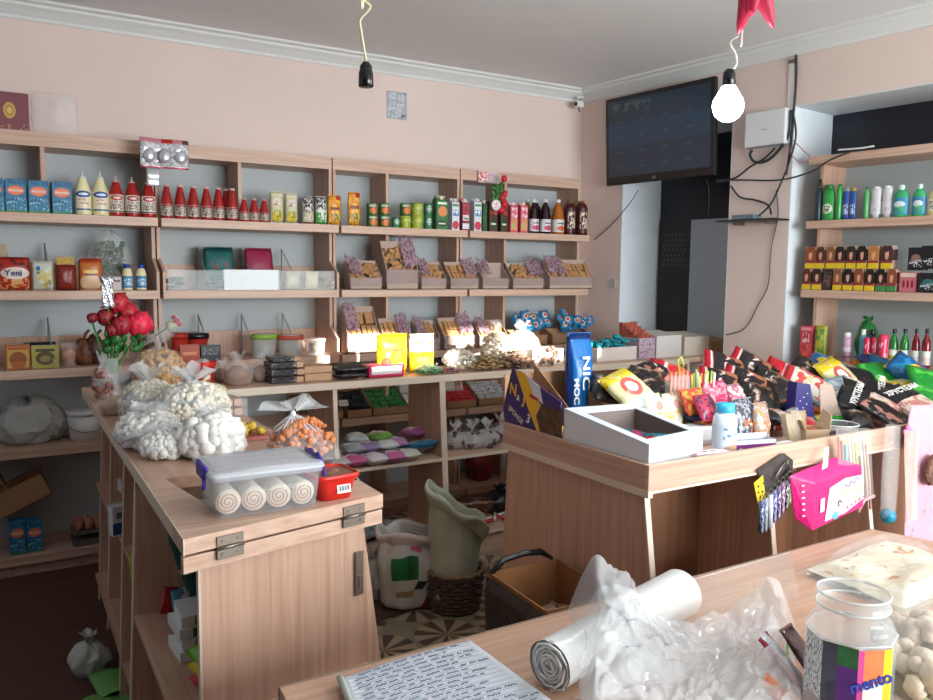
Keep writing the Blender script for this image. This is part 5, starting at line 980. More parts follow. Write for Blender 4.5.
TPB = pm('toothpaste_print', '#e4e8e6', [('r', .45, .5, .3, .9, '#1f7a34'), ('r', .72, .5, .2, .5, '#c8d0c8')])
for i in range(4): p = oz(172, 622 + i, SA); sbox('white and green toothpaste box on the side shelf, ' + ('bottom of the stack', 'second from the bottom', 'third from the bottom', 'top of the stack')[i],   .445 + .006 * (i % 2), 2.01, SA + .030 * i, .11, .12, .028, TPB, .05 * (-1) ** i)
for i, (c, lb) in enumerate((('#5fae2a', 'bright green'), ('#d8c824', 'yellow'), ('#c42838', 'red'), ('#8a929a', 'silver grey'))):
    pass
t3 = [('#5fae2a', 'bright green'), ('#d8c824', 'yellow'), ('#c42838', 'red'), ('#8a929a', 'silver grey')]
for i, (c, lb) in enumerate(t3):
    pouch('wrapped_sponge', lb + ' wrapped pack on the lower side shelf behind the end panel', 'packet', .11, .10, .035, mat('sponge' + lb, c, .25, bump=.5), (.45 + .012 * i, 1.70 + .0, .1315 + .018 + .035 * (3 - i) + .22), rot=(PI / 2 - .1, 0, .1), seed=i) if False else None
for i, (c, lb) in enumerate(t3):
    z = SA + .085 - .033 * i if i < 3 else SA + .02
    pouch('wrapped_sponge', lb + ' wrapped pack at the end of the side shelves', 'packet', .12, .10, .036, mat('sponge' + lb, c, .25, bump=.5), (.435 + .004 * i, (1.90 if i < 3 else 1.86), z), rot=(PI / 2 - .1, 0, .1), seed=i, group='wrapped packs below the toothpaste')
# bays further along
for i, (u, v, w_, h_, c, lb) in enumerate(((123, 492, .07, .11, '#d0d4d8', 'white and blue carton on the far side shelf'), (120, 512, .06, .07, '#2a4a7a', 'dark blue carton on the far side shelf'), (137, 500, .05, .09, '#9ab09a', 'pale green carton on the far side shelf'), (116, 470, .08, .05, '#c8c0b8', 'flat white carton on top of the cartons, far side shelf'))):
    y = 3.12 + .05 * i; p = oy(u, v, y); zb = SA if i < 3 else SA + .12
    carton('milk_carton', lb, 'carton', w_, .05, h_, pm('milk_carton%d' % i, c, [('r', .5, .25, 1, .4, '#27508a'), ('r', .5, .7, .6, .2, '#5a6a7a')]), (.415 + .03 * (i % 2) + .01 * i, y + .0, zb), .2, group='cartons on the far side shelf')
p = oy(133, 570, 2.7); pouch('chick_packet', 'yellow-green packet with a pink picture at the side shelf', 'packet', .08, .10, .03, pm('yellowgreen_pack', '#b0b030', [('e', .55, .5, .6, .6, '#b08a9a')]), (.405, 2.62, SA), rot=(-.1, 0, .1))
t = thing('white_carton', 'tall white carton on the floor level of the side shelves', 'box', (.46, 2.72, .1315)); B().box(-.05, .05, -.04, .04, 0, .16).obj('body', WHITE, t, bev=.002); B().box(.02, .05, -.042, -.04, .0, .1).obj('red_panel', REDP, t)
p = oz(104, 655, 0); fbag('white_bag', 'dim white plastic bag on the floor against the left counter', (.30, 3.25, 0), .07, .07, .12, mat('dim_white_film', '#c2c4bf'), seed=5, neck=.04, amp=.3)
p = oz(122, 690, 0)
for i, (x, y, a) in enumerate(((.40, 3.10, .1), (.385, 2.95, .4))):
    t = thing('green_paper', 'light green folded paper on the floor by the left counter, %s sheet' % ('upper', 'lower')[i], 'paper', (x - .02, y, .002 + .004 * (1 - i)), a, group='green papers on the floor'); b = B(); b.grid(lambda s, c: ((s - .5) * .17, (c - .5) * .2, .012 * (1 + math.sin(s * 5 + i))), 6, 6); b.obj('sheet', mat('light_green_paper', '#6fae5c', .6), t, solid=.001); b = B(); b.tube([(-.05, -.07, .015), (.05, -.07, .018)], .002, 4); b.obj('fold', mat('light_green_paper', '#6fae5c'), t)
# ================================================================== GOODS ON THE RIGHT COUNTER (B)
ZG = .9465
def at(u, v, y): return oy(u, v, y)
# cookie display carton: printed side towards the left counter
XB = bx0 + .022
def px(u, v, x=XB): q = ox(u, v, x); return (q.y, q.z)
t = thing('sponge_cookie_box', 'purple, yellow and white display box of sponge cookies at the counter corner', 'box', (0, 0, 0))
side = [px(*q) for q in ((505, 421), (503, 408), (512, 368), (524, 373), (540, 387), (561, 402), (561, 439), (538, 432))]
ys = [q[0] for q in side]; y_far, y_near = max(ys), min(ys); zt = side[2][1]
b = B(); b.prism([(XB, y, max(z, ZG)) for y, z in side], (.004, 0, 0)); PB = mat('purple_card', '#35246f', .35); b.obj('side_panel', PB, t)
def onside(pts, m, nm, off=.0006): b = B(); b.prism([(XB - off, *px(*q)) for q in pts], (.0004, 0, 0)); return b.obj(nm, m, t)
YC = mat('yellow_card', '#f0bc2c', .35)
onside([(514, 369), (524, 373), (535, 400), (540, 428), (540, 431)], YC, 'yellow_band') if False else None
onside([(515, 369), (526, 374), (533, 396), (541, 405), (536, 416), (540, 432), (537, 431), (528, 408)], YC, 'yellow_band')
onside([(526, 374), (540, 387), (543, 404), (534, 397)], mat('white_card_panel', '#dfe3ea', .4), 'white_band', .0008)
onside([(541, 405), (561, 411), (561, 438), (540, 431), (537, 418)], mat('chocolate_print', '#5a3a24', .5, var=.7, vs=70), 'cookie_picture', .0008)
onside([(529, 393), (538, 398), (539, 402), (530, 397)], REDP, 'red_badge', .001)
my = lambda u, v: Vector((XB - .0016, *px(u, v)))
RB = (PI / 2, .0, -PI / 2)
def stext(s, size, m, u, v, tilt=0.0, sx=1): q = my(u, v); text(s, size, m, t, q, (PI / 2, tilt, -PI / 2) , sx=sx, ext=.0003)
stext('N', .062, YC, 513.5, 390, .12, .95); stext('&', .028, WHT, 518.5, 398, .12); stext('J', .062, YC, 524.5, 398, .12, .95)
stext('SPONGE', .026, mat('cream_print', '#f4e3c8', .4), 516, 415, .45); stext('3', .046, WHT, 528.5, 419, .3)
b = B(); wB = .30
b.box(XB + .004, XB + wB, y_near, y_far, ZG, ZG + .004)
b.box(XB + .004, XB + wB, y_far - .004, y_far, ZG + .004, zt - .03)
b.prism([(XB + wB, y_near, ZG), (XB + wB, y_near, ZG + .05), (XB + wB, y_far, zt - .03), (XB + wB, y_far, ZG)], (.004, 0, 0))
b.prism([(XB + wB * .45, y_near + .06, ZG + .004), (XB + wB * .45, y_near + .06, ZG + .075), (XB + wB * .45, y_far - .004, zt + .004), (XB + wB * .45, y_far - .004, ZG + .004)], (.003, 0, 0))
b.obj('carton', CARD, t)
b = B(); b.box(XB + .004, XB + wB, y_near - .003, y_near, ZG, ZG + .055); b.prism([(XB + .004, y_near, ZG + .055), (XB + wB, y_near, ZG + .055), (XB + wB, y_near + .06, ZG + .075), (XB + .004, y_near + .06, ZG + .075)], (0, 0, .002)); b.obj('front_lip', YC, t)
CKB = mat('cookie_brown', '#9a6038', .6, var=.2, vs=40)
for i in range(8):
    b = B(); b.box(-.028, .028, -.02, .02, 0, .02)
    ck = thing('sponge_cookie', 'brown sponge cookie in the purple box, ' + ('back row left', 'back row centre', 'back row right', 'second row left', 'second row centre', 'second row right', 'front row left', 'front row right')[i], 'cookie', (XB + .045 + (i % 3) * .03, y_far - .05 - (i // 3) * .055, ZG + .03 + .012 * (3 - i // 3)), rnd.uniform(-.3, .3), group='sponge cookies')
    b.obj('cookie', CKB, ck, bev=.004); b = B(); b.box(-.022, .022, -.014, .014, .0205, .0225); b.obj('icing', mat('dark_icing', '#5a3220', .5), ck, bev=.001)
q = at(577, 400, y_near + .09); pouch('yellow_packet', 'small yellow wrapped cookie lying at the front of the purple box', 'packet', .07, .05, .02, mat('yellow_wrap', '#e8c42c', .3), (XB + .22, y_near + .10, ZG + .085), rot=(1.2, 0, .3), seed=2)
zt2 = 1.052; P = [oz(647, 446, zt2), oz(564, 409, zt2), oz(632, 404, zt2), oz(703, 433, zt2)]
P[1] = ox(564, 409, XB); P[1].y = min(P[1].y, y_near - .006); P[2] = oy(632, 404, P[1].y)
for p_ in P: p_.x = max(p_.x, bx0 + .022)
t = thing('white_open_box', 'long white cardboard box with an open top at the front corner of the right counter', 'box', (0, 0, 0))
WC = mat('white_glossy_card', '#dde3ea', .3, var=.04, vs=10)
def quad(b, pts, e=(0, 0, .003)): b.prism(pts, e)
P[0].y = max(P[0].y, by0 + .022); P[3].y = max(P[3].y, by0 + .022)
b = B()
dn = lambda p_, z=ZG: Vector((p_.x, p_.y, z))
for i in range(4):
    a, c = P[i], P[(i + 1) % 4]; n_ = (c - a).cross(Vector((0, 0, 1))).normalized() * .003
    b.prism([dn(a), dn(c), c, a], -n_ if (sum(P, Vector()) / 4 - a).dot(n_) < 0 else n_)
quad(b, [dn(p_, ZG + .001) for p_ in P]); b.obj('carton', WC, t)
def inb(a, c): return P[0].lerp(P[3], a).lerp(P[1].lerp(P[2], a), c)
I = [inb(.12, .10), inb(.12, .84), inb(.88, .84), inb(.88, .10)]
b = B()
for i in range(4): quad(b, [P[i], P[(i + 1) % 4], I[(i + 1) % 4], I[i]])
b.obj('top_rim', WC, t)
b = B()
for i in range(4): quad(b, [I[i].copy() - Vector((0, 0, .002)), I[(i + 1) % 4] - Vector((0, 0, .002)), dn(I[(i + 1) % 4], ZG + .01), dn(I[i], ZG + .01)], (0.0005, 0.0005, 0)) if i in (1, 2) else None
b.obj('lining', mat('grey_brown_board', '#7c6e68', .8), t)
cs_ = sum(I, Vector()) / 4
b = B(); b.prism([dn(inb(a, c), ZG + .006) for a, c in ((.04, .04), (.04, .9), (.96, .9), (.96, .04))], (0, 0, .062)); b.obj('raised_insert', mat('grey_brown_board', '#7c6e68'), t)
r3 = random.Random(8); cols = [('purple', '#5a2f8c'), ('magenta', '#c23a72'), ('copper', '#b06a3a'), ('red', '#b8303a'), ('teal', '#2a7a8c')]
for i in range(14):
    k = r3.uniform(.22, .78); s_ = r3.uniform(.25, .75); a = I[0].lerp(I[1], k); c = I[3].lerp(I[2], k); q = a.lerp(c, s_); cn, cc = cols[(i * 2 + (k > .5)) % 5]
    pouch('chocolate_bar', cn + ' foil bar in the white open box, ' + ('front', 'middle')[k > .5] + (" left" if s_ < .5 else ' right') + (', lowest' if i in (5,) else ', turned crossways' if i in (6, 7, 8) else ''), 'sweet', .03, .085, .018, mat('foil_' + cn, cc, .25, metal=.3, var=.5, vs=60), (q.x, q.y + .03, ZG + .080 + r3.random() * .012), rot=(PI / 2 + .1, 0, r3.uniform(-1.2, 1.2)), seed=i, group=cn + ' bars in the white box')
# big blue bag
P0, P1 = at(566, 384, 2.33), at(594, 332, 2.33); w = (P1.x - P0.x) * .98; h = P1.z - ZG
BLU = pm('blue_foil_bag', '#1565a8', [('r', .06, .5, .14, 1, '#123a7c'), ('r', .5, .97, 1, .08, '#0f2f66'), ('n', .5, .08, 1, .12, '#c8823a', 7, .58)], .25, bump=.3)
t = pouch('snack_bag', 'tall blue snack bag with white letters standing behind the cookie box', 'snack bag', w, h, .07, BLU, ((P0.x + P1.x) / 2, 2.33, ZG), seed=2, rot=(-.05, .02, .05))
text('NIC', .050, WHT, t, (w * .0, -.041, h * .60), (PI / 2, PI / 2, 0), ext=.001, sx=1.5); text('MOC', .036, WHT, t, (-w * .32, -.034, h * .42), (PI / 2, PI / 2, 0), ext=.001, sx=1.2)

# -------- snack bags
def shot(nm, base, shapes, **k): return pm('snack_' + nm, base, shapes, .28, bump=.4, **k)
SK = {
 'redblack': shot('redblack', '#1c1618', [('r', .5, .93, 1, .2, '#c8142a'), ('r', .5, .86, 1, .04, '#d8d8d8'), ('n', .5, .4, .8, .4, '#a86a4c', 4, .5), ('n', .5, .55, .7, .14, '#cfc8c4', 8, .56)]),
 'red': shot('red', '#c0182c', [('n', .5, .35, .9, .5, '#d8703c', 4, .5), ('r', .5, .62, .8, .08, '#e8d8d0')]),
 'whitered': shot('whitered', '#d8d4c8', [('n', .5, .45, .8, .6, '#d05048', 4, .5), ('r', .5, .92, 1, .16, '#c8303a'), ('n', .5, .5, .9, .2, '#c8b870', 7, .55)]),
 'yellow': shot('yellow', '#d8d2a0', [('n', .5, .85, 1, .3, '#e4c82c', 4, .42), ('e', .5, .45, .5, .5, '#c85a50'), ('e', .5, .45, .3, .3, '#e8e4e0'), ('r', .5, .08, 1, .2, '#b8d0d8')]),
 'paleblue': shot('paleblue', '#a8c4d0', [('n', .5, .5, .8, .6, '#d8e4e8', 5, .5), ('r', .5, .9, 1, .1, '#88a8b8')]),
 'black': shot('black', '#15171c', [('n', .5, .25, .8, .35, '#c88a7a', 5, .5), ('r', .5, .92, 1, .1, '#3a3d44')]),
 'blackpink': shot('blackpink', '#15171c', [('r', .5, .28, 1, .5, '#c8857c'), ('n', .5, .28, 1, .5, '#d8c8b8', 5, .5)]),
 'green': shot('green', '#1f8c34', [('n', .5, .5, .9, .8, '#4fc04a', 3.5, .55), ('e', .7, .3, .3, .3, '#d8c83c')]),
 'blue': shot('blue', '#17609c', [('n', .5, .5, .9, .9, '#2a86bc', 3.5, .55), ('e', .5, .45, .6, .42, '#d8b83c'), ('n', .5, .1, .8, .2, '#c89850', 5, .5)]),
 'navyorange': shot('navyorange', '#22305c', [('r', .85, .5, .35, 1, '#d8642c'), ('e', .6, .5, .25, .5, '#b88a6a')]),
 'orange': shot('orange', '#c8602a', [('n', .5, .5, .9, .8, '#d8a050', 4, .5), ('e', .5, .3, .4, .4, '#3a8a3c')]),
 'black2': shot('black2', '#181414', [('n', .5, .5, .8, .5, '#7a5a44', 4, .52), ('n', .5, .7, .6, .16, '#b8b0a8', 8, .55)]),
}
HRU = 'ХРУСТЕАМ'
pile = [  # u, v (middle), y, width, height, kind, roll, lean, lettering, label
 (608, 383, 2.25, .13, .17, 'black2', .3, 1.0, None, 'black pack with a brown picture, right beside the blue bag'),
 (628, 384, 2.16, .15, .18, 'yellow', -.5, .9, None, 'pack with a yellow top and dark edge behind the white open box'),
 (646, 374, 2.28, .14, .16, 'black2', .6, 1.1, None, 'black pack in front of the red ones at the back'),
 (655, 383, 2.2, .14, .16, 'black2', -.3, 1.2, None, 'flat dark pack behind the white topped cakes'),
 (668, 370, 2.36, .16, .18, 'red', -.9, 1.0, None, 'red pack at the back edge, behind the drinking straws'),
 (652, 366, 2.38, .12, .14, 'redblack', 1.2, 1.2, None, 'small pink-red crumpled pack at the back edge'),
 (727, 366, 2.36, .18, .22, 'redblack', -1.1, .75, None, 'red-topped black pack, furthest left of the tall pile'),
 (752, 366, 2.34, .18, .22, 'redblack', -.9, .7, None, 'red-topped black pack on the crest of the tall pile'),
 (722, 381, 2.24, .17, .20, 'redblack', -1.2, .8, None, 'red-topped black pack beside the straws, second layer'),
 (748, 382, 2.22, .18, .22, 'redblack', -1.0, .8, None, 'red-topped black pack in the middle of the tall pile'),
 (775, 384, 2.2, .18, .22, 'black2', -.9, .8, None, 'black pack with a brown bread picture, right of the pile middle'),
 (760, 394, 2.12, .17, .18, 'black2', -1.1, .9, None, 'black pack above the seed bags'),
 (787, 374, 2.32, .18, .22, 'red', -.8, .8, None, 'red pack with an orange flame print behind the purple wedge'),
 (805, 380, 2.24, .17, .20, 'whitered', -.9, .8, None, 'white and red pack above the purple wedge'),
 (812, 369, 2.4, .17, .2, 'black2', -.6, .9, None, 'dark pack at the back, beside the yellow-topped one'),
 (838, 372, 2.3, .19, .2, 'yellow', -.3, .8, None, 'white pack with a yellow top and red emblem'),
 (846, 384, 2.18, .16, .16, 'paleblue', -.2, 1.0, None, 'pale blue pack above the grey-brown board'),
 (826, 362, 2.42, .17, .18, 'blue', .8, 1.0, None, 'blue and brown pack at the back left of the right-hand heap'),
 (865, 378, 2.3, .15, .2, 'black', .2, .9, None, 'matt black pack beside the pale blue one'),
 (882, 374, 2.3, .22, .19, 'green', 1.5, .9, None, 'green pack lying lengthwise in the right-hand heap'),
 (880, 362, 2.42, .2, .18, 'navyorange', 1.5, 1.0, None, 'navy and orange pack at the back of the right-hand heap'),
 (905, 362, 2.44, .2, .18, 'orange', 1.2, 1.0, None, 'orange pack at the back of the right-hand heap'),
 (912, 376, 2.22, .2, .24, 'blue', -.55, .75, 'Lay\'s', 'big blue crisps pack with a yellow round logo'),
 (930, 366, 2.36, .2, .22, 'blue', .4, .8, None, 'blue pack cut by the right edge, behind the big blue one'),
 (926, 390, 2.1, .18, .2, 'green', .3, .8, None, 'green pack cut by the right edge'),
 (862, 394, 2.08, .16, .17, 'black', .5, .9, None, 'black pack with a brown picture under the matt black one'),
 (893, 399, 1.98, .20, .25, 'blackpink', -1.0, .75, HRU, 'black and pink pack with white letters, upper of the two front ones'),
 (868, 408, 1.90, .20, .24, 'blackpink', -.8, .8, HRU, 'black and pink pack with white letters, left of the two front ones'),
 (910, 412, 1.86, .19, .24, 'blackpink', -.35, .65, HRU, 'black and pink pack with white letters, standing at the front rim'),
 (928, 412, 1.90, .17, .2, 'green', .2, .8, None, 'dull green pack at the front rim, cut by the right edge'),
 (884, 418, 1.80, .2, .12, 'black', 1.4, .9, None, 'flat black pack along the front rim'),
 (858, 418, 1.82, .10, .12, 'black2', .3, .8, None, 'small brown printed pack at the front rim beside the clear bowl'),
]
for i, (u, v, y, w, h, k, roll, lean, tx, lb) in enumerate(pile):
    lean = max(lean, 1.12) if y < 2.0 else lean
    q = at(u, v, y); z = max(q.z - .02, ZG + .02 + .85 * (abs(math.cos(lean) * math.cos(roll)) * h / 2 + abs(math.cos(lean) * math.sin(roll)) * w / 2)); q.x = min(q.x, 3.98)
    t = thing('snack_bag', lb, 'snack bag', (q.x, y, z), group='snack bags heaped on the right counter')
    t.rotation_euler = (Matrix.Rotation(rnd.uniform(-.15, .15) - .25, 3, 'Z') @ Matrix.Rotation(-lean, 3, 'X') @ Matrix.Rotation(roll, 3, 'Y')).to_euler()
    Mo = Matrix.Translation((0, 0, -h / 2))
    b = B(); b.pouch(w, h, .055, .06, i, .14, 12, Mo); bo = b.obj('pack', SK[k], t)
    for z0_ in (0, h - .012): b = B(); b.box(-w / 2 * .95, w / 2 * .95, -.0012, .0012, z0_ - h / 2, z0_ - h / 2 + .012); b.obj('crimped_seam', SK[k] if k != 'blue' else mat('gold_foil', '#c8a04c', .3, metal=.5), t)
    if tx: text(tx, .038 if tx == HRU else .05, WHT if tx == HRU else REDP, bo, (0, -.034, h * .22 if tx == HRU else -.01), ext=.001)
# fill of lower layers so the heap is solid from any side
r3 = random.Random(21); SEEN = set()
for i in range(26):
    x = r3.uniform(2.25, 3.85); y = r3.uniform(1.95, 2.36); k = list(SK)[i % len(SK)]
    ky = (k, x < 2.8, x < 3.3, y > 2.15)
    if ky in SEEN: continue
    SEEN.add(ky)
    w, h = .17, .2; z = ZG + .022 + r3.random() * .05
    t = thing('snack_bag', 'pack lying in the bottom layer under the heap, mostly ' + {'redblack': 'black with red top', 'blackpink': 'black and pink', 'whitered': 'white and red', 'paleblue': 'pale blue', 'navyorange': 'navy and orange', 'black2': 'dark brown'}.get(k, k) + ' (' + ('left' if x < 2.8 else 'middle' if x < 3.3 else 'right') + (' back)' if y > 2.15 else ' front)'), 'snack bag', (x, y, z), group='bottom layer of snack bags')
    t.rotation_euler = (PI / 2 + r3.uniform(-.25, .1), r3.uniform(-.2, .2), r3.uniform(-3, 3)); b = B(); b.pouch(w, h, .05, .06, i, .14, 8, Matrix.Translation((0, 0, -h / 2))); b.obj('pack', SK[k], t)
# -------- smaller goods on B
def by(u, v, y): return oy(u, v, y)
def sl(u1, u2, vt, y): return slot(u1, u2, vt, ZG, y)
# drinking straws in a pinkish pack
x, w, h = sl(673, 691, 372, 2.1); t = thing('drinking_straws', 'pack of pink and orange drinking straws standing on the right counter', 'straws', (x, 2.1, ZG))
for i in range(9): b = B(); b.tube([(-w / 2 + (i + .5) * w / 9, (i % 2) * .01, 0), (-w / 2 + (i + .5) * w / 9, (i % 2) * .01, h)], .0045, 6); b.obj('straw', mat('straw%d' % (i % 2), ('#d88a70', '#cfb070')[i % 2], .4), t)
b = B(); b.box(-w / 2 - .002, w / 2 + .002, -.008, .022, 0, h * .95); b.obj('film', CLEAR, t)
b = B(); b.tube([(.0, 0, h), (-.01, 0, h + .045), (.008, 0, h + .06), (.02, 0, h + .02)], .004); b.obj('twist_tie', mat('yellow_green_tie', '#c8d060', .4), t)
x, w, h = sl(692, 719, 374, 2.14); t = thing('drinking_straws', 'clear cup of yellow and white drinking straws on the right counter', 'straws', (x, 2.14, ZG))
for i in range(14):
    a = i * 2.4; r_ = w * .36 * math.sqrt((i + 1) / 14); b = B(); b.tube([(r_ * .7 * math.cos(a), r_ * .7 * math.sin(a), .003), (r_ * math.cos(a), r_ * math.sin(a), h + .02 * ((i * 7) % 3) / 3)], .004, 6); b.obj('straw', mat('straw_y%d' % (i % 3), ('#d8d068', '#e8e8dc', '#b8c860')[i % 3], .4), t)
b = B(); b.lathe([(w * .36, 0), (w * .47, h * .8)], 18, cap=False); b.obj('cup', CLEAR, t)
# pink sweets pack below
for i, (u, v, w_, m, lb) in enumerate(((700, 398, .13, '#d0503a', 'orange and red sweets pack below the straws'), (712, 404, .10, '#b83a54', 'raspberry red sweets pack left of the white bottle'), (722, 390, .15, '#cf3460', 'shiny pink sweets pack in front of the tall pile'), (742, 393, .10, '#b8687c', 'pale pink clear sweets bag above the seed bags'))):
    y = (2.02, 1.96, 2.08, 2.06)[i]; q = by(u, v, y); pouch('sweets_pack', lb, 'sweets', w_, .10, .04, pm('sweets%d' % i, m, [('n', .5, .5, .9, .9, ('#e8a040', '#5a2a4c', '#e88aa0', '#d8d0d0')[i], 5, .52)], .25), (q.x, y, max(ZG, q.z - .06)), rot=(-.5, 0, .1), seed=i, wr=.25)
# twin white topped cakes
for i, (u1, u2, lb) in enumerate(((649, 670, 'left'), (668, 687, 'right'))):
    x, w, h = sl(u1, u2, 394 if i == 0 else 393, 2.08); pouch('sponge_cake_pack', 'white and yellow cake pack standing upright, %s of the two' % lb, 'cake', w, h, .07, pm('cake_pack', '#e8e2cc', [('n', .5, .35, .8, .5, '#e0c84c', 4, .48), ('e', .55, .75, .4, .2, '#c89a90')], .3), (x, 2.08, ZG), rot=(-.15, 0, .15), seed=i, group='white and yellow cake packs', crimp=.03)
# white tub stack
q = by(697, 425, 1.98); t = thing('white_tub', 'white tub with a flat printed lid in front of the straws', 'tub', (q.x, 1.97, ZG), -.2); b = B(); b.sm = True; rg = rbox(b, .085, .07, 0, .055, .10, .085); b.obj('body', mat('white_tub', '#e2e4e8', .3), t); b = B(); b.sm = True; rg = rbox(b, .112, .095, .055, .062); b.add(rg(.112, .095, .062), [tuple(range(24))]); b.obj('lid', WHITE, t)
b = B(); b.box(-.035, .035, -.0425, -.0415, .02, .045); b.obj('printed_label', pm('tub_label', '#dfe2e6', [('n', .5, .5, .9, .7, '#9aa4b0', 12, .58)]), t)
q = by(703, 442, 1.74); pouch('sweets_pack', 'white and red printed pack lying in front of the white tub', 'sweets', .15, .10, .03, pm('sweets_wr', '#ded8dc', [('n', .5, .5, .9, .8, '#c83a44', 5, .55), ('e', .75, .5, .2, .4, '#c02030')]), (q.x - .0, 1.775, ZG + .018), rot=(1.25, 0, -.1), seed=7)
# white bottle with a light blue cap
x, w, h = sl(724, 741, 401, 1.74); bottle('yoghurt_bottle', 'white drink bottle with a light blue cap and print near the rim', 'bottle', h * 1.0, w * .5, mat('white_bottle', '#dde6ee', .3), mat('light_blue_cap', '#3fb2dc', .35), pm('bottle_print', '#cfe0ec', [('n', .5, .7, .8, .4, '#4a90c0', 8, .55), ('e', .5, .15, .8, .4, '#c8a484')]), (x, 1.75, ZG), prof=[(.9, 0), (1, .03), (1, .12), (.95, .4), (1, .6), (.95, .72), (.62, .84)], cap=(.7, .14), lab=(.13, .62))
q = by(718, 436, 1.73); bottle('small_bottle', 'short peach and white sweet jar beside the white bottle', 'jar', .06, .022, mat('peach_jar', '#c89a80', .4), WHITE, None, (q.x, 1.72, ZG), prof=[(.9, 0), (1, .04), (1, .75), (.8, .85)], cap=(.8, .14)) if False else None
# seed bags, wafer bundle
for i, (u1, u2, vt, y, c1, c2, lb) in enumerate(((741, 763, 398, 1.86, '#8f949c', '#4a4a54', 'clear bag of dark seeds with an orange print, left one'), (762, 777, 402, 1.84, '#9aa0a8', '#c8884c', 'clear bag of dark seeds with an orange print, right one'))):
    x, w, h = sl(u1, u2, vt, y); pouch('seed_bag', lb, 'bag', w * 1.05, h, .04, pm('seedbag%d' % i, c1, [('n', .5, .5, 1, 1, c2, 8, .5), ('n', .5, .4, .5, .3, '#b8683c', 5, .5), ('n', .5, .6, .9, .8, '#dfe4ea', 6, .64)], .2), (x, y, ZG), rot=(-.15, 0, .1), seed=i, group='clear seed bags', wr=.3)
t = thing('grissini_bundle', 'bundle of tan sesame bars in clear film, leaning beside the seed bags', 'snack', (by(795, 430, 1.80).x, 1.80, ZG), rot=(-.1, -.22, .1))
for i in range(6): b = B(); b.box(-.035 + i * .0125, -.035 + i * .0125 + .011, -.008, .008, 0, .12 - .004 * (i % 3)); b.obj('bar', mat('sesame_bar', '#a8946c', .6, var=.2, vs=80), t)
b = B(); b.box(-.04, .042, -.012, .012, 0, .122); b.obj('film', CLEAR, t)
pouch('sesame_pack', 'tan paper-like pack standing right of the sesame bars', 'packet', .05, .10, .015, mat('tan_pack', '#a89474', .5, var=.1), (by(803, 425, 1.84).x, 1.84, ZG + .004), rot=(-.1, 0, 0), seed=3)
# purple tray box and striped flat packs along the rim
a, c = by(741, 440, 1.70), by(773, 434, 1.70); t = thing('purple_carton', 'low purple and white sweet carton at the counter rim', 'carton', ((a.x + c.x) / 2, 1.71, ZG), -.25); w = (c.x - a.x) * 1.08
b = B(); b.box(-w / 2, w / 2, 0, .003, 0, .062); b.box(-w / 2, w / 2, .05, .053, 0, .075); b.box(-w / 2, -w / 2 + .003, 0, .053, 0, .062); b.box(w / 2 - .003, w / 2, 0, .053, 0, .062); b.box(-w / 2, w / 2, 0, .053, 0, .003); b.obj('carton', pm('purple_white', '#7c2a7c', [('r', .5, .85, 1, .4, '#d8dce4'), ('e', .2, .35, .16, .3, '#d8c8e0'), ('e', .75, .3, .14, .25, '#d8c8e0')]), t)
b = B(); b.box(-w * .46, w * .46, .006, .048, .003, .052); b.obj('filling', mat('dark_sweets', '#4a3a4c', .4, var=.5, vs=60), t)
for i, (u, v, c_, lb) in enumerate(((725, 449, '#b8606c', 'pink-striped stick packs along the rim below the white bottle'), (752, 447, '#9a9a94', 'grey-green stick packs along the rim below the purple carton'), (790, 437, '#c85a78', 'pink stick packs along the rim right of the purple carton'), (812, 433, '#b03a6c', 'magenta stick pack along the rim before the clear bowl'))):
    q = by(u, v, 1.675); t = thing('stick_packs', lb, 'sweets', (q.x, 1.68, ZG), rnd.uniform(-.08, .04), group='stick packs along the rim')
    for k in range(3): b = B(); b.tube([(-.06, .012 * k, .008 + .010 * k), (.06, .012 * k, .008 + .010 * k)], .007, 6); b.obj('stick', pm('stick%d' % i, c_, [('n', .5, .5, 1, 1, '#d8d0c4', 7, .55)]), t)
x, w, h = sl(779, 806, 429, 1.72); t = thing('lime_label_tray', 'white tray with a lime label below the sesame bars', 'tray', (x, 1.72, ZG)); b = B(); b.box(-w / 2, w / 2, 0, .045, 0, .028); b.obj('tray', WHITE, t, bev=.002); b = B(); b.box(.0, w * .45, -.001, 0, .004, .024); b.obj('label', mat('lime_label', '#b8d84c', .4), t, 'lime label')
# purple wedge and boards
q = by(805, 408, 1.98); t = thing('purple_wedge_carton', 'dark blue-purple wedge shaped display carton with white stars', 'carton', (q.x, 1.98, ZG + .03), -.2)
b = B(); b.prism([(-.055, 0, -.03), (.06, 0, -.03), (.02, 0, .14), (-.045, 0, .15)], (0, .05, 0)); b.obj('wedge', mat('blue_purple_card', '#2c2a6c', .4), t)
b = B()
for i in range(9): xx, zz_ = -.03 + (i * .017) % .05, -.01 + i * .014; b.box(xx, xx + .004, -.001, 0, zz_, zz_ + .004)
b.obj('stars', WHT, t); b = B(); b.box(-.035, .045, -.001, 0, .0, .008); b.obj('script_line', mat('lilac_print', '#a8a0d0', .4), t)
q = by(838, 418, 1.93); t = thing('cardboard_flap', 'tall grey-brown cardboard divider standing beside the black packs', 'board', (q.x - .015, 1.95, ZG + .0), -.3)
b = B(); b.prism([(-.045, 0, 0), (.065, 0, 0), (.03, .01, .10), (.012, .02, .165), (-.045, .02, .165)], (0, .004, 0)); b.obj('board', CARDG, t); b = B(); b.box(-.045, .06, .004, .06, 0, .003); b.obj('base_flap', CARDG, t)
q = by(818, 428, 1.76); t = thing('open_small_box', 'small open tan box with raised flaps holding orange packs', 'box', (q.x, 1.76, ZG), -.3)
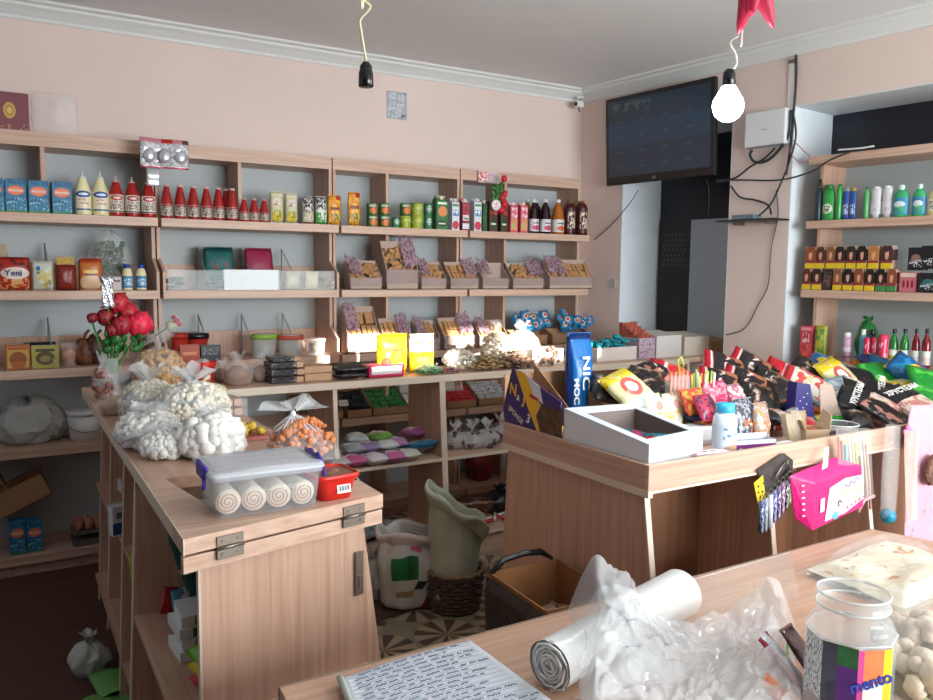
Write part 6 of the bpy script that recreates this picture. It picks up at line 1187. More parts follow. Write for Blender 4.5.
b = B(); b.box(-.05, .05, 0, .003, 0, .05); b.box(-.05, .05, .08, .083, 0, .05); b.box(-.05, -.047, 0, .08, 0, .05); b.box(.047, .05, 0, .08, 0, .05); b.box(-.05, .05, 0, .08, 0, .003); b.obj('carton', mat('tan_card', '#b39a7c', .8), t)
b = B(); b.prism([(.05, 0, .05), (.05, .08, .05), (.075, .075, .11), (.068, .02, .10)], (.003, 0, 0)); b.obj('flap', mat('tan_card', '#b39a7c'), t); b = B(); b.prism([(-.05, 0, .05), (-.05, .08, .05), (-.07, .08, .085), (-.07, 0, .085)], (.003, 0, 0)); b.obj('flap', mat('tan_card', '#b39a7c'), t)
b = B(); b.box(-.04, .035, .01, .07, .004, .045); b.obj('packs', mat('orange_red_packs', '#b85a3c', .4, var=.4, vs=50), t)
q = by(845, 430, 1.74); t = thing('clear_bowl', 'round clear plastic bowl of dark trinkets at the rim', 'bowl', (q.x, 1.765, ZG)); b = B(); b.lathe([(.05, 0), (.062, .03), (.068, .06)], 26, cap=False); b.obj('bowl', ACRY, t); b = B(); b.tube([(.068 * math.cos(a), .068 * math.sin(a), .06) for a in [i * PI / 12 for i in range(25)]], .0025); b.obj('rim', mat('clear_rim', '#dfe3e4', .1, alpha=.8), t)
puffs(t, 30, .045, .045, .035, .009, mat('dark_trinkets', '#4a3a3c', .4, var=.6, vs=80), 3)

# ================================================================== HANGING FROM THE RIGHT COUNTER
yh = by0 - .012
# key ring card
def hp(u, v, y=yh): return oy(u, v, y)
t0_ = hp(784, 453); t = thing('keyring_card', 'black and yellow card of patterned key rings hanging on the rim', 'keyrings', t0_)
f_ = lambda u, v, dy=0: Vector((hp(u, v).x - t0_.x, dy, hp(u, v).z - t0_.z))
b = B(); b.prism([f_(784, 453), f_(793, 460), f_(793, 480), f_(779, 492), f_(762, 492), f_(758, 470)], (0, .002, 0)); b.obj('card', mat('dark_clear_card', '#3a3638', .2, var=.4, vs=30), t)
b = B(); b.prism([f_(753, 483, -.004), f_(762, 475, -.004), f_(765, 503, -.004), f_(757, 503, -.004), ], (0, .002, 0)); b.obj('yellow_tag', mat('yellow_tag', '#f0cc28', .4), t)
b = B()
for u, v in ((757, 486), (761, 491), (759, 497), (762, 483), (757, 492)): c_ = f_(u, v, -.006); b.ell(c_, (.005, .001, .004), 8)
b.obj('tag_spots', BLK, t)
kc = ['#3a4a7c', '#7a8a9c', '#cfd4d8', '#5a5aa0', '#4a3a5c', '#8a3a7c', '#2a2a2c', '#7a8a4c', '#3a8a4c']
for i, (u, v0, v1) in enumerate(((759, 500, 532), (763, 498, 530), (768, 494, 527), (772, 490, 521), (776, 486, 518), (780, 482, 512), (784, 480, 508), (787, 476, 502), (791, 474, 496))):
    k = B(); a, c = f_(u, v0, -.010), f_(u - 1, v1, -.010); k.tube([a, a.lerp(c, .5), c], .0085, 8)
    o = k.obj('patterned_strap', pm('strap%d' % i, kc[i], [('n', .5, .5, 1, 1, '#e4e6ea', 7, .55)]), t)
    k = B(); k.tube([a + Vector((.008 * math.sin(q * .9), 0, .010 + .010 * math.cos(q * .9))) for q in range(8)], .0016, 5); k.obj('ring', STEEL, t)
b = B(); b.tube([f_(784, 462, -.004), f_(778, 470, -.006), f_(772, 480, -.006)], .003); b.tube([f_(786, 460, -.004), f_(788, 468, -.006), f_(782, 476, -.006)], .003); b.obj('clips', STEEL, t)
# pink nappy pack
cx0 = hp(832, 532, yh - .05); t = thing('nappy_pack', 'bright pink and white pack of pads hanging by a clear handle', 'pack', (cx0.x, yh - .05, cx0.z - .0))
g = lambda u, v, dy=0: Vector((hp(u, v, yh - .05).x - cx0.x, dy, hp(u, v, yh - .05).z - cx0.z))
PKM = mat('hot_pink_film', '#d41f74', .3, bump=.3); b = B()
Lb, Lt, Rt, Rb, Ml, Mt = g(808, 531), g(799, 475), g(862, 462), g(863, 508), g(813, 532), g(817, 484)
fr = [g(812, 532, 0), g(815, 483, 0), g(862, 465, .0), g(864, 507, .0)]
bk = [g(802, 521, .03), g(797, 477, .03), g(845, 458, .035), g(852, 500, .035)]
b.add(fr + bk, [(0, 1, 2, 3), (4, 7, 6, 5), (0, 4, 5, 1), (1, 5, 6, 2), (2, 6, 7, 3), (3, 7, 4, 0)]); o = b.obj('pack', PKM, t, bev=.006)
def onf(a, c, d=0.002):  # bilinear on the front face
    p0 = fr[0].lerp(fr[3], a); p1 = fr[1].lerp(fr[2], a); return p0.lerp(p1, c) + Vector((0, -d, 0))
def fpatch(pts, m, nm, d=.002): b = B(); b.prism([onf(a, c, d) for a, c in pts], (0, -.0004, 0)); return b.obj(nm, m, t)
fpatch([(.22, .10), (.30, .78), (.62, .86), (1, .78), (1, .22), (.6, .08)], pm('soft_white_pink', '#ecd4e0', [('n', .6, .5, .7, .6, '#e8b8a8', 4, .5)]), 'white_panel')
fpatch([(.12, .34), (.12, .62), (.2, .62), (.2, .34)], WHT, 'small_label', .003)
b = B(); b.ell(onf(.42, .13, .003), (.017, .001, .013), 14); b.obj('round_badge', mat('light_blue_badge', '#5ab8dc', .4), t)
b = B(); b.tube([onf(.50 + .035 * math.cos(a), .36 + .06 * math.sin(a), .004) for a in [i * .7 for i in range(8)]], .002); b.obj('ring_emblem', mat('plum_print', '#6a2a6c', .4), t)
b = B()
for i in range(5): a, c = .64 + i * .08, .16 + i * .02; b.prism([onf(a, c, .003), onf(a + .04, c + .01, .003), onf(a + .02, c + .07, .003)], (0, -.0004, 0))
b.obj('pink_marks', PKM, t)
for i in range(6):
    b = B(); q = (fr[0].lerp(fr[1], .2 + .13 * i) + bk[0].lerp(bk[1], .2 + .13 * i)) / 2; b.box(q.x - .008, q.x + .004, q.y - .006, q.y - .003, q.z, q.z + .004); b.obj('side_letter_bar', WHT, t)
q = onf(.66, .72, .003); text('Always'[:0] + 'Molfix'[:0] + 'Comfy'[:0] + 'Ocmy', .02, mat('indigo_print', '#3a3a8c', .4), t, q, (PI / 2, 0, .2)) if False else None
b = B(); b.tube([onf(.60 + i * .035, .66 + .05 * math.sin(i * 1.9) + .01 * i, .003) for i in range(10)], .0016, 5); b.obj('script_line', mat('indigo_print', '#3a3a8c', .4), t)
b = B(); a0_, a1_ = g(822, 470, .0), g(833, 455, .03); b.prism([a0_, a0_ + Vector((.03, 0, .006)), a1_ + Vector((.02, 0, .02)), a1_ + Vector((0, 0, .02))], (0, .001, 0)); b.obj('clear_handle', FILM, t)
# bag of straws over the rim
q = hp(852, 432, yh - .02); t = thing('straw_bag', 'clear bag of coloured plastic straws and toys hung over the rim', 'bag', q)
sc = ['#b8563c', '#a87050', '#4aa0b8', '#d8d8d0', '#c8d0a0', '#e0c860', '#e8e4dc', '#b0a890', '#d8a08c']
for i in range(14):
    u0, v0 = 838 + (i % 9) * 3.5, 437 + (i % 3) * 4; u1, v1 = 840 + (i % 9) * 3.8, 475 + (i * 13) % 35
    a, c = hp(u0, v0, yh - .02 - .004 * (i % 3)) - q, hp(u1, v1, yh - .02 - .004 * (i % 3)) - q; b = B(); b.tube([a, a.lerp(c, .5) + Vector((.004, 0, 0)), c], .0045, 6); b.obj('straw', mat('cstraw%d' % (i % 9), sc[i % 9], .35), t)
a, c = hp(868, 500, yh - .03) - q, hp(872, 472, yh - .03) - q
b = B(); b.tube([hp(858, 512, yh - .03) - q, hp(864, 500, yh - .03) - q, hp(874, 496, yh - .03) - q], .006); b.obj('pink_knot', mat('pale_pink', '#dca0a8', .4), t)
b = B(); b.grid(lambda s, c_: (hp(836 + 34 * s + 4 * c_, 428 + 70 * c_, yh - .032 - .012 * math.sin(s * 3.1)) - q), 12, 14); b.obj('film', CLEAR, t)
# pale pink skirt
q = hp(915, 425, yh - .015); t = thing('pink_garment', 'pale pink child\'s garment with brown fur trim hanging at the right edge', 'garment', q)
b = B()
def gar(s, c_):
    uL = 912 - 20 * c_ ** .6 + 0; uR = 975
    p_ = hp(uL + (uR - uL) * s, 405 + 150 * c_, yh - .02); return Vector((p_.x - q.x, p_.y - q.y - .018 * math.sin(s * 16 + c_ * 2) * (.3 + c_) - .02 * c_, p_.z - q.z))
b.grid(gar, 40, 16); b.obj('skirt', mat('pale_pink_fabric', '#d4a5b6', .8, var=.06, vs=12, bump=.3, bs=30), t, solid=.002)
b = B(); c_ = hp(932, 470, yh - .05) - q; b.ell(c_, (.035, .02, .055), 16, amp=.5, fr=40); b.obj('fur_patch', mat('brown_fur', '#8a6a5a', .9, var=.4, vs=80, bump=1, bs=120), t)
b = B()
for i in range(26): p_ = gar(rnd.uniform(.02, .5), rnd.uniform(.3, .95)); b.ell((p_.x, p_.y - .004, p_.z), (.005, .001, .006), 6)
b.obj('brown_specks', mat('specks', '#c8a090', .8), t)
b = B(); b.grid(lambda s, c_: gar(s * .25, .15 + .6 * c_) + Vector((-.05 + .03 * c_, -.02, 0)), 10, 10); b.obj('tulle_layer', mat('peach_tulle', '#e4c0b0', .7, alpha=.55), t)
b = B(); p_ = hp(905, 431, yh - .03) - q
for i in range(4): b.ell(p_ + Vector((.014 * math.cos(i * 1.6), -.01, .010 * math.sin(i * 1.6))), (.018, .006, .010), 8, Matrix.Rotation(i * 1.6, 3, 'Y'))
b.obj('pink_bow', mat('bow_pink', '#e070b0', .5), t)
# turquoise ball in a clear bag
q = hp(888, 516, yh - .03); t = thing('toy_ball', 'turquoise ball at the bottom of a hanging clear bag', 'ball', q); b = B(); b.ell((0, 0, 0), (.027, .027, .027), 20); b.obj('ball', mat('turquoise_ball', '#1c8aa8', .3, var=.15, vs=60), t)
top = hp(893, 425, yh - .02) - q
b = B(); b.grid(lambda s, c_: Vector((0, 0, -.03)).lerp(top, c_) + Vector(((.031 + .012 * math.sin(c_ * 3)) * math.cos(s * 6.283), (.02) * math.sin(s * 6.283), 0)) * (1 if c_ > .08 else c_ / .08), 18, 14); b.obj('clear_bag', CLEAR, t)

# ================================================================== FOREGROUND TABLE
ZQ = ZTB + .001
# notebook
c0 = [oz(342, 684, ZQ), oz(470, 645, ZQ), oz(552, 706, ZQ), oz(372, 760, ZQ)]
t = thing('notebook', 'open notebook page covered in blue handwriting on the front table', 'notebook', (0, 0, 0))
PG = mat('page_paper', '#d8dee4', .7)
def nb(a, c): 
    p = c0[0].lerp(c0[1], a).lerp(c0[3].lerp(c0[2], a), c); return (p.x, p.y, ZQ + .010 + .006 * math.sin(a * 3) * (1 - c) + .004 * math.exp(-((a) / .05) ** 2))
b = B(); b.grid(nb, 24, 16)
b.obj('page', PG, t, solid=.0015)
b = B(); b.prism([(p.x, p.y, ZQ) for p in c0], (0, 0, .0085)); b.obj('page_block', mat('page_edges', '#c4c6c4', .8), t, bev=.003)
b = B(); b.tube([Vector(nb(0, c / 10)) + Vector((-.004, 0, 0)) for c in range(11)], .007, 8); b.obj('rolled_edge', mat('worn_cover', '#aab0a8', .7), t)
INK = mat('blue_ink', '#33427c', .6); r3 = random.Random(5); b = B()
for ln in range(17):
    c = .04 + ln * .056; a = .07 + (.0 if ln % 4 else .04); end = r3.uniform(.7, .96)
    while a < end:
        L_ = r3.uniform(.03, .11); n_ = int(L_ / .006); pts = []
        for k in range(n_ + 1): aa = a + L_ * k / n_; q = Vector(nb(min(aa, .98), min(.99, c + .012 * math.sin(k * 2.1 + r3.random() * 2)))) ; pts.append(q + Vector((0, 0, .0012)))
        if len(pts) > 1: b.tube(pts, .0007, 3)
        a += L_ + r3.uniform(.012, .035)
b.obj('handwriting', INK, t, 'lines of blue handwriting')
b = B()
for ln in range(18): b.tube([Vector(nb(.03 + .94 * k / 12, .012 + ln * .056)) + Vector((0, 0, .0009)) for k in range(13)], .0003, 3)
b.obj('ruled_lines', mat('rule_blue', '#9fb4cc', .7), t)
# roll of white bags
r0_, r1_ = oz(549, 690, ZQ), oz(672, 617, ZQ); ax_ = (r1_ - r0_); L_ = ax_.length; rr = .047
t = thing('bag_roll', 'thick roll of thin white plastic bags lying on the front table', 'roll', (r0_.x, r0_.y, ZQ + rr)); M = ax_.to_track_quat('Z', 'Y').to_matrix().to_4x4()
b = B(); nL = 24
def rl(s, c_):
    k = 1 + .05 * noise.noise(Vector((s * 6, c_ * 3, 0))) + .03 * noise.noise(Vector((s * 22, c_ * 9, 4))); return M @ Vector((rr * k * math.cos(s * 6.2832), rr * k * math.sin(s * 6.2832), c_ * L_))
b.grid(rl, 40, nL); b.obj('roll', mat('white_roll_film', '#e3e4e2', .35, bump=.5, bs=20), t)
b = B(); b.tube([M @ Vector(((rr * (.15 + .82 * i / 60)) * (1 + .08 * math.sin(i * 1.3)) * math.cos(i * .6), (rr * (.15 + .82 * i / 60)) * math.sin(i * .6), -.001 + .003 * math.sin(i))) for i in range(61)], .0024, 6); b.obj('wound_end', mat('white_roll_end', '#efefed', .4), t)
b = B(); b.lathe([(.002, .004), (rr * .98, .004), (rr * .98, .01), (.002, .01)], 24, M=M); b.obj('end_face', mat('roll_end_face', '#d8d8d4', .6), t)
b = B(); b.grid(lambda s, c_: M @ Vector((-rr * 1.02 - .05 * s, -rr * .98 + .0 + .012 * math.sin(s * 5 + c_ * 9) * s, L_ * (.02 + .9 * c_))), 8, 20)
b.obj('loose_tail', FILM, t)
b = B(); b.grid(lambda s, c_: M @ Vector((rr * 1.15 * math.cos(1.1 + s * 2.6), rr * 1.15 * math.sin(1.1 + s * 2.6) , L_ * (.45 + .62 * c_) )), 14, 10); b.obj('loose_sheet', mat('sheet_film', '#ececea', .3, alpha=.8, bump=.6, bs=15), t)
# crumpled transparent bag
corner = [oz(577, 660, ZQ), oz(792, 636, ZQ), oz(806, 745, ZQ), oz(585, 765, ZQ)]
t = thing('plastic_bag', 'large crumpled transparent plastic bag lying across the front table', 'bag', (0, 0, 0))
def cb(a, c, hh=.07, sd=0):
    p = corner[0].lerp(corner[1], a).lerp(corner[3].lerp(corner[2], a), c)
    e = min(1, 7 * a + .45, 7 * (1 - a) + .3, 8 * (1 - c) + .2)
    base_ = .098 * math.exp(-((a - .12) / .26) ** 2) * math.exp(-((c - .0) / .6) ** 2) + .035 + .05 * math.exp(-((a - .93) / .12) ** 2) * (1 - c)
    n_ = .30 * noise.noise(Vector((a * 3 + sd, c * 2.4, sd))) + .45 * abs(noise.noise(Vector((a * 7, c * 5, 3 + sd)))) + .3 * abs(noise.noise(Vector((a * 16 + c * 6, c * 9, 5 + sd)))) + .12 * abs(noise.noise(Vector((a * 40, c * 30, 1))))
    return (p.x + .02 * noise.noise(Vector((a * 4, c * 4, 8))), p.y + .02 * noise.noise(Vector((a * 4, c * 4, 9))), ZQ + .004 + (base_ + n_ * .06) * e * (hh / .07))
BAGF = mat('transparent_bag_film', '#eef1f3', .16, alpha=.34, bump=.35, bs=30)
b = B(); b.grid(lambda a, c: cb(a, c, .07, 0), 90, 70); b.obj('upper_layer', BAGF, t)
b = B(); b.grid(lambda a, c: cb(a, c, .03, 7), 40, 34); b.obj('lower_layer', BAGF, t)
def mouth(a, c):
    v = cb(a, c * .25, .07, 0); k = (1 - c) ** 1.4
    return (v[0] - .01 + .02 * math.sin(a * 9), v[1] + .02 - .05 * c, v[2] + k * (.045 * math.exp(-((a - .02) / .16) ** 2) + .050 * math.exp(-((a - 1) / .10) ** 2) + .02 * abs(math.sin(a * 11 + 2 * math.sin(a * 5)))))
b = B(); b.grid(mouth, 80, 14); b.obj('raised_mouth', BAGF, t)
# jar
jb = oz(846, 716, ZQ); t = thing('sweet_jar', 'octagonal clear plastic jar with chewing sweets label and open mouth', 'jar', (jb.x, jb.y, ZQ), .35)
jr, jh = .073, .20
JM = mat('clear_jar', '#eef4f4', .04, alpha=.15); b = B()
def oct_(r, z, n=8): return [(r * math.cos(PI / 8 + i * 2 * PI / n), r * math.sin(PI / 8 + i * 2 * PI / n), z) for i in range(n)]
R_ = [oct_(jr, 0), oct_(jr, jh * .78), oct_(jr * .98, jh * .80)]; vs = sum(R_, []); b.add(vs, [(k * 8 + i, k * 8 + (i + 1) % 8, (k + 1) * 8 + (i + 1) % 8, (k + 1) * 8 + i) for k in range(2) for i in range(8)] + [tuple(range(8))]); b.obj('body', JM, t, solid=.0012)
b = B(); b.lathe([(jr * .99, jh * .80), (jr * .86, jh * .90), (jr * .78, jh * .92), (jr * .78, jh * 1.0), (jr * .81, jh * 1.01), (jr * .81, jh * 1.04), (jr * .78, jh * 1.05), (jr * .78, jh * 1.12), (jr * .80, jh * 1.13)], 40, cap=False); nk_ = b.obj('neck', JM, t, solid=.001)
for z in (1.02, 1.13): b = B(); b.tube([(jr * .8 * math.cos(a), jr * .8 * math.sin(a), jh * z) for a in [i * PI / 20 for i in range(41)]], .0022, 6); b.obj('thread_ring', mat('clear_thread', '#f0f4f4', .05, alpha=.55), nk_)
b = B(); b.tube([Vector(q) for q in oct_(jr * 1.005, jh * .79)] + [Vector(oct_(jr * 1.005, jh * .79)[0])], .0016, 6); b.obj('shoulder_edge', mat('clear_thread', '#f0f4f4'), t)
# label wrapped on the faces that look at the camera
def face(i, a0_, a1_, z0, z1, m, nm, off=1.012):
    P_ = oct_(jr * off, 0); p, q = Vector(P_[i % 8]), Vector(P_[(i + 1) % 8]); a, c = p.lerp(q, a0_), p.lerp(q, a1_); b = B(); b.add([(a.x, a.y, z0), (c.x, c.y, z0), (c.x, c.y, z1), (a.x, a.y, z1)], [(0, 1, 2, 3)]); return b.obj(nm, m, t, solid=.0003)
cam_dir = math.atan2(0 - jb.y, 0 - jb.x) - .35
i0 = int(round((cam_dir - PI / 8) / (PI / 4) - .5)) % 8
PURL = mat('violet_label', '#6a3aa0', .4); PNK = mat('pink_label', '#c8408c', .4); ORL = mat('orange_label', '#e8804c', .4, var=.15, vs=40); YLL = mat('bright_yellow_label', '#f0d42c', .4)
face(i0 - 1, .1, 1, .05, .155, pm('cert_label', '#dfe4e6', [('n', .5, .5, 1, 1, '#5a6068', 14, .56)], ax='yz'), 'white_print_label')
face(i0, 0, .42, .05, .155, mat('slate_label', '#4a5068', .4, var=.4, vs=40), 'slate_label'); face(i0, .42, 1, .12, .155, mat('leaf_print', '#2f7a4a', .4, var=.4, vs=50), 'green_leaf_print'); face(i0, .42, 1, .05, .12, PURL, 'violet_label')
face(i0 + 1, 0, .18, .05, .153, PNK, 'pink_strip'); face(i0 + 1, .18, .8, .095, .153, ORL, 'orange_fruit_print'); face(i0 + 1, .8, 1, .05, .153, YLL, 'yellow_strip'); face(i0 + 1, .18, .8, .05, .095, WHT, 'white_label_base'); face(i0 + 2, 0, .3, .05, .153, YLL, 'yellow_strip')
P_ = oct_(jr * 1.03, 0); p, q = Vector(P_[(i0 + 1) % 8]), Vector(P_[(i0 + 2) % 8]); mm = p.lerp(q, .42); an_ = math.atan2((q - p).y, (q - p).x)
text('mento', .03, mat('mentos_blue', '#1c3aa0', .4), t, (mm.x, mm.y, .098), (PI / 2, -.25, an_), ext=.0006, sx=.95)
puffs(t, 26, .05, .05, .035, .012, mat('wrapped_candies', '#b89aa0', .4, var=.5, vs=50), 2)
# candy bars in front of the jar
for i, (u, v, w_, h_, m, rr_, lb) in enumerate(((805, 668, .032, .10, pm('bar_wr', '#9c1840', [('r', .55, .5, .5, 1, '#cfd2d6'), ('r', .9, .5, .1, 1, '#5a1030')], .2), (-.9, .25, .25), 'cherry red and silver sweet wrapper leaning on the jar'), (832, 676, .045, .12, mat('dark_choc_wrapper', '#3a1c1c', .2, var=.5, vs=60, bump=.6), (-1.0, .45, .2), 'dark brown shiny sweet wrapper in front of the jar'), (800, 690, .03, .07, mat('peach_wrapper', '#c88060', .3, var=.3, vs=40), (-1.2, -.1, .3), 'orange-brown sweet beside the red wrapper'), (868, 696, .04, .06, mat('brick_wrapper', '#a8482c', .3, var=.3, vs=40), (-1.2, .4, .2), 'brick red sweet wrapper below the jar label'))):
    q = oz(u, v + 24, ZQ); pouch('sweet_wrapper', lb, 'sweet', w_ * 1.1, h_ * 1.15, .016, m, (q.x, q.y, ZQ + .006), rot=(-.75, rr_[1] - .45, rr_[2]), seed=i, group=None)
q = oz(787, 675, ZQ); t = thing('green_card', 'narrow bright green and white card behind the red sweet wrapper', 'card', (q.x, q.y, ZQ), .3); b = B(); b.prism([(-.008, 0, 0), (.010, 0, 0), (.012, .004, .075), (.004, .004, .09)], (0, .001, 0)); b.obj('card', mat('bright_green', '#2fc05c', .4), t); b = B(); b.box(-.008, .010, -.001, -.0001, .0, .006); b.obj('white_edge', WHT, t)
# flat bag of meringue / flatbread at the back, bag of eggs-like pale sweets
cc = [oz(795, 575, ZQ), oz(880, 542, ZQ), oz(1010, 575, ZQ), oz(905, 622, ZQ)]
t = thing('flatbread_bag', 'clear bag of pale flat pastries with browned spots on the front table', 'bag', (0, 0, 0))
def fb2(a, c, hh, o=0): p = cc[0].lerp(cc[1], a).lerp(cc[3].lerp(cc[2], a), c); e = min(1, 5 * a + .1, 5 * (1 - a) + .1, 5 * c + .1, 5 * (1 - c) + .1); return (p.x, p.y, ZQ + .002 + hh * e * (.85 + .5 * noise.noise(Vector((a * 3, c * 3, o))) + .12 * noise.noise(Vector((a * 14, c * 14, o)))))
b = B(); b.grid(lambda a, c: fb2(.06 + .88 * a, .06 + .88 * c, .034, 0), 36, 36); b.grid(lambda a, c: fb2(.06 + .88 * a, .06 + .88 * c, .0, 0), 4, 4); m_ = pm('pastry_print', '#dccdb0', [('n', .5, .5, 1, 1, '#e6dcc6', 5, .5), ('n', .5, .5, 1, 1, '#c4896a', 7, .66)], .7, ax='xy'); b.obj('pastries', m_, t)
b = B(); b.grid(lambda a, c: fb2(a, c, .058, 2), 60, 60); b.obj('film', mat('thin_film', '#f4f6f6', .08, alpha=.14, bump=1, bs=30), t)
eb = oz(925, 700, ZQ); t = thing('meringue_bag', 'clear bag of pale egg-shaped meringues at the right edge of the table', 'bag', (eb.x + .03, eb.y, ZQ))
puffs(t, 190, .15, .13, .15, .021, mat('meringue', '#d6c4ae', .7, var=.12, vs=30), 9, 'meringues', .9)
b = B(); b.bag(.175, .155, .175, 6, .10); b.obj('film', CLEAR, t)
q = oz(915, 712, ZQ + .07); t = thing('green_clip', 'bright green plastic clip at the bottom right of the table', 'clip', (q.x - .02, q.y - .03, ZQ)); b = B()
for i in range(4): b.ell((.012 * i, .004 * (i % 2), .10 - .004 * i), (.010, .012, .008), 8)
b.tube([(.0, 0, 0), (.0, 0, .10)], .004); b.obj('clip', mat('lime_plastic', '#35c83a', .35), t)
b = B(); b.tube([(.036, 0, .10), (.045, 0, .085)], .003); b.obj('tab', mat('lime_plastic', '#35c83a'), t)
# thin film spread on the table
b = B(); fq = [oz(660, 590, ZQ), oz(790, 553, ZQ), oz(800, 600, ZQ), oz(690, 640, ZQ)]
t = thing('film_sheet', 'wrinkled clear film lying flat on the table behind the crumpled bag', 'film', (0, 0, 0))
b.grid(lambda a, c: (lambda p: (p.x, p.y, ZQ + .0015 + .003 * abs(math.sin(a * 26 + c * 5 + 2 * noise.noise(Vector((a * 4, c * 4, 1)))))))(fq[0].lerp(fq[1], a).lerp(fq[3].lerp(fq[2], a), c)), 70, 12); b.obj('film', mat('thin_film', '#f4f6f6'), t)
b = B(); b.tube([fq[0] + Vector((0, 0, .002)), fq[1] + Vector((0, 0, .003))], .0008, 4); b.obj('folded_hem', mat('white_tie', '#e8ecee'), t)
# ================================================================== RIGHT SHELVING GOODS
def rslot(u1, u2, vt, zb, d=-.03):
    s1, _ = ow(u1, 250, d); s2, _ = ow(u2, 250, d); _, z = ow((u1 + u2) / 2, vt, d); return (s1 + s2) / 2, s2 - s1, z - zb
def rloc(s, d, z): return rw(s, d, z)
for i, (u1, u2, vt, k, lb) in enumerate(((811, 818, 179, 'pump', 'slim dark bottle with a black pump, leftmost on the shampoo shelf'), (818, 831, 183, 'gr', 'green shampoo bottle with a white label, beside the dark one'), (832, 838, 183, 'gr2', 'narrow green shampoo bottle, edge on'), (838, 845, 186, 'bl', 'blue shampoo bottle with a silver top, left one'), (845, 852, 186, 'bl', 'blue shampoo bottle with a gold cap, right one'), (859, 865, 186, 'gr3', 'slim pale green bottle standing between blue and white ones'), (866, 877, 185, 'wh', 'white shampoo bottle leaning, left one'), (877, 888, 184, 'wh', 'white shampoo bottle leaning, right one'), (888, 905, 184, 'de', 'clear green dish soap bottle with a blue label, left one'), (907, 922, 183, 'de', 'clear green dish soap bottle with a blue label, right one'), (923, 937, 182, 'ye', 'pale yellow soap bottle cut by the right edge'))):
    s, w, h = rslot(u1, u2, vt, 1.8595); z = 1.8595; L = rloc(s, -.05, z); r = w * .46
    bt = dict(group='bottles on the shampoo shelf', rz=TH)
    if k == 'pump': bottle('shampoo_bottle', lb, 'bottle', h, r, mat('dark_teal_bottle', '#14323a', .3), BLACK, None, L, prof=[(.9, 0), (1, .03), (1, .7), (.5, .8)], cap=(.5, .2), **bt)
    elif k == 'gr': bottle('shampoo_bottle', lb, 'bottle', h, r, mat('green_bottle', '#2f9c48', .3), mat('green_cap', '#237a38', .35), pm('sh_lab', '#2f9c48', [('e', .5, .5, .8, .7, '#d8e4c8'), ('n', .5, .5, .5, .4, '#2a5a34', 8, .5)]), L, prof=[(.9, 0), (1, .03), (1, .7), (.7, .86)], cap=(.6, .1), sy=.6, **bt)
    elif k == 'gr2': bottle('shampoo_bottle', lb, 'bottle', h, r, mat('green_bottle', '#2f9c48'), mat('green_cap', '#237a38'), None, L, prof=[(.9, 0), (1, .03), (1, .8), (.7, .9)], cap=(.6, .08), sy=1.2, **bt)
    elif k == 'bl': bottle('shampoo_bottle', lb, 'bottle', h, r, mat('blue_bottle', '#2a4f9c', .3), mat('cap%s' % (u1 > 840), '#b89a4c' if u1 > 840 else '#9aa4ac', .35, metal=.4), pm('bl_lab', '#2a4f9c', [('n', .5, .5, .8, .8, '#c8d4e0', 7, .5)]), L, prof=[(.9, 0), (1, .03), (1, .75), (.8, .86)], cap=(.8, .1), sy=.6, **bt)
    elif k == 'gr3': bottle('shampoo_bottle', lb, 'bottle', h, r, mat('pale_green_bottle', '#5aa868', .3), mat('green_cap', '#237a38'), None, L, prof=[(.9, 0), (1, .03), (1, .8), (.7, .9)], cap=(.6, .08), **bt)
    elif k == 'wh': o = bottle('shampoo_bottle', lb, 'bottle', h, r, mat('white_bottle2', '#dcdce0', .3), mat('white_cap', '#e8e8ea', .3), pm('wh_lab', '#dcdce0', [('n', .5, .4, .6, .4, '#8a8aa0', 8, .58)]), L, prof=[(.55, 0), (.6, .06), (1, .8), (.95, .9)], cap=(.6, .06), sy=.5, **bt)
    elif k == 'de': bottle('dish_soap_bottle', lb, 'bottle', h, r, mat('green_liquid', '#3fae70', .12), mat('clear_cap', '#c8e0d4', .2), pm('de_lab', '#3a8ab8', [('e', .5, .6, .7, .4, '#d8e8ec'), ('n', .5, .3, .8, .4, '#4ab060', 7, .5)]), L, prof=[(.9, 0), (1, .04), (1, .55), (.9, .7), (.4, .84)], cap=(.34, .14), lab=(.08, .58), sy=.6, **bt)
    else: bottle('dish_soap_bottle', lb, 'bottle', h, r, mat('yellow_liquid', '#d8cf98', .2), WHITE, pm('ye_lab', '#e8e0b0', [('n', .5, .5, .8, .6, '#4a80b0', 7, .5)]), L, prof=[(.9, 0), (1, .04), (1, .6), (.4, .8)], cap=(.34, .16), sy=.6, **bt)
# hair dye boxes: each with a woman's hair in a plain oval (generic)
def dye(hair, base='#e0c02c', nm=None):
    return pm('dye_' + (nm or hair), '#c4a898', [('e', .5, .60, 1.15, .95, hair), ('r', .5, .12, 1, .26, base), ('e', .52, .60, .34, .42, '#d8a58a'), ('e', .40, .84, .6, .24, hair), ('r', .5, .30, 1, .10, '#8a2a3a'), ('e', .6, .50, .10, .04, '#a83a3a')])
hz = ['#8a4a2c', '#5a2c20', '#8c5a34', '#2c1c1c', '#3a2420', '#1c1618', '#b87a40', '#4a2a28']
G1 = 'upper row of hair dye boxes'; G2 = 'lower row of hair dye boxes'
up = [(806, 817), (817, 826), (827, 836), (836, 846), (847, 857), (858, 868), (869, 880), (882, 894)]
for i, (u1, u2) in enumerate(up):
    s, w, h = rslot(u1, u2, 238, 1.585, -.05); s2_, w2_, h2_ = rslot(u1, u2, 268, 1.4615, -.05)
    carton('hair_dye_box', 'yellow based hair dye box in the upper row, ' + nth(i, 8) + (', wider with a dark curl' if i == 7 else ''), 'box', w * .96, .06, .125, dye(hz[i]), rloc(s, -.04, 1.4615 + .123), TH, G1, side=YEL)
lo = [(804, 813), (814, 824), (825, 834), (835, 844), (845, 855), (856, 866), (867, 877), (878, 888), (889, 899)]
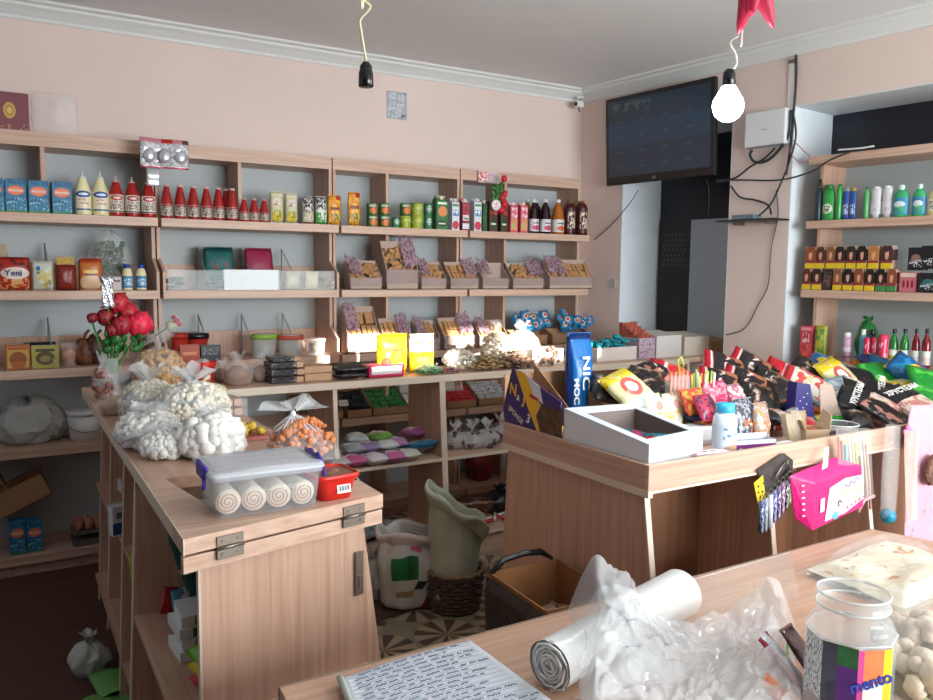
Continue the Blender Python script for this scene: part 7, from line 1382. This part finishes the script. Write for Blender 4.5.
for i, (u1, u2) in enumerate(lo):
    s, w, h = rslot(u1, u2, 266, 1.4615, -.05)
    g_ = i >= 7; dk_ = i == 2
    m_ = dye(hz[(i * 3) % 8], '#3f8a4a', 'g%d' % i) if g_ else pm('dye_dark', '#3a2c2c', [('n', .5, .5, .8, .7, '#7a5a4c', 6, .52)]) if dk_ else dye(hz[(i * 3 + 1) % 8], '#e0c02c', 'l%d' % i)
    carton('hair_dye_box', ('green based' if g_ else 'dark brown' if dk_ else 'yellow based') + ' hair dye box in the lower row, ' + (nth(i, 9) if i < 8 else 'rightmost'), 'box', w * .96, .06, .121, m_, rloc(s, -.04, 1.4615), TH, G2, side=YEL)
s, w, h = rslot(900, 918, 272, 1.4615); carton('pink_box', 'pink box with small red bottles printed on it, beside the hair dyes', 'box', w * .95, .06, h, pm('pink_box', '#c8707c', [('r', .5, .85, .9, .2, '#e0c8b8'), ('e', .25, .4, .16, .4, '#8a2030'), ('e', .5, .4, .16, .4, '#8a2030'), ('e', .75, .4, .16, .4, '#8a2030')]), rloc(s, -.04, 1.4615), TH, side=WHT)
for i, (u1, u2, vt, zb, lb) in enumerate(((908, 925, 244, 1.585, 'black box with a brown face print above the pink box'), (921, 940, 243, 1.585, 'black box with white letters cut by the right edge, upper'), (920, 940, 273, 1.4615, 'black box with teal print cut by the right edge, lower'))):
    s, w, h = rslot(u1, u2, vt, zb); carton('black_box', lb, 'box', w * .95, .06, h if zb < 1.5 else .12, pm('black_box%d' % i, '#1a1a1e', [('e', .5, .5, .6, .4, ('#8a6a5a', '#1a1a1e', '#2a6a6c')[i]), ('n', .5, .3, .8, .3, '#c8c8cc', 8, .55)]), rloc(s, -.03, zb - (.008 if zb > 1.5 and i == 0 else 0)), TH, side=BLK)
# lower shelf (z 1.06) seen above the heap
ZL = 1.0615
s, w, h = rslot(804, 817, 326, ZL); carton('tall_pink_box', 'tall pink and red box at the left end of the lower shelf', 'box', w * .9, .05, h, pm('tall_pink', '#c83a50', [('r', .5, .9, .9, .1, '#e8a0a0'), ('n', .5, .6, .6, .4, '#e8c8cc', 5, .55), ('n', .5, .25, .8, .4, '#e86a5a', 5, .5)]), rloc(s, -.03, ZL), TH, side=REDP)
s, w, h = rslot(818, 830, 326, ZL); o = pouch('yellow_bag', 'yellow-green bag beside the tall pink box', 'bag', w, h, .05, pm('ygbag', '#b8b43c', [('n', .5, .5, .8, .8, '#5a8a3a', 4, .5)]), rloc(s, -.05, ZL), TH, seed=2)
s, w, h = rslot(848, 857, 333, ZL); t = thing('spray_can', 'slim pale pink spray can on the lower shelf', 'can', rloc(s, -.03, ZL), TH); B().lathe([(w * .45, 0), (w * .45, h * .8), (w * .35, h * .84)], 16).obj('body', pm('pink_can', '#c8a0b4', [('r', .5, .5, 1, .2, '#e8dce4'), ('r', .5, .2, 1, .06, '#8a4a6a')]), t); B().lathe([(w * .36, h * .84), (w * .36, h)], 16).obj('cap', WHITE, t)
s, w, h = rslot(853, 876, 315, ZL); fbag('green_bag', 'green plastic bag bundle on the lower shelf', rloc(s, -.12, ZL), w * .5, w * .45, h * .85, mat('dark_green_film', '#2a7a38', .3, bump=.8), seed=3, neck=.03, rz=TH)
for i, (u1, u2, c) in enumerate(((862, 870, '#6ab0d0'), (871, 879, '#3a4a6c'))): s, w, h = rslot(u1, u2, 328, ZL); bottle('small_bottle', ('light blue', 'dark blue')[i] + ' small bottle standing before the green bag', 'bottle', h, w * .45, mat('smb%d' % i, c, .3), BLACK if i else WHITE, None, rloc(s, -.06, ZL), rz=TH, prof=[(.9, 0), (1, .03), (1, .7), (.6, .8)], cap=(.6, .16))
for i, (u1, u2) in enumerate(((868, 875), (876, 882), (883, 893))): s, w, h = rslot(u1, u2, 338 - 3 * (i == 2), ZL, .0); t = thing('pink_can', 'bright pink can on the lower shelf, ' + nth(i, 3), 'can', rloc(s, -.015, ZL), TH, 'bright pink cans'); B().lathe([(w * .42, 0), (w * .46, .004), (w * .46, h - .004), (w * .4, h)], 16).obj('body', pm('hot_can', '#d8305a', [('n', .5, .5, 1, .7, '#f0a0b4', 4, .56)]), t); B().lathe([(w * .3, h), (w * .38, h), (w * .38, h + .002), (w * .3, h + .002)], 14).obj('rim', STEEL, t)
for i, (u1, u2, c, lb) in enumerate(((893, 903, '#1f7a30', 'green soft drink bottle, first'), (904, 914, '#1f7a30', 'green soft drink bottle, second'), (916, 925, '#7a1420', 'dark red soft drink bottle, first'), (926, 936, '#7a1420', 'dark red soft drink bottle, second, at the right edge'))):
    s, w, h = rslot(u1, u2, 330, ZL); bottle('soft_drink_bottle', lb, 'bottle', h, w * .45, mat('sd' + c, c, .15), BLACK, pm('sdl' + c, '#d8dcd0', [('r', .5, .3, 1, .5, '#8ab83c' if i < 2 else '#c8b8b0')]), rloc(s, -.05, ZL), rz=TH, group='soft drink bottles', cap=(.42, .1), lab=(.1, .45))

# ================================================================== WALL AND CEILING FIXTURES
# television
def tq(u, v, d=.12): s, z = ow(u, v, d); return s, z
(sa, za), (sb, zb_) = tq(605, 190), tq(717, 79); wt, ht = sb - sa, .60
zb0 = 2.165; t = thing('television', 'black wall mounted flat television beside the corner', 'television', rw((sa + sb) / 2, .11, zb0), TH, rot=(math.radians(3), 0, TH))
b = B(); b.box(-wt / 2, wt / 2, 0, .035, 0, ht); ho = b.obj('housing', mat('tv_black', '#0c0d10', .25), t, bev=.006)
b = B(); b.box(-wt / 2 + .03, wt / 2 - .03, -.0015, 0, .055, ht - .03); b.obj('screen', pm('tv_screen', '#22364a', [('r', .5, .55, 1, .3, '#24425c')] + [('r', .12 + i * .23, .12 + j * .2, .06, .008, '#4f6474') for i in range(4) for j in range(4)] + [('n', .25, .9, .4, .12, '#44565e', 9, .52)], .12), t)
text('LG', .022, mat('tv_logo', '#9a9a9c', .4), ho, (-.02, -.002, .026))
b = B(); b.box(-.12, .12, .035, .085, ht * .3, ht * .7); b.box(-.04, .04, .085, .098, ht * .2, ht * .8); b.obj('wall_bracket', BLACK, t)
# round bracket mark, CCTV camera
s, z = ow(597, 103, .06); s, z = ow(592, 93, .08)
t = thing('security_camera', 'small white security camera on an arm in the ceiling corner', 'camera', rw(.10, .12, 2.80), TH); b = B(); b.lathe([(.025, 0), (.025, .012)], 16, M=Matrix.Translation((0, 0, .022)) @ Matrix.Rotation(0, 4, 'X')); b.obj('mount', WHITE, t); b = B(); b.tube([(0, 0, .025), (-.01, 0, .0), (.012, -.01, -.01)], .006); b.obj('arm', mat('grey_arm', '#8a8a8a', .4), t)
b = B(); b.box(-.022, .022, -.045, .02, -.045, -.002); b.obj('body', WHITE, t, bev=.008); b = B(); b.lathe([(.014, 0), (.014, .004)], 16, M=Matrix.Translation((0, -.045, -.024)) @ Matrix.Rotation(PI / 2, 4, 'X')); b.obj('lens', BLACK, t); b = B(); b.tube([(0, -.02, -.045), (.012, -.02, -.075), (.02, -.02, -.08)], .004); b.obj('aerial', BLACK, t)
# fibre box
(s1, z1), (s2, z2) = ow(744, 148, .06), ow(786, 107, .06); t = thing('junction_box', 'white wall mounted network box with cables below', 'box', rw((s1 + s2) / 2, .002, z1), TH); w, h = s2 - s1, z2 - z1
b = B(); b.box(-w / 2, w / 2, -.06, 0, 0, h); b.obj('housing', mat('box_white', '#dfe3e6', .35), t, bev=.006)
b = B(); [b.box(-w / 2 + .01 + i * .02, -w / 2 + .018 + i * .02, -.05, -.01, -.006, 0) for i in range(int(w / .02))]; b.obj('vent_slots', mat('slot_grey', '#8a9094', .5), t)
b = B(); b.box(-.02, .02, -.0605, -.06, h * .45, h * .47); b.obj('logo_mark', mat('slot_grey', '#8a9094'), t)
# router on a black plate
(s1, z1), (s2, z2) = ow(716, 222, .16), ow(774, 217, .16); t = thing('router_shelf', 'black glass wall shelf below the network box', 'shelf', rw((s1 + s2) / 2, 0, z1), TH); w = s2 - s1
b = B(); b.box(-w / 2, w / 2, -.16, -.002, 0, .008); b.obj('plate', BLACK, t); b = B(); b.box(-w * .3, -w * .26, -.10, -.002, -.02, 0); b.box(w * .26, w * .3, -.10, -.002, -.02, 0); b.obj('bracket', STEEL, t)
r_ = thing('router', 'flat grey router lying on the black wall shelf', 'router', rw((s1 + s2) / 2 - .02, .02, z1 + .0085), TH); b = B(); b.box(-.09, .06, -.11, -.02, 0, .03); b.obj('body', mat('teal_grey_plastic', '#6a8086', .4), r_, bev=.005); b = B(); [b.box(-.08 + .02 * i, -.075 + .02 * i, -.1105, -.11, .012, .016) for i in range(5)]; b.obj('status_lights', mat('pale_dots', '#b8d0c8', .4), r_)
# cables on the right wall
CB = mat('dark_cable', '#2c2f34', .5); CBW = mat('pale_cable', '#b8a8a4', .5)
def cable(label, pts, r, m, d=.02, name='cable', group=None):
    P_ = []
    for q in pts: s, z = ow(q[0], q[1], q[2] if len(q) > 2 else d); P_.append(rw(s, q[2] if len(q) > 2 else d, z))
    # smooth
    R2 = []
    for i in range(len(P_) - 1):
        a, b_, c_, d_ = P_[max(i - 1, 0)], P_[i], P_[i + 1], P_[min(i + 2, len(P_) - 1)]
        for k in range(5):
            x = k / 5; R2.append(.5 * ((2 * b_) + (c_ - a) * x + (2 * a - 5 * b_ + 4 * c_ - d_) * x * x + (3 * b_ - a - 3 * c_ + d_) * x ** 3))
    R2.append(P_[-1]); o0 = R2[0]; b = B(); b.tube([p - o0 for p in R2], r, 6); o = b.obj(name, m, loc=o0); return tag(o, label, 'cable', group)
G = 'cables on the right wall'
cable('thick dark cable dropping from the cornice past the network box', [(796, 55), (796, 80), (794, 108), (790, 150), (786, 175)], .008, CB, group=G)
cable('dark cable bundle looping under the network box', [(791, 110), (790, 130), (783, 145), (768, 160), (755, 162), (750, 155), (752, 150)], .009, CB, .03, group=G)
cable('dark cable falling from the box down to the router', [(793, 112), (796, 135), (790, 160), (780, 185), (770, 205), (757, 217, .08)], .006, CB, .03, group=G)
cable('dark cable running from behind the television to the bundle', [(716, 182, .08), (735, 178), (750, 167), (765, 158), (775, 148)], .006, CB, .03, group=G)
cable('long dark cable crossing from the television to the right shelving', [(716, 180, .08), (745, 180), (780, 180), (810, 172), (830, 160), (850, 152)], .005, CB, .03, group=G)
cable('dark cable looping from the television to the router shelf', [(731, 186), (740, 197), (755, 200), (768, 205), (771, 214, .10)], .006, CB, .03, group=G)
cable('thin cable falling from the router shelf to the counter', [(776, 190), (778, 215), (771, 250), (768, 285), (758, 305), (745, 328), (726, 335)], .003, CB, .01, group=G)
cable('thin red and white cable looping by the network box', [(793, 140), (803, 150), (810, 158), (800, 162), (790, 152), (795, 145)], .003, mat('red_white_cable', '#b87a80', .5), .03, group=G)
cable('pale cable with a plug lying on top of the right shelving', [(838, 150), (850, 149), (862, 148), (874, 146)], .005, WHITE, .02)
cable('thin cable hanging from the television to the corner', [(638, 190, .10), (632, 200), (622, 213), (608, 228), (594, 240)], .003, CB, .01, group=G)
cable('thin black cable hanging straight below the television', [(706, 180, .10), (709, 190, .1), (708, 215, .05)], .003, CB, .05, group=G)
# conduit strip & sticker on the back wall
sA_, zA_ = ow(794, 57, .0); t = thing('cable_conduit', 'narrow pale cable conduit running down from the cornice', 'conduit', rw(sA_, .001, 2.35), TH); b = B(); b.box(-.02, .0, -.012, 0, 0, ZC - .095 - 2.35); b.obj('channel', WHITE, t, bev=.002); b = B(); b.box(-.026, .022, -.016, 0, ZC - .125 - 2.35, ZC - .105 - 2.35); b.obj('clamp', STEEL, t)
p, q = oy(387, 118, 4.845), oy(407, 93, 4.845); t = thing('wall_paper', 'small grey printed paper stuck on the back wall', 'paper', ((p.x + q.x) / 2, 4.848, p.z)); w, h = q.x - p.x, q.z - p.z
b = B(); b.box(-w / 2, w / 2, -.002, 0, 0, h); b.obj('sheet', pm('grey_paper', '#a9b0b6', [('n', .45, .5, .8, .9, '#c8ced4', 7, .5), ('r', .9, .95, .06, .06, '#3a3a3a'), ('r', .8, .15, .2, .04, '#5a5a5c')]), t, 'grey printed paper'); b = B(); b.tube([(w * .2, -.003, h * .05), (w * .42, -.003, h * .18)], .003); b.obj('pen_mark', mat('pen_dark', '#4a4a4c', .5), t)
# clear plug-like bag at the corner
p = oy(597, 283, 4.5); t = thing('socket', 'small clear covered socket on the wall beside the shelving end', 'socket', rw(.36, .0, p.z - .04), TH); b = B(); b.box(-.04, .04, -.02, -.001, 0, .08); b.obj('cover', ACRY, t, bev=.004); b = B(); b.box(-.03, .03, -.008, -.001, .012, .068); b.obj('plate', mat('pale_pink_plate', '#cbb8b4', .4), t)
# lamps
def cord(pts, r, m, t, o):
    P_ = [Vector(q) for q in pts]; R2 = []
    for i in range(len(P_) - 1):
        a, b_, c_, d_ = P_[max(i - 1, 0)], P_[i], P_[i + 1], P_[min(i + 2, len(P_) - 1)]
        for k in range(6): x = k / 6; R2.append(.5 * ((2 * b_) + (c_ - a) * x + (2 * a - 5 * b_ + 4 * c_ - d_) * x * x + (3 * b_ - a - 3 * c_ + d_) * x ** 3))
    pts = R2 + [P_[-1]]; b = B(); b.tube([Vector(p) - o for p in pts], r, 8); return b.obj('cord', m, t)
def dist(u, v, L): r = ray(u, v).normalized(); return Vector((0, 0, HC)) + r * L
S = dist(366, 87, 2.35); t = thing('lamp_holder', 'empty black lamp holder hanging on a cream cord', 'lamp', S)
b = B(); b.lathe([(.019, 0), (.021, .002), (.020, .04), (.018, .042), (.017, .055), (.010, .066), (.004, .070)], 20); b.obj('socket', mat('glossy_black', '#0c0d10', .2), t)
cp = [S + Vector((0, 0, .068))]; 
for u, v in ((365, 55), (361, 30), (360, 20), (367, 12), (370, 6), (364, 0), (361, -12)): cp.append(dist(u, v, 2.35))
e_ = cp[-1]; cp.append(Vector((e_.x, e_.y, ZC - .001)))
cord(cp, .0035, mat('cream_cord', '#d8cda8', .5), t, S)
Lp = dist(728, 106, 2.6); t = thing('light_bulb', 'lit bare white bulb in a black holder hanging near the television', 'lamp', Lp)
b = B(); b.ell((0, 0, 0), (.045, .045, .046), 24); b.lathe([(.040, .02), (.024, .048), (.016, .062)], 20); b.obj('bulb', mat('lit_bulb', '#ffffff', .3, emis='#e8f6ff', es=45), t)
b = B(); b.lathe([(.016, .055), (.019, .058), (.018, .095), (.012, .105), (.003, .108)], 18); b.obj('socket', mat('glossy_black', '#0c0d10'), t)
cp = [Lp + Vector((0, 0, .106))]
for u, v in ((736, 66), (736, 55), (731, 45), (732, 40), (741, 34), (742, 28)): cp.append(dist(u, v, 2.6))
e_ = cp[-1]; cp.append(Vector((e_.x + .01, e_.y, ZC - .001))); cord(cp, .003, mat('white_cord', '#dad6cc', .5), t, Lp)
pl_ = bpy.data.lights.new('bulb_light', 'POINT'); pl_.energy = 26; pl_.color = (.86, .95, 1); pl_.shadow_soft_size = .05; po = bpy.data.objects.new('bulb_light', pl_); COL.objects.link(po); po.location = Lp + Vector((0, 0, -.06))
# red star decoration
S = dist(756, -26, 2.55); t = thing('star_decoration', 'crimson paper star with pointed arms hanging from the ceiling', 'decoration', S); CR = mat('crimson_paper', '#b0153e', .5)
for i, (u, v) in enumerate(((738, 34), (752, 16), (773, 28))):
    q = dist(u, v, 2.55 - .03 * (i == 1)) - S; b = B(); n_ = 8
    for k in range(1):
        dirv = q; M = dirv.to_track_quat('Z', 'Y').to_matrix().to_4x4(); b.lathe([(.034, 0), (.03, dirv.length * .35), (.012, dirv.length * .85), (.003, dirv.length)], 10, M=M)
    b.obj('arm', CR, t)
for i in range(4):
    a = .5 + i * .75; b = B(); M = Matrix.Rotation(0, 4, 'X') @ Vector((math.cos(a) * .9, .15, math.sin(a) * .9)).to_track_quat('Z', 'Y').to_matrix().to_4x4(); b.lathe([(.034, 0), (.03, .05), (.012, .12), (.003, .15)], 10, M=M); b.obj('arm', CR, t)
b = B(); b.ell((0, 0, 0), (.045, .035, .045), 14); b.obj('centre', CR, t); b = B(); b.tube([(0, 0, .03), (0, 0, ZC - S.z - .001)], .0015); b.obj('thread', WHITE, t)

# ================================================================== FLOOR OF THE AISLE
def sack(label, x, y, rx, ry, h, m, seed, lean=(0, 0, 0), rim=None, tilt=.0, fla=.25):
    t = thing('woven_sack', label, 'sack', (x, y, .001), rot=lean, group='open white sacks')
    def sf(top, k=1.0):
        def f(a, c):
            an = a * 2 * PI; z = h * c; d_ = Vector((math.cos(an), math.sin(an), c * 1.6))
            q = 1 + .17 * noise.noise(d_ * 1.3 + Vector((seed, 0, 0))) + .035 * noise.noise(Vector((d_.x * 5, d_.y * 5, c * 2.5 + seed)))
            r = (.84 + .2 * math.sin(PI * min(1, c * 1.15)) - .06 * c + fla * max(0, c - .5)) * (min(1, .65 + c * 6)) * k * (1 + .035 * c * math.sin(an * 7 + seed + c * 4) + .02 * math.sin(an * 13 + 5 * c))
            return (rx * r * q * math.cos(an), ry * r * q * math.sin(an), max(0, z * (1 + .10 * noise.noise(d_ * 1.5 + Vector((9, seed, 0))) - tilt * math.cos(an + .5) * c * c)))
        return f
    b = B(); b.grid(sf(1), 48, 24); b.grid(lambda a, c: (lambda v: (v[0], v[1], h * .002))(tuple(Vector(sf(1)(a, 0)) * c)), 24, 2)
    b.obj('cloth', m, t, solid=.002)
    b = B()
    def rolled(a, c):
        v = Vector(sf(1)(a, 1.0)); an = a * 2 * PI; ph = c * PI * 1.4; o = Vector((math.cos(an), math.sin(an), 0)); return v + o * (.016 * math.sin(ph) + .003) + Vector((0, 0, .016 * math.cos(ph) - .09 * max(0, c - .5) * (1 + .4 * math.sin(an * 3 + seed)) - .014))
    b.grid(rolled, 48, 8); b.obj('rolled_rim', rim or m, t, solid=.002)
    b = B(); b.lathe([(rx * .1, h * .55), (rx * .8, h * .52)], 20, sy=ry / rx, cap=False); b.obj('contents', mat('sack_dark', '#8a867a', .8, var=.3, vs=20), t)
    return t, sf
SWV = mat('white_woven', '#c9c8c0', .6, var=.04, vs=12, bump=.4, bs=18); SGR = mat('greenish_woven', '#b3b8a4', .6, var=.04, vs=12, bump=.4, bs=18)
p1_ = oz(418, 612, 0); p2_ = oz(462, 585, 0)
hs1 = oy(418, 536, p1_.y + .02).z; hs2 = .52
t1_, sf1 = sack('open white printed sack with a green fan print and red diamond on the aisle floor', p1_.x, p1_.y + .10, .145, .12, .36, SWV, 2, rim=mat('pinkish_rim', '#cdbdb8', .6), tilt=.05)
def patch(t, sf, a0_, a1_, c0_, c1_, m, nm, wob=0):
    b = B(); b.grid(lambda a, c: (lambda v: (v[0] * 1.02, v[1] * 1.02, v[2]))(sf(1)(a0_ + (a1_ - a0_) * a + wob * c, c0_ + (c1_ - c0_) * c)), 12, 10); return b.obj(nm, m, t)
FAN = mat('fan_green', '#1f6a3a', .5, var=.5, vs=30, stretch=(1, 1, .2))
patch(t1_, sf1, .60, .74, .44, .74, FAN, 'green_fan_print'); patch(t1_, sf1, .77, .86, .05, .36, mat('sack_red', '#9c2434', .6), 'red_diamond_print', .05); patch(t1_, sf1, .72, .765, .3, .42, mat('sack_black', '#22242c', .6), 'black_bird_print', .02); patch(t1_, sf1, .62, .72, .22, .30, mat('sack_tan', '#a88a6c', .6), 'tan_lettering_band'); patch(t1_, sf1, .70, .76, .80, .95, mat('sack_pink', '#c0607c', .6), 'pink_print')
# wicker basket with the second sack standing in it
bx_, by_ = oz(470, 618, 0).x, oz(470, 618, 0).y + .14
t = thing('wicker_basket', 'dark woven wicker basket holding the greenish sack', 'basket', (bx_, by_, .001)); WK = mat('dark_wicker', '#54443a', .8, var=.4, vs=50)
rb = .13
for j in range(9):
    b = B(); pts = []
    for i in range(49):
        a = i / 48 * 2 * PI; r = rb * (.86 + .016 * j) + .006 * math.sin(a * 12 + (j % 2) * PI); pts.append((r * math.cos(a), r * math.sin(a), .012 + j * .019))
    b.tube(pts, .0095, 6); b.obj('woven_row', WK, t)
b = B(); [b.tube([(rb * .85 * math.cos(i * PI / 12), rb * .85 * math.sin(i * PI / 12), 0), (rb * 1.0 * math.cos(i * PI / 12), rb * 1.0 * math.sin(i * PI / 12), .185)], .004, 5) for i in range(24)]; b.obj('stakes', WK, t)
b = B(); b.tube([((rb * 1.0 + .006 * (i % 2)) * math.cos(i * PI / 30), (rb * 1.0 + .006 * (i % 2)) * math.sin(i * PI / 30), .185 + .006 * ((i // 2) % 2)) for i in range(61)], .010, 6); b.obj('braided_rim', mat('light_wicker', '#8a745c', .8, var=.3, vs=50), t)
b = B(); b.lathe([(.002, .004), (rb * .86, .004), (rb * .86, .008), (.002, .008)], 24); b.obj('bottom', WK, t)
t2_, sf2 = sack('tall open greenish white sack leaning in the wicker basket', bx_ - .02, by_ + .0, .115, .105, .47, SGR, 5, (0, .08, .2), tilt=.16, fla=.8); t2_.location.z = .02
# cardboard box with black bag
W_, D_, H_ = .262, .33, .60
t = thing('cardboard_box', 'tall open cardboard box lined with a black bag beside the right counter', 'box', (1.462, 1.885, .001), -.06)
b = B(); b.box(-W_ / 2, W_ / 2, -D_ / 2, -D_ / 2 + .004, 0, H_); b.box(-W_ / 2, W_ / 2, D_ / 2 - .004, D_ / 2, 0, H_); b.box(-W_ / 2, -W_ / 2 + .004, -D_ / 2, D_ / 2, 0, H_); b.box(W_ / 2 - .004, W_ / 2, -D_ / 2, D_ / 2, 0, H_); b.box(-W_ / 2, W_ / 2, -D_ / 2, D_ / 2, 0, .004); b.obj('carton', mat('orange_brown_card', '#97673f', .85, var=.12), t)
BF = mat('black_bin_bag', '#141518', .3, bump=.7, bs=25); b = B()
b.grid(lambda a, c: (-W_ / 2 - .006 - .008 * noise.noise(Vector((a * 6, c * 4, 0))), (a - .5) * D_ * 1.03, H_ * (.98 - .98 * c)), 12, 10); b.grid(lambda a, c: ((a - .5) * W_ * 1.02, -D_ / 2 - .006 - .008 * noise.noise(Vector((a * 8, c * 4, 3))), H_ * (.96 - .2 * a) * (1 - c)), 16, 10); b.obj('black_bag', BF, t, solid=.001)
b = B(); b.tube([(-W_ / 2, D_ * .45, H_), (-W_ * .3, D_ * .5, H_ + .03), (-W_ * .0, D_ * .5, H_ + .04), (W_ * .25, D_ * .5, H_ + .035), (W_ * .42, D_ * .5, H_ + .005)], [.008, .011, .010, .011, .006], 8); b.obj('gathered_bag_edge', BF, t)
b = B(); b.bag(.10, .08, .12, 3, .3); b.obj('clear_wrap', mat('brownish_film', '#a88a70', .3, alpha=.6, bump=.6), t, loc=(.02, 0, H_ - .2))
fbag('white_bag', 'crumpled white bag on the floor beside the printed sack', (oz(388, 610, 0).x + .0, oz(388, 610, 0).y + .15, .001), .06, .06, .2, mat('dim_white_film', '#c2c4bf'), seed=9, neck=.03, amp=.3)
b = B()
t = thing('floor_mat', 'dark brown folded doormat lying under the sacks', 'mat', (oz(400, 610, 0).x + .0, oz(400, 610, 0).y + .12, .0008), .3); b.box(-.22, .22, -.14, .14, 0, .006) if False else b.grid(lambda a, c: ((a - .5) * .44, (c - .5) * .28, .001 + .003 * math.sin(a * 20) ** 2), 30, 6); b.obj('mat', mat('brown_mat', '#4a362c', .9, var=.3, vs=30), t, solid=.002); b = B(); b.tube([(-.22, -.14, .002), (.22, -.14, .002)], .002, 4); b.obj('hem', mat('brown_mat', '#4a362c'), t)
t.location.z = .003
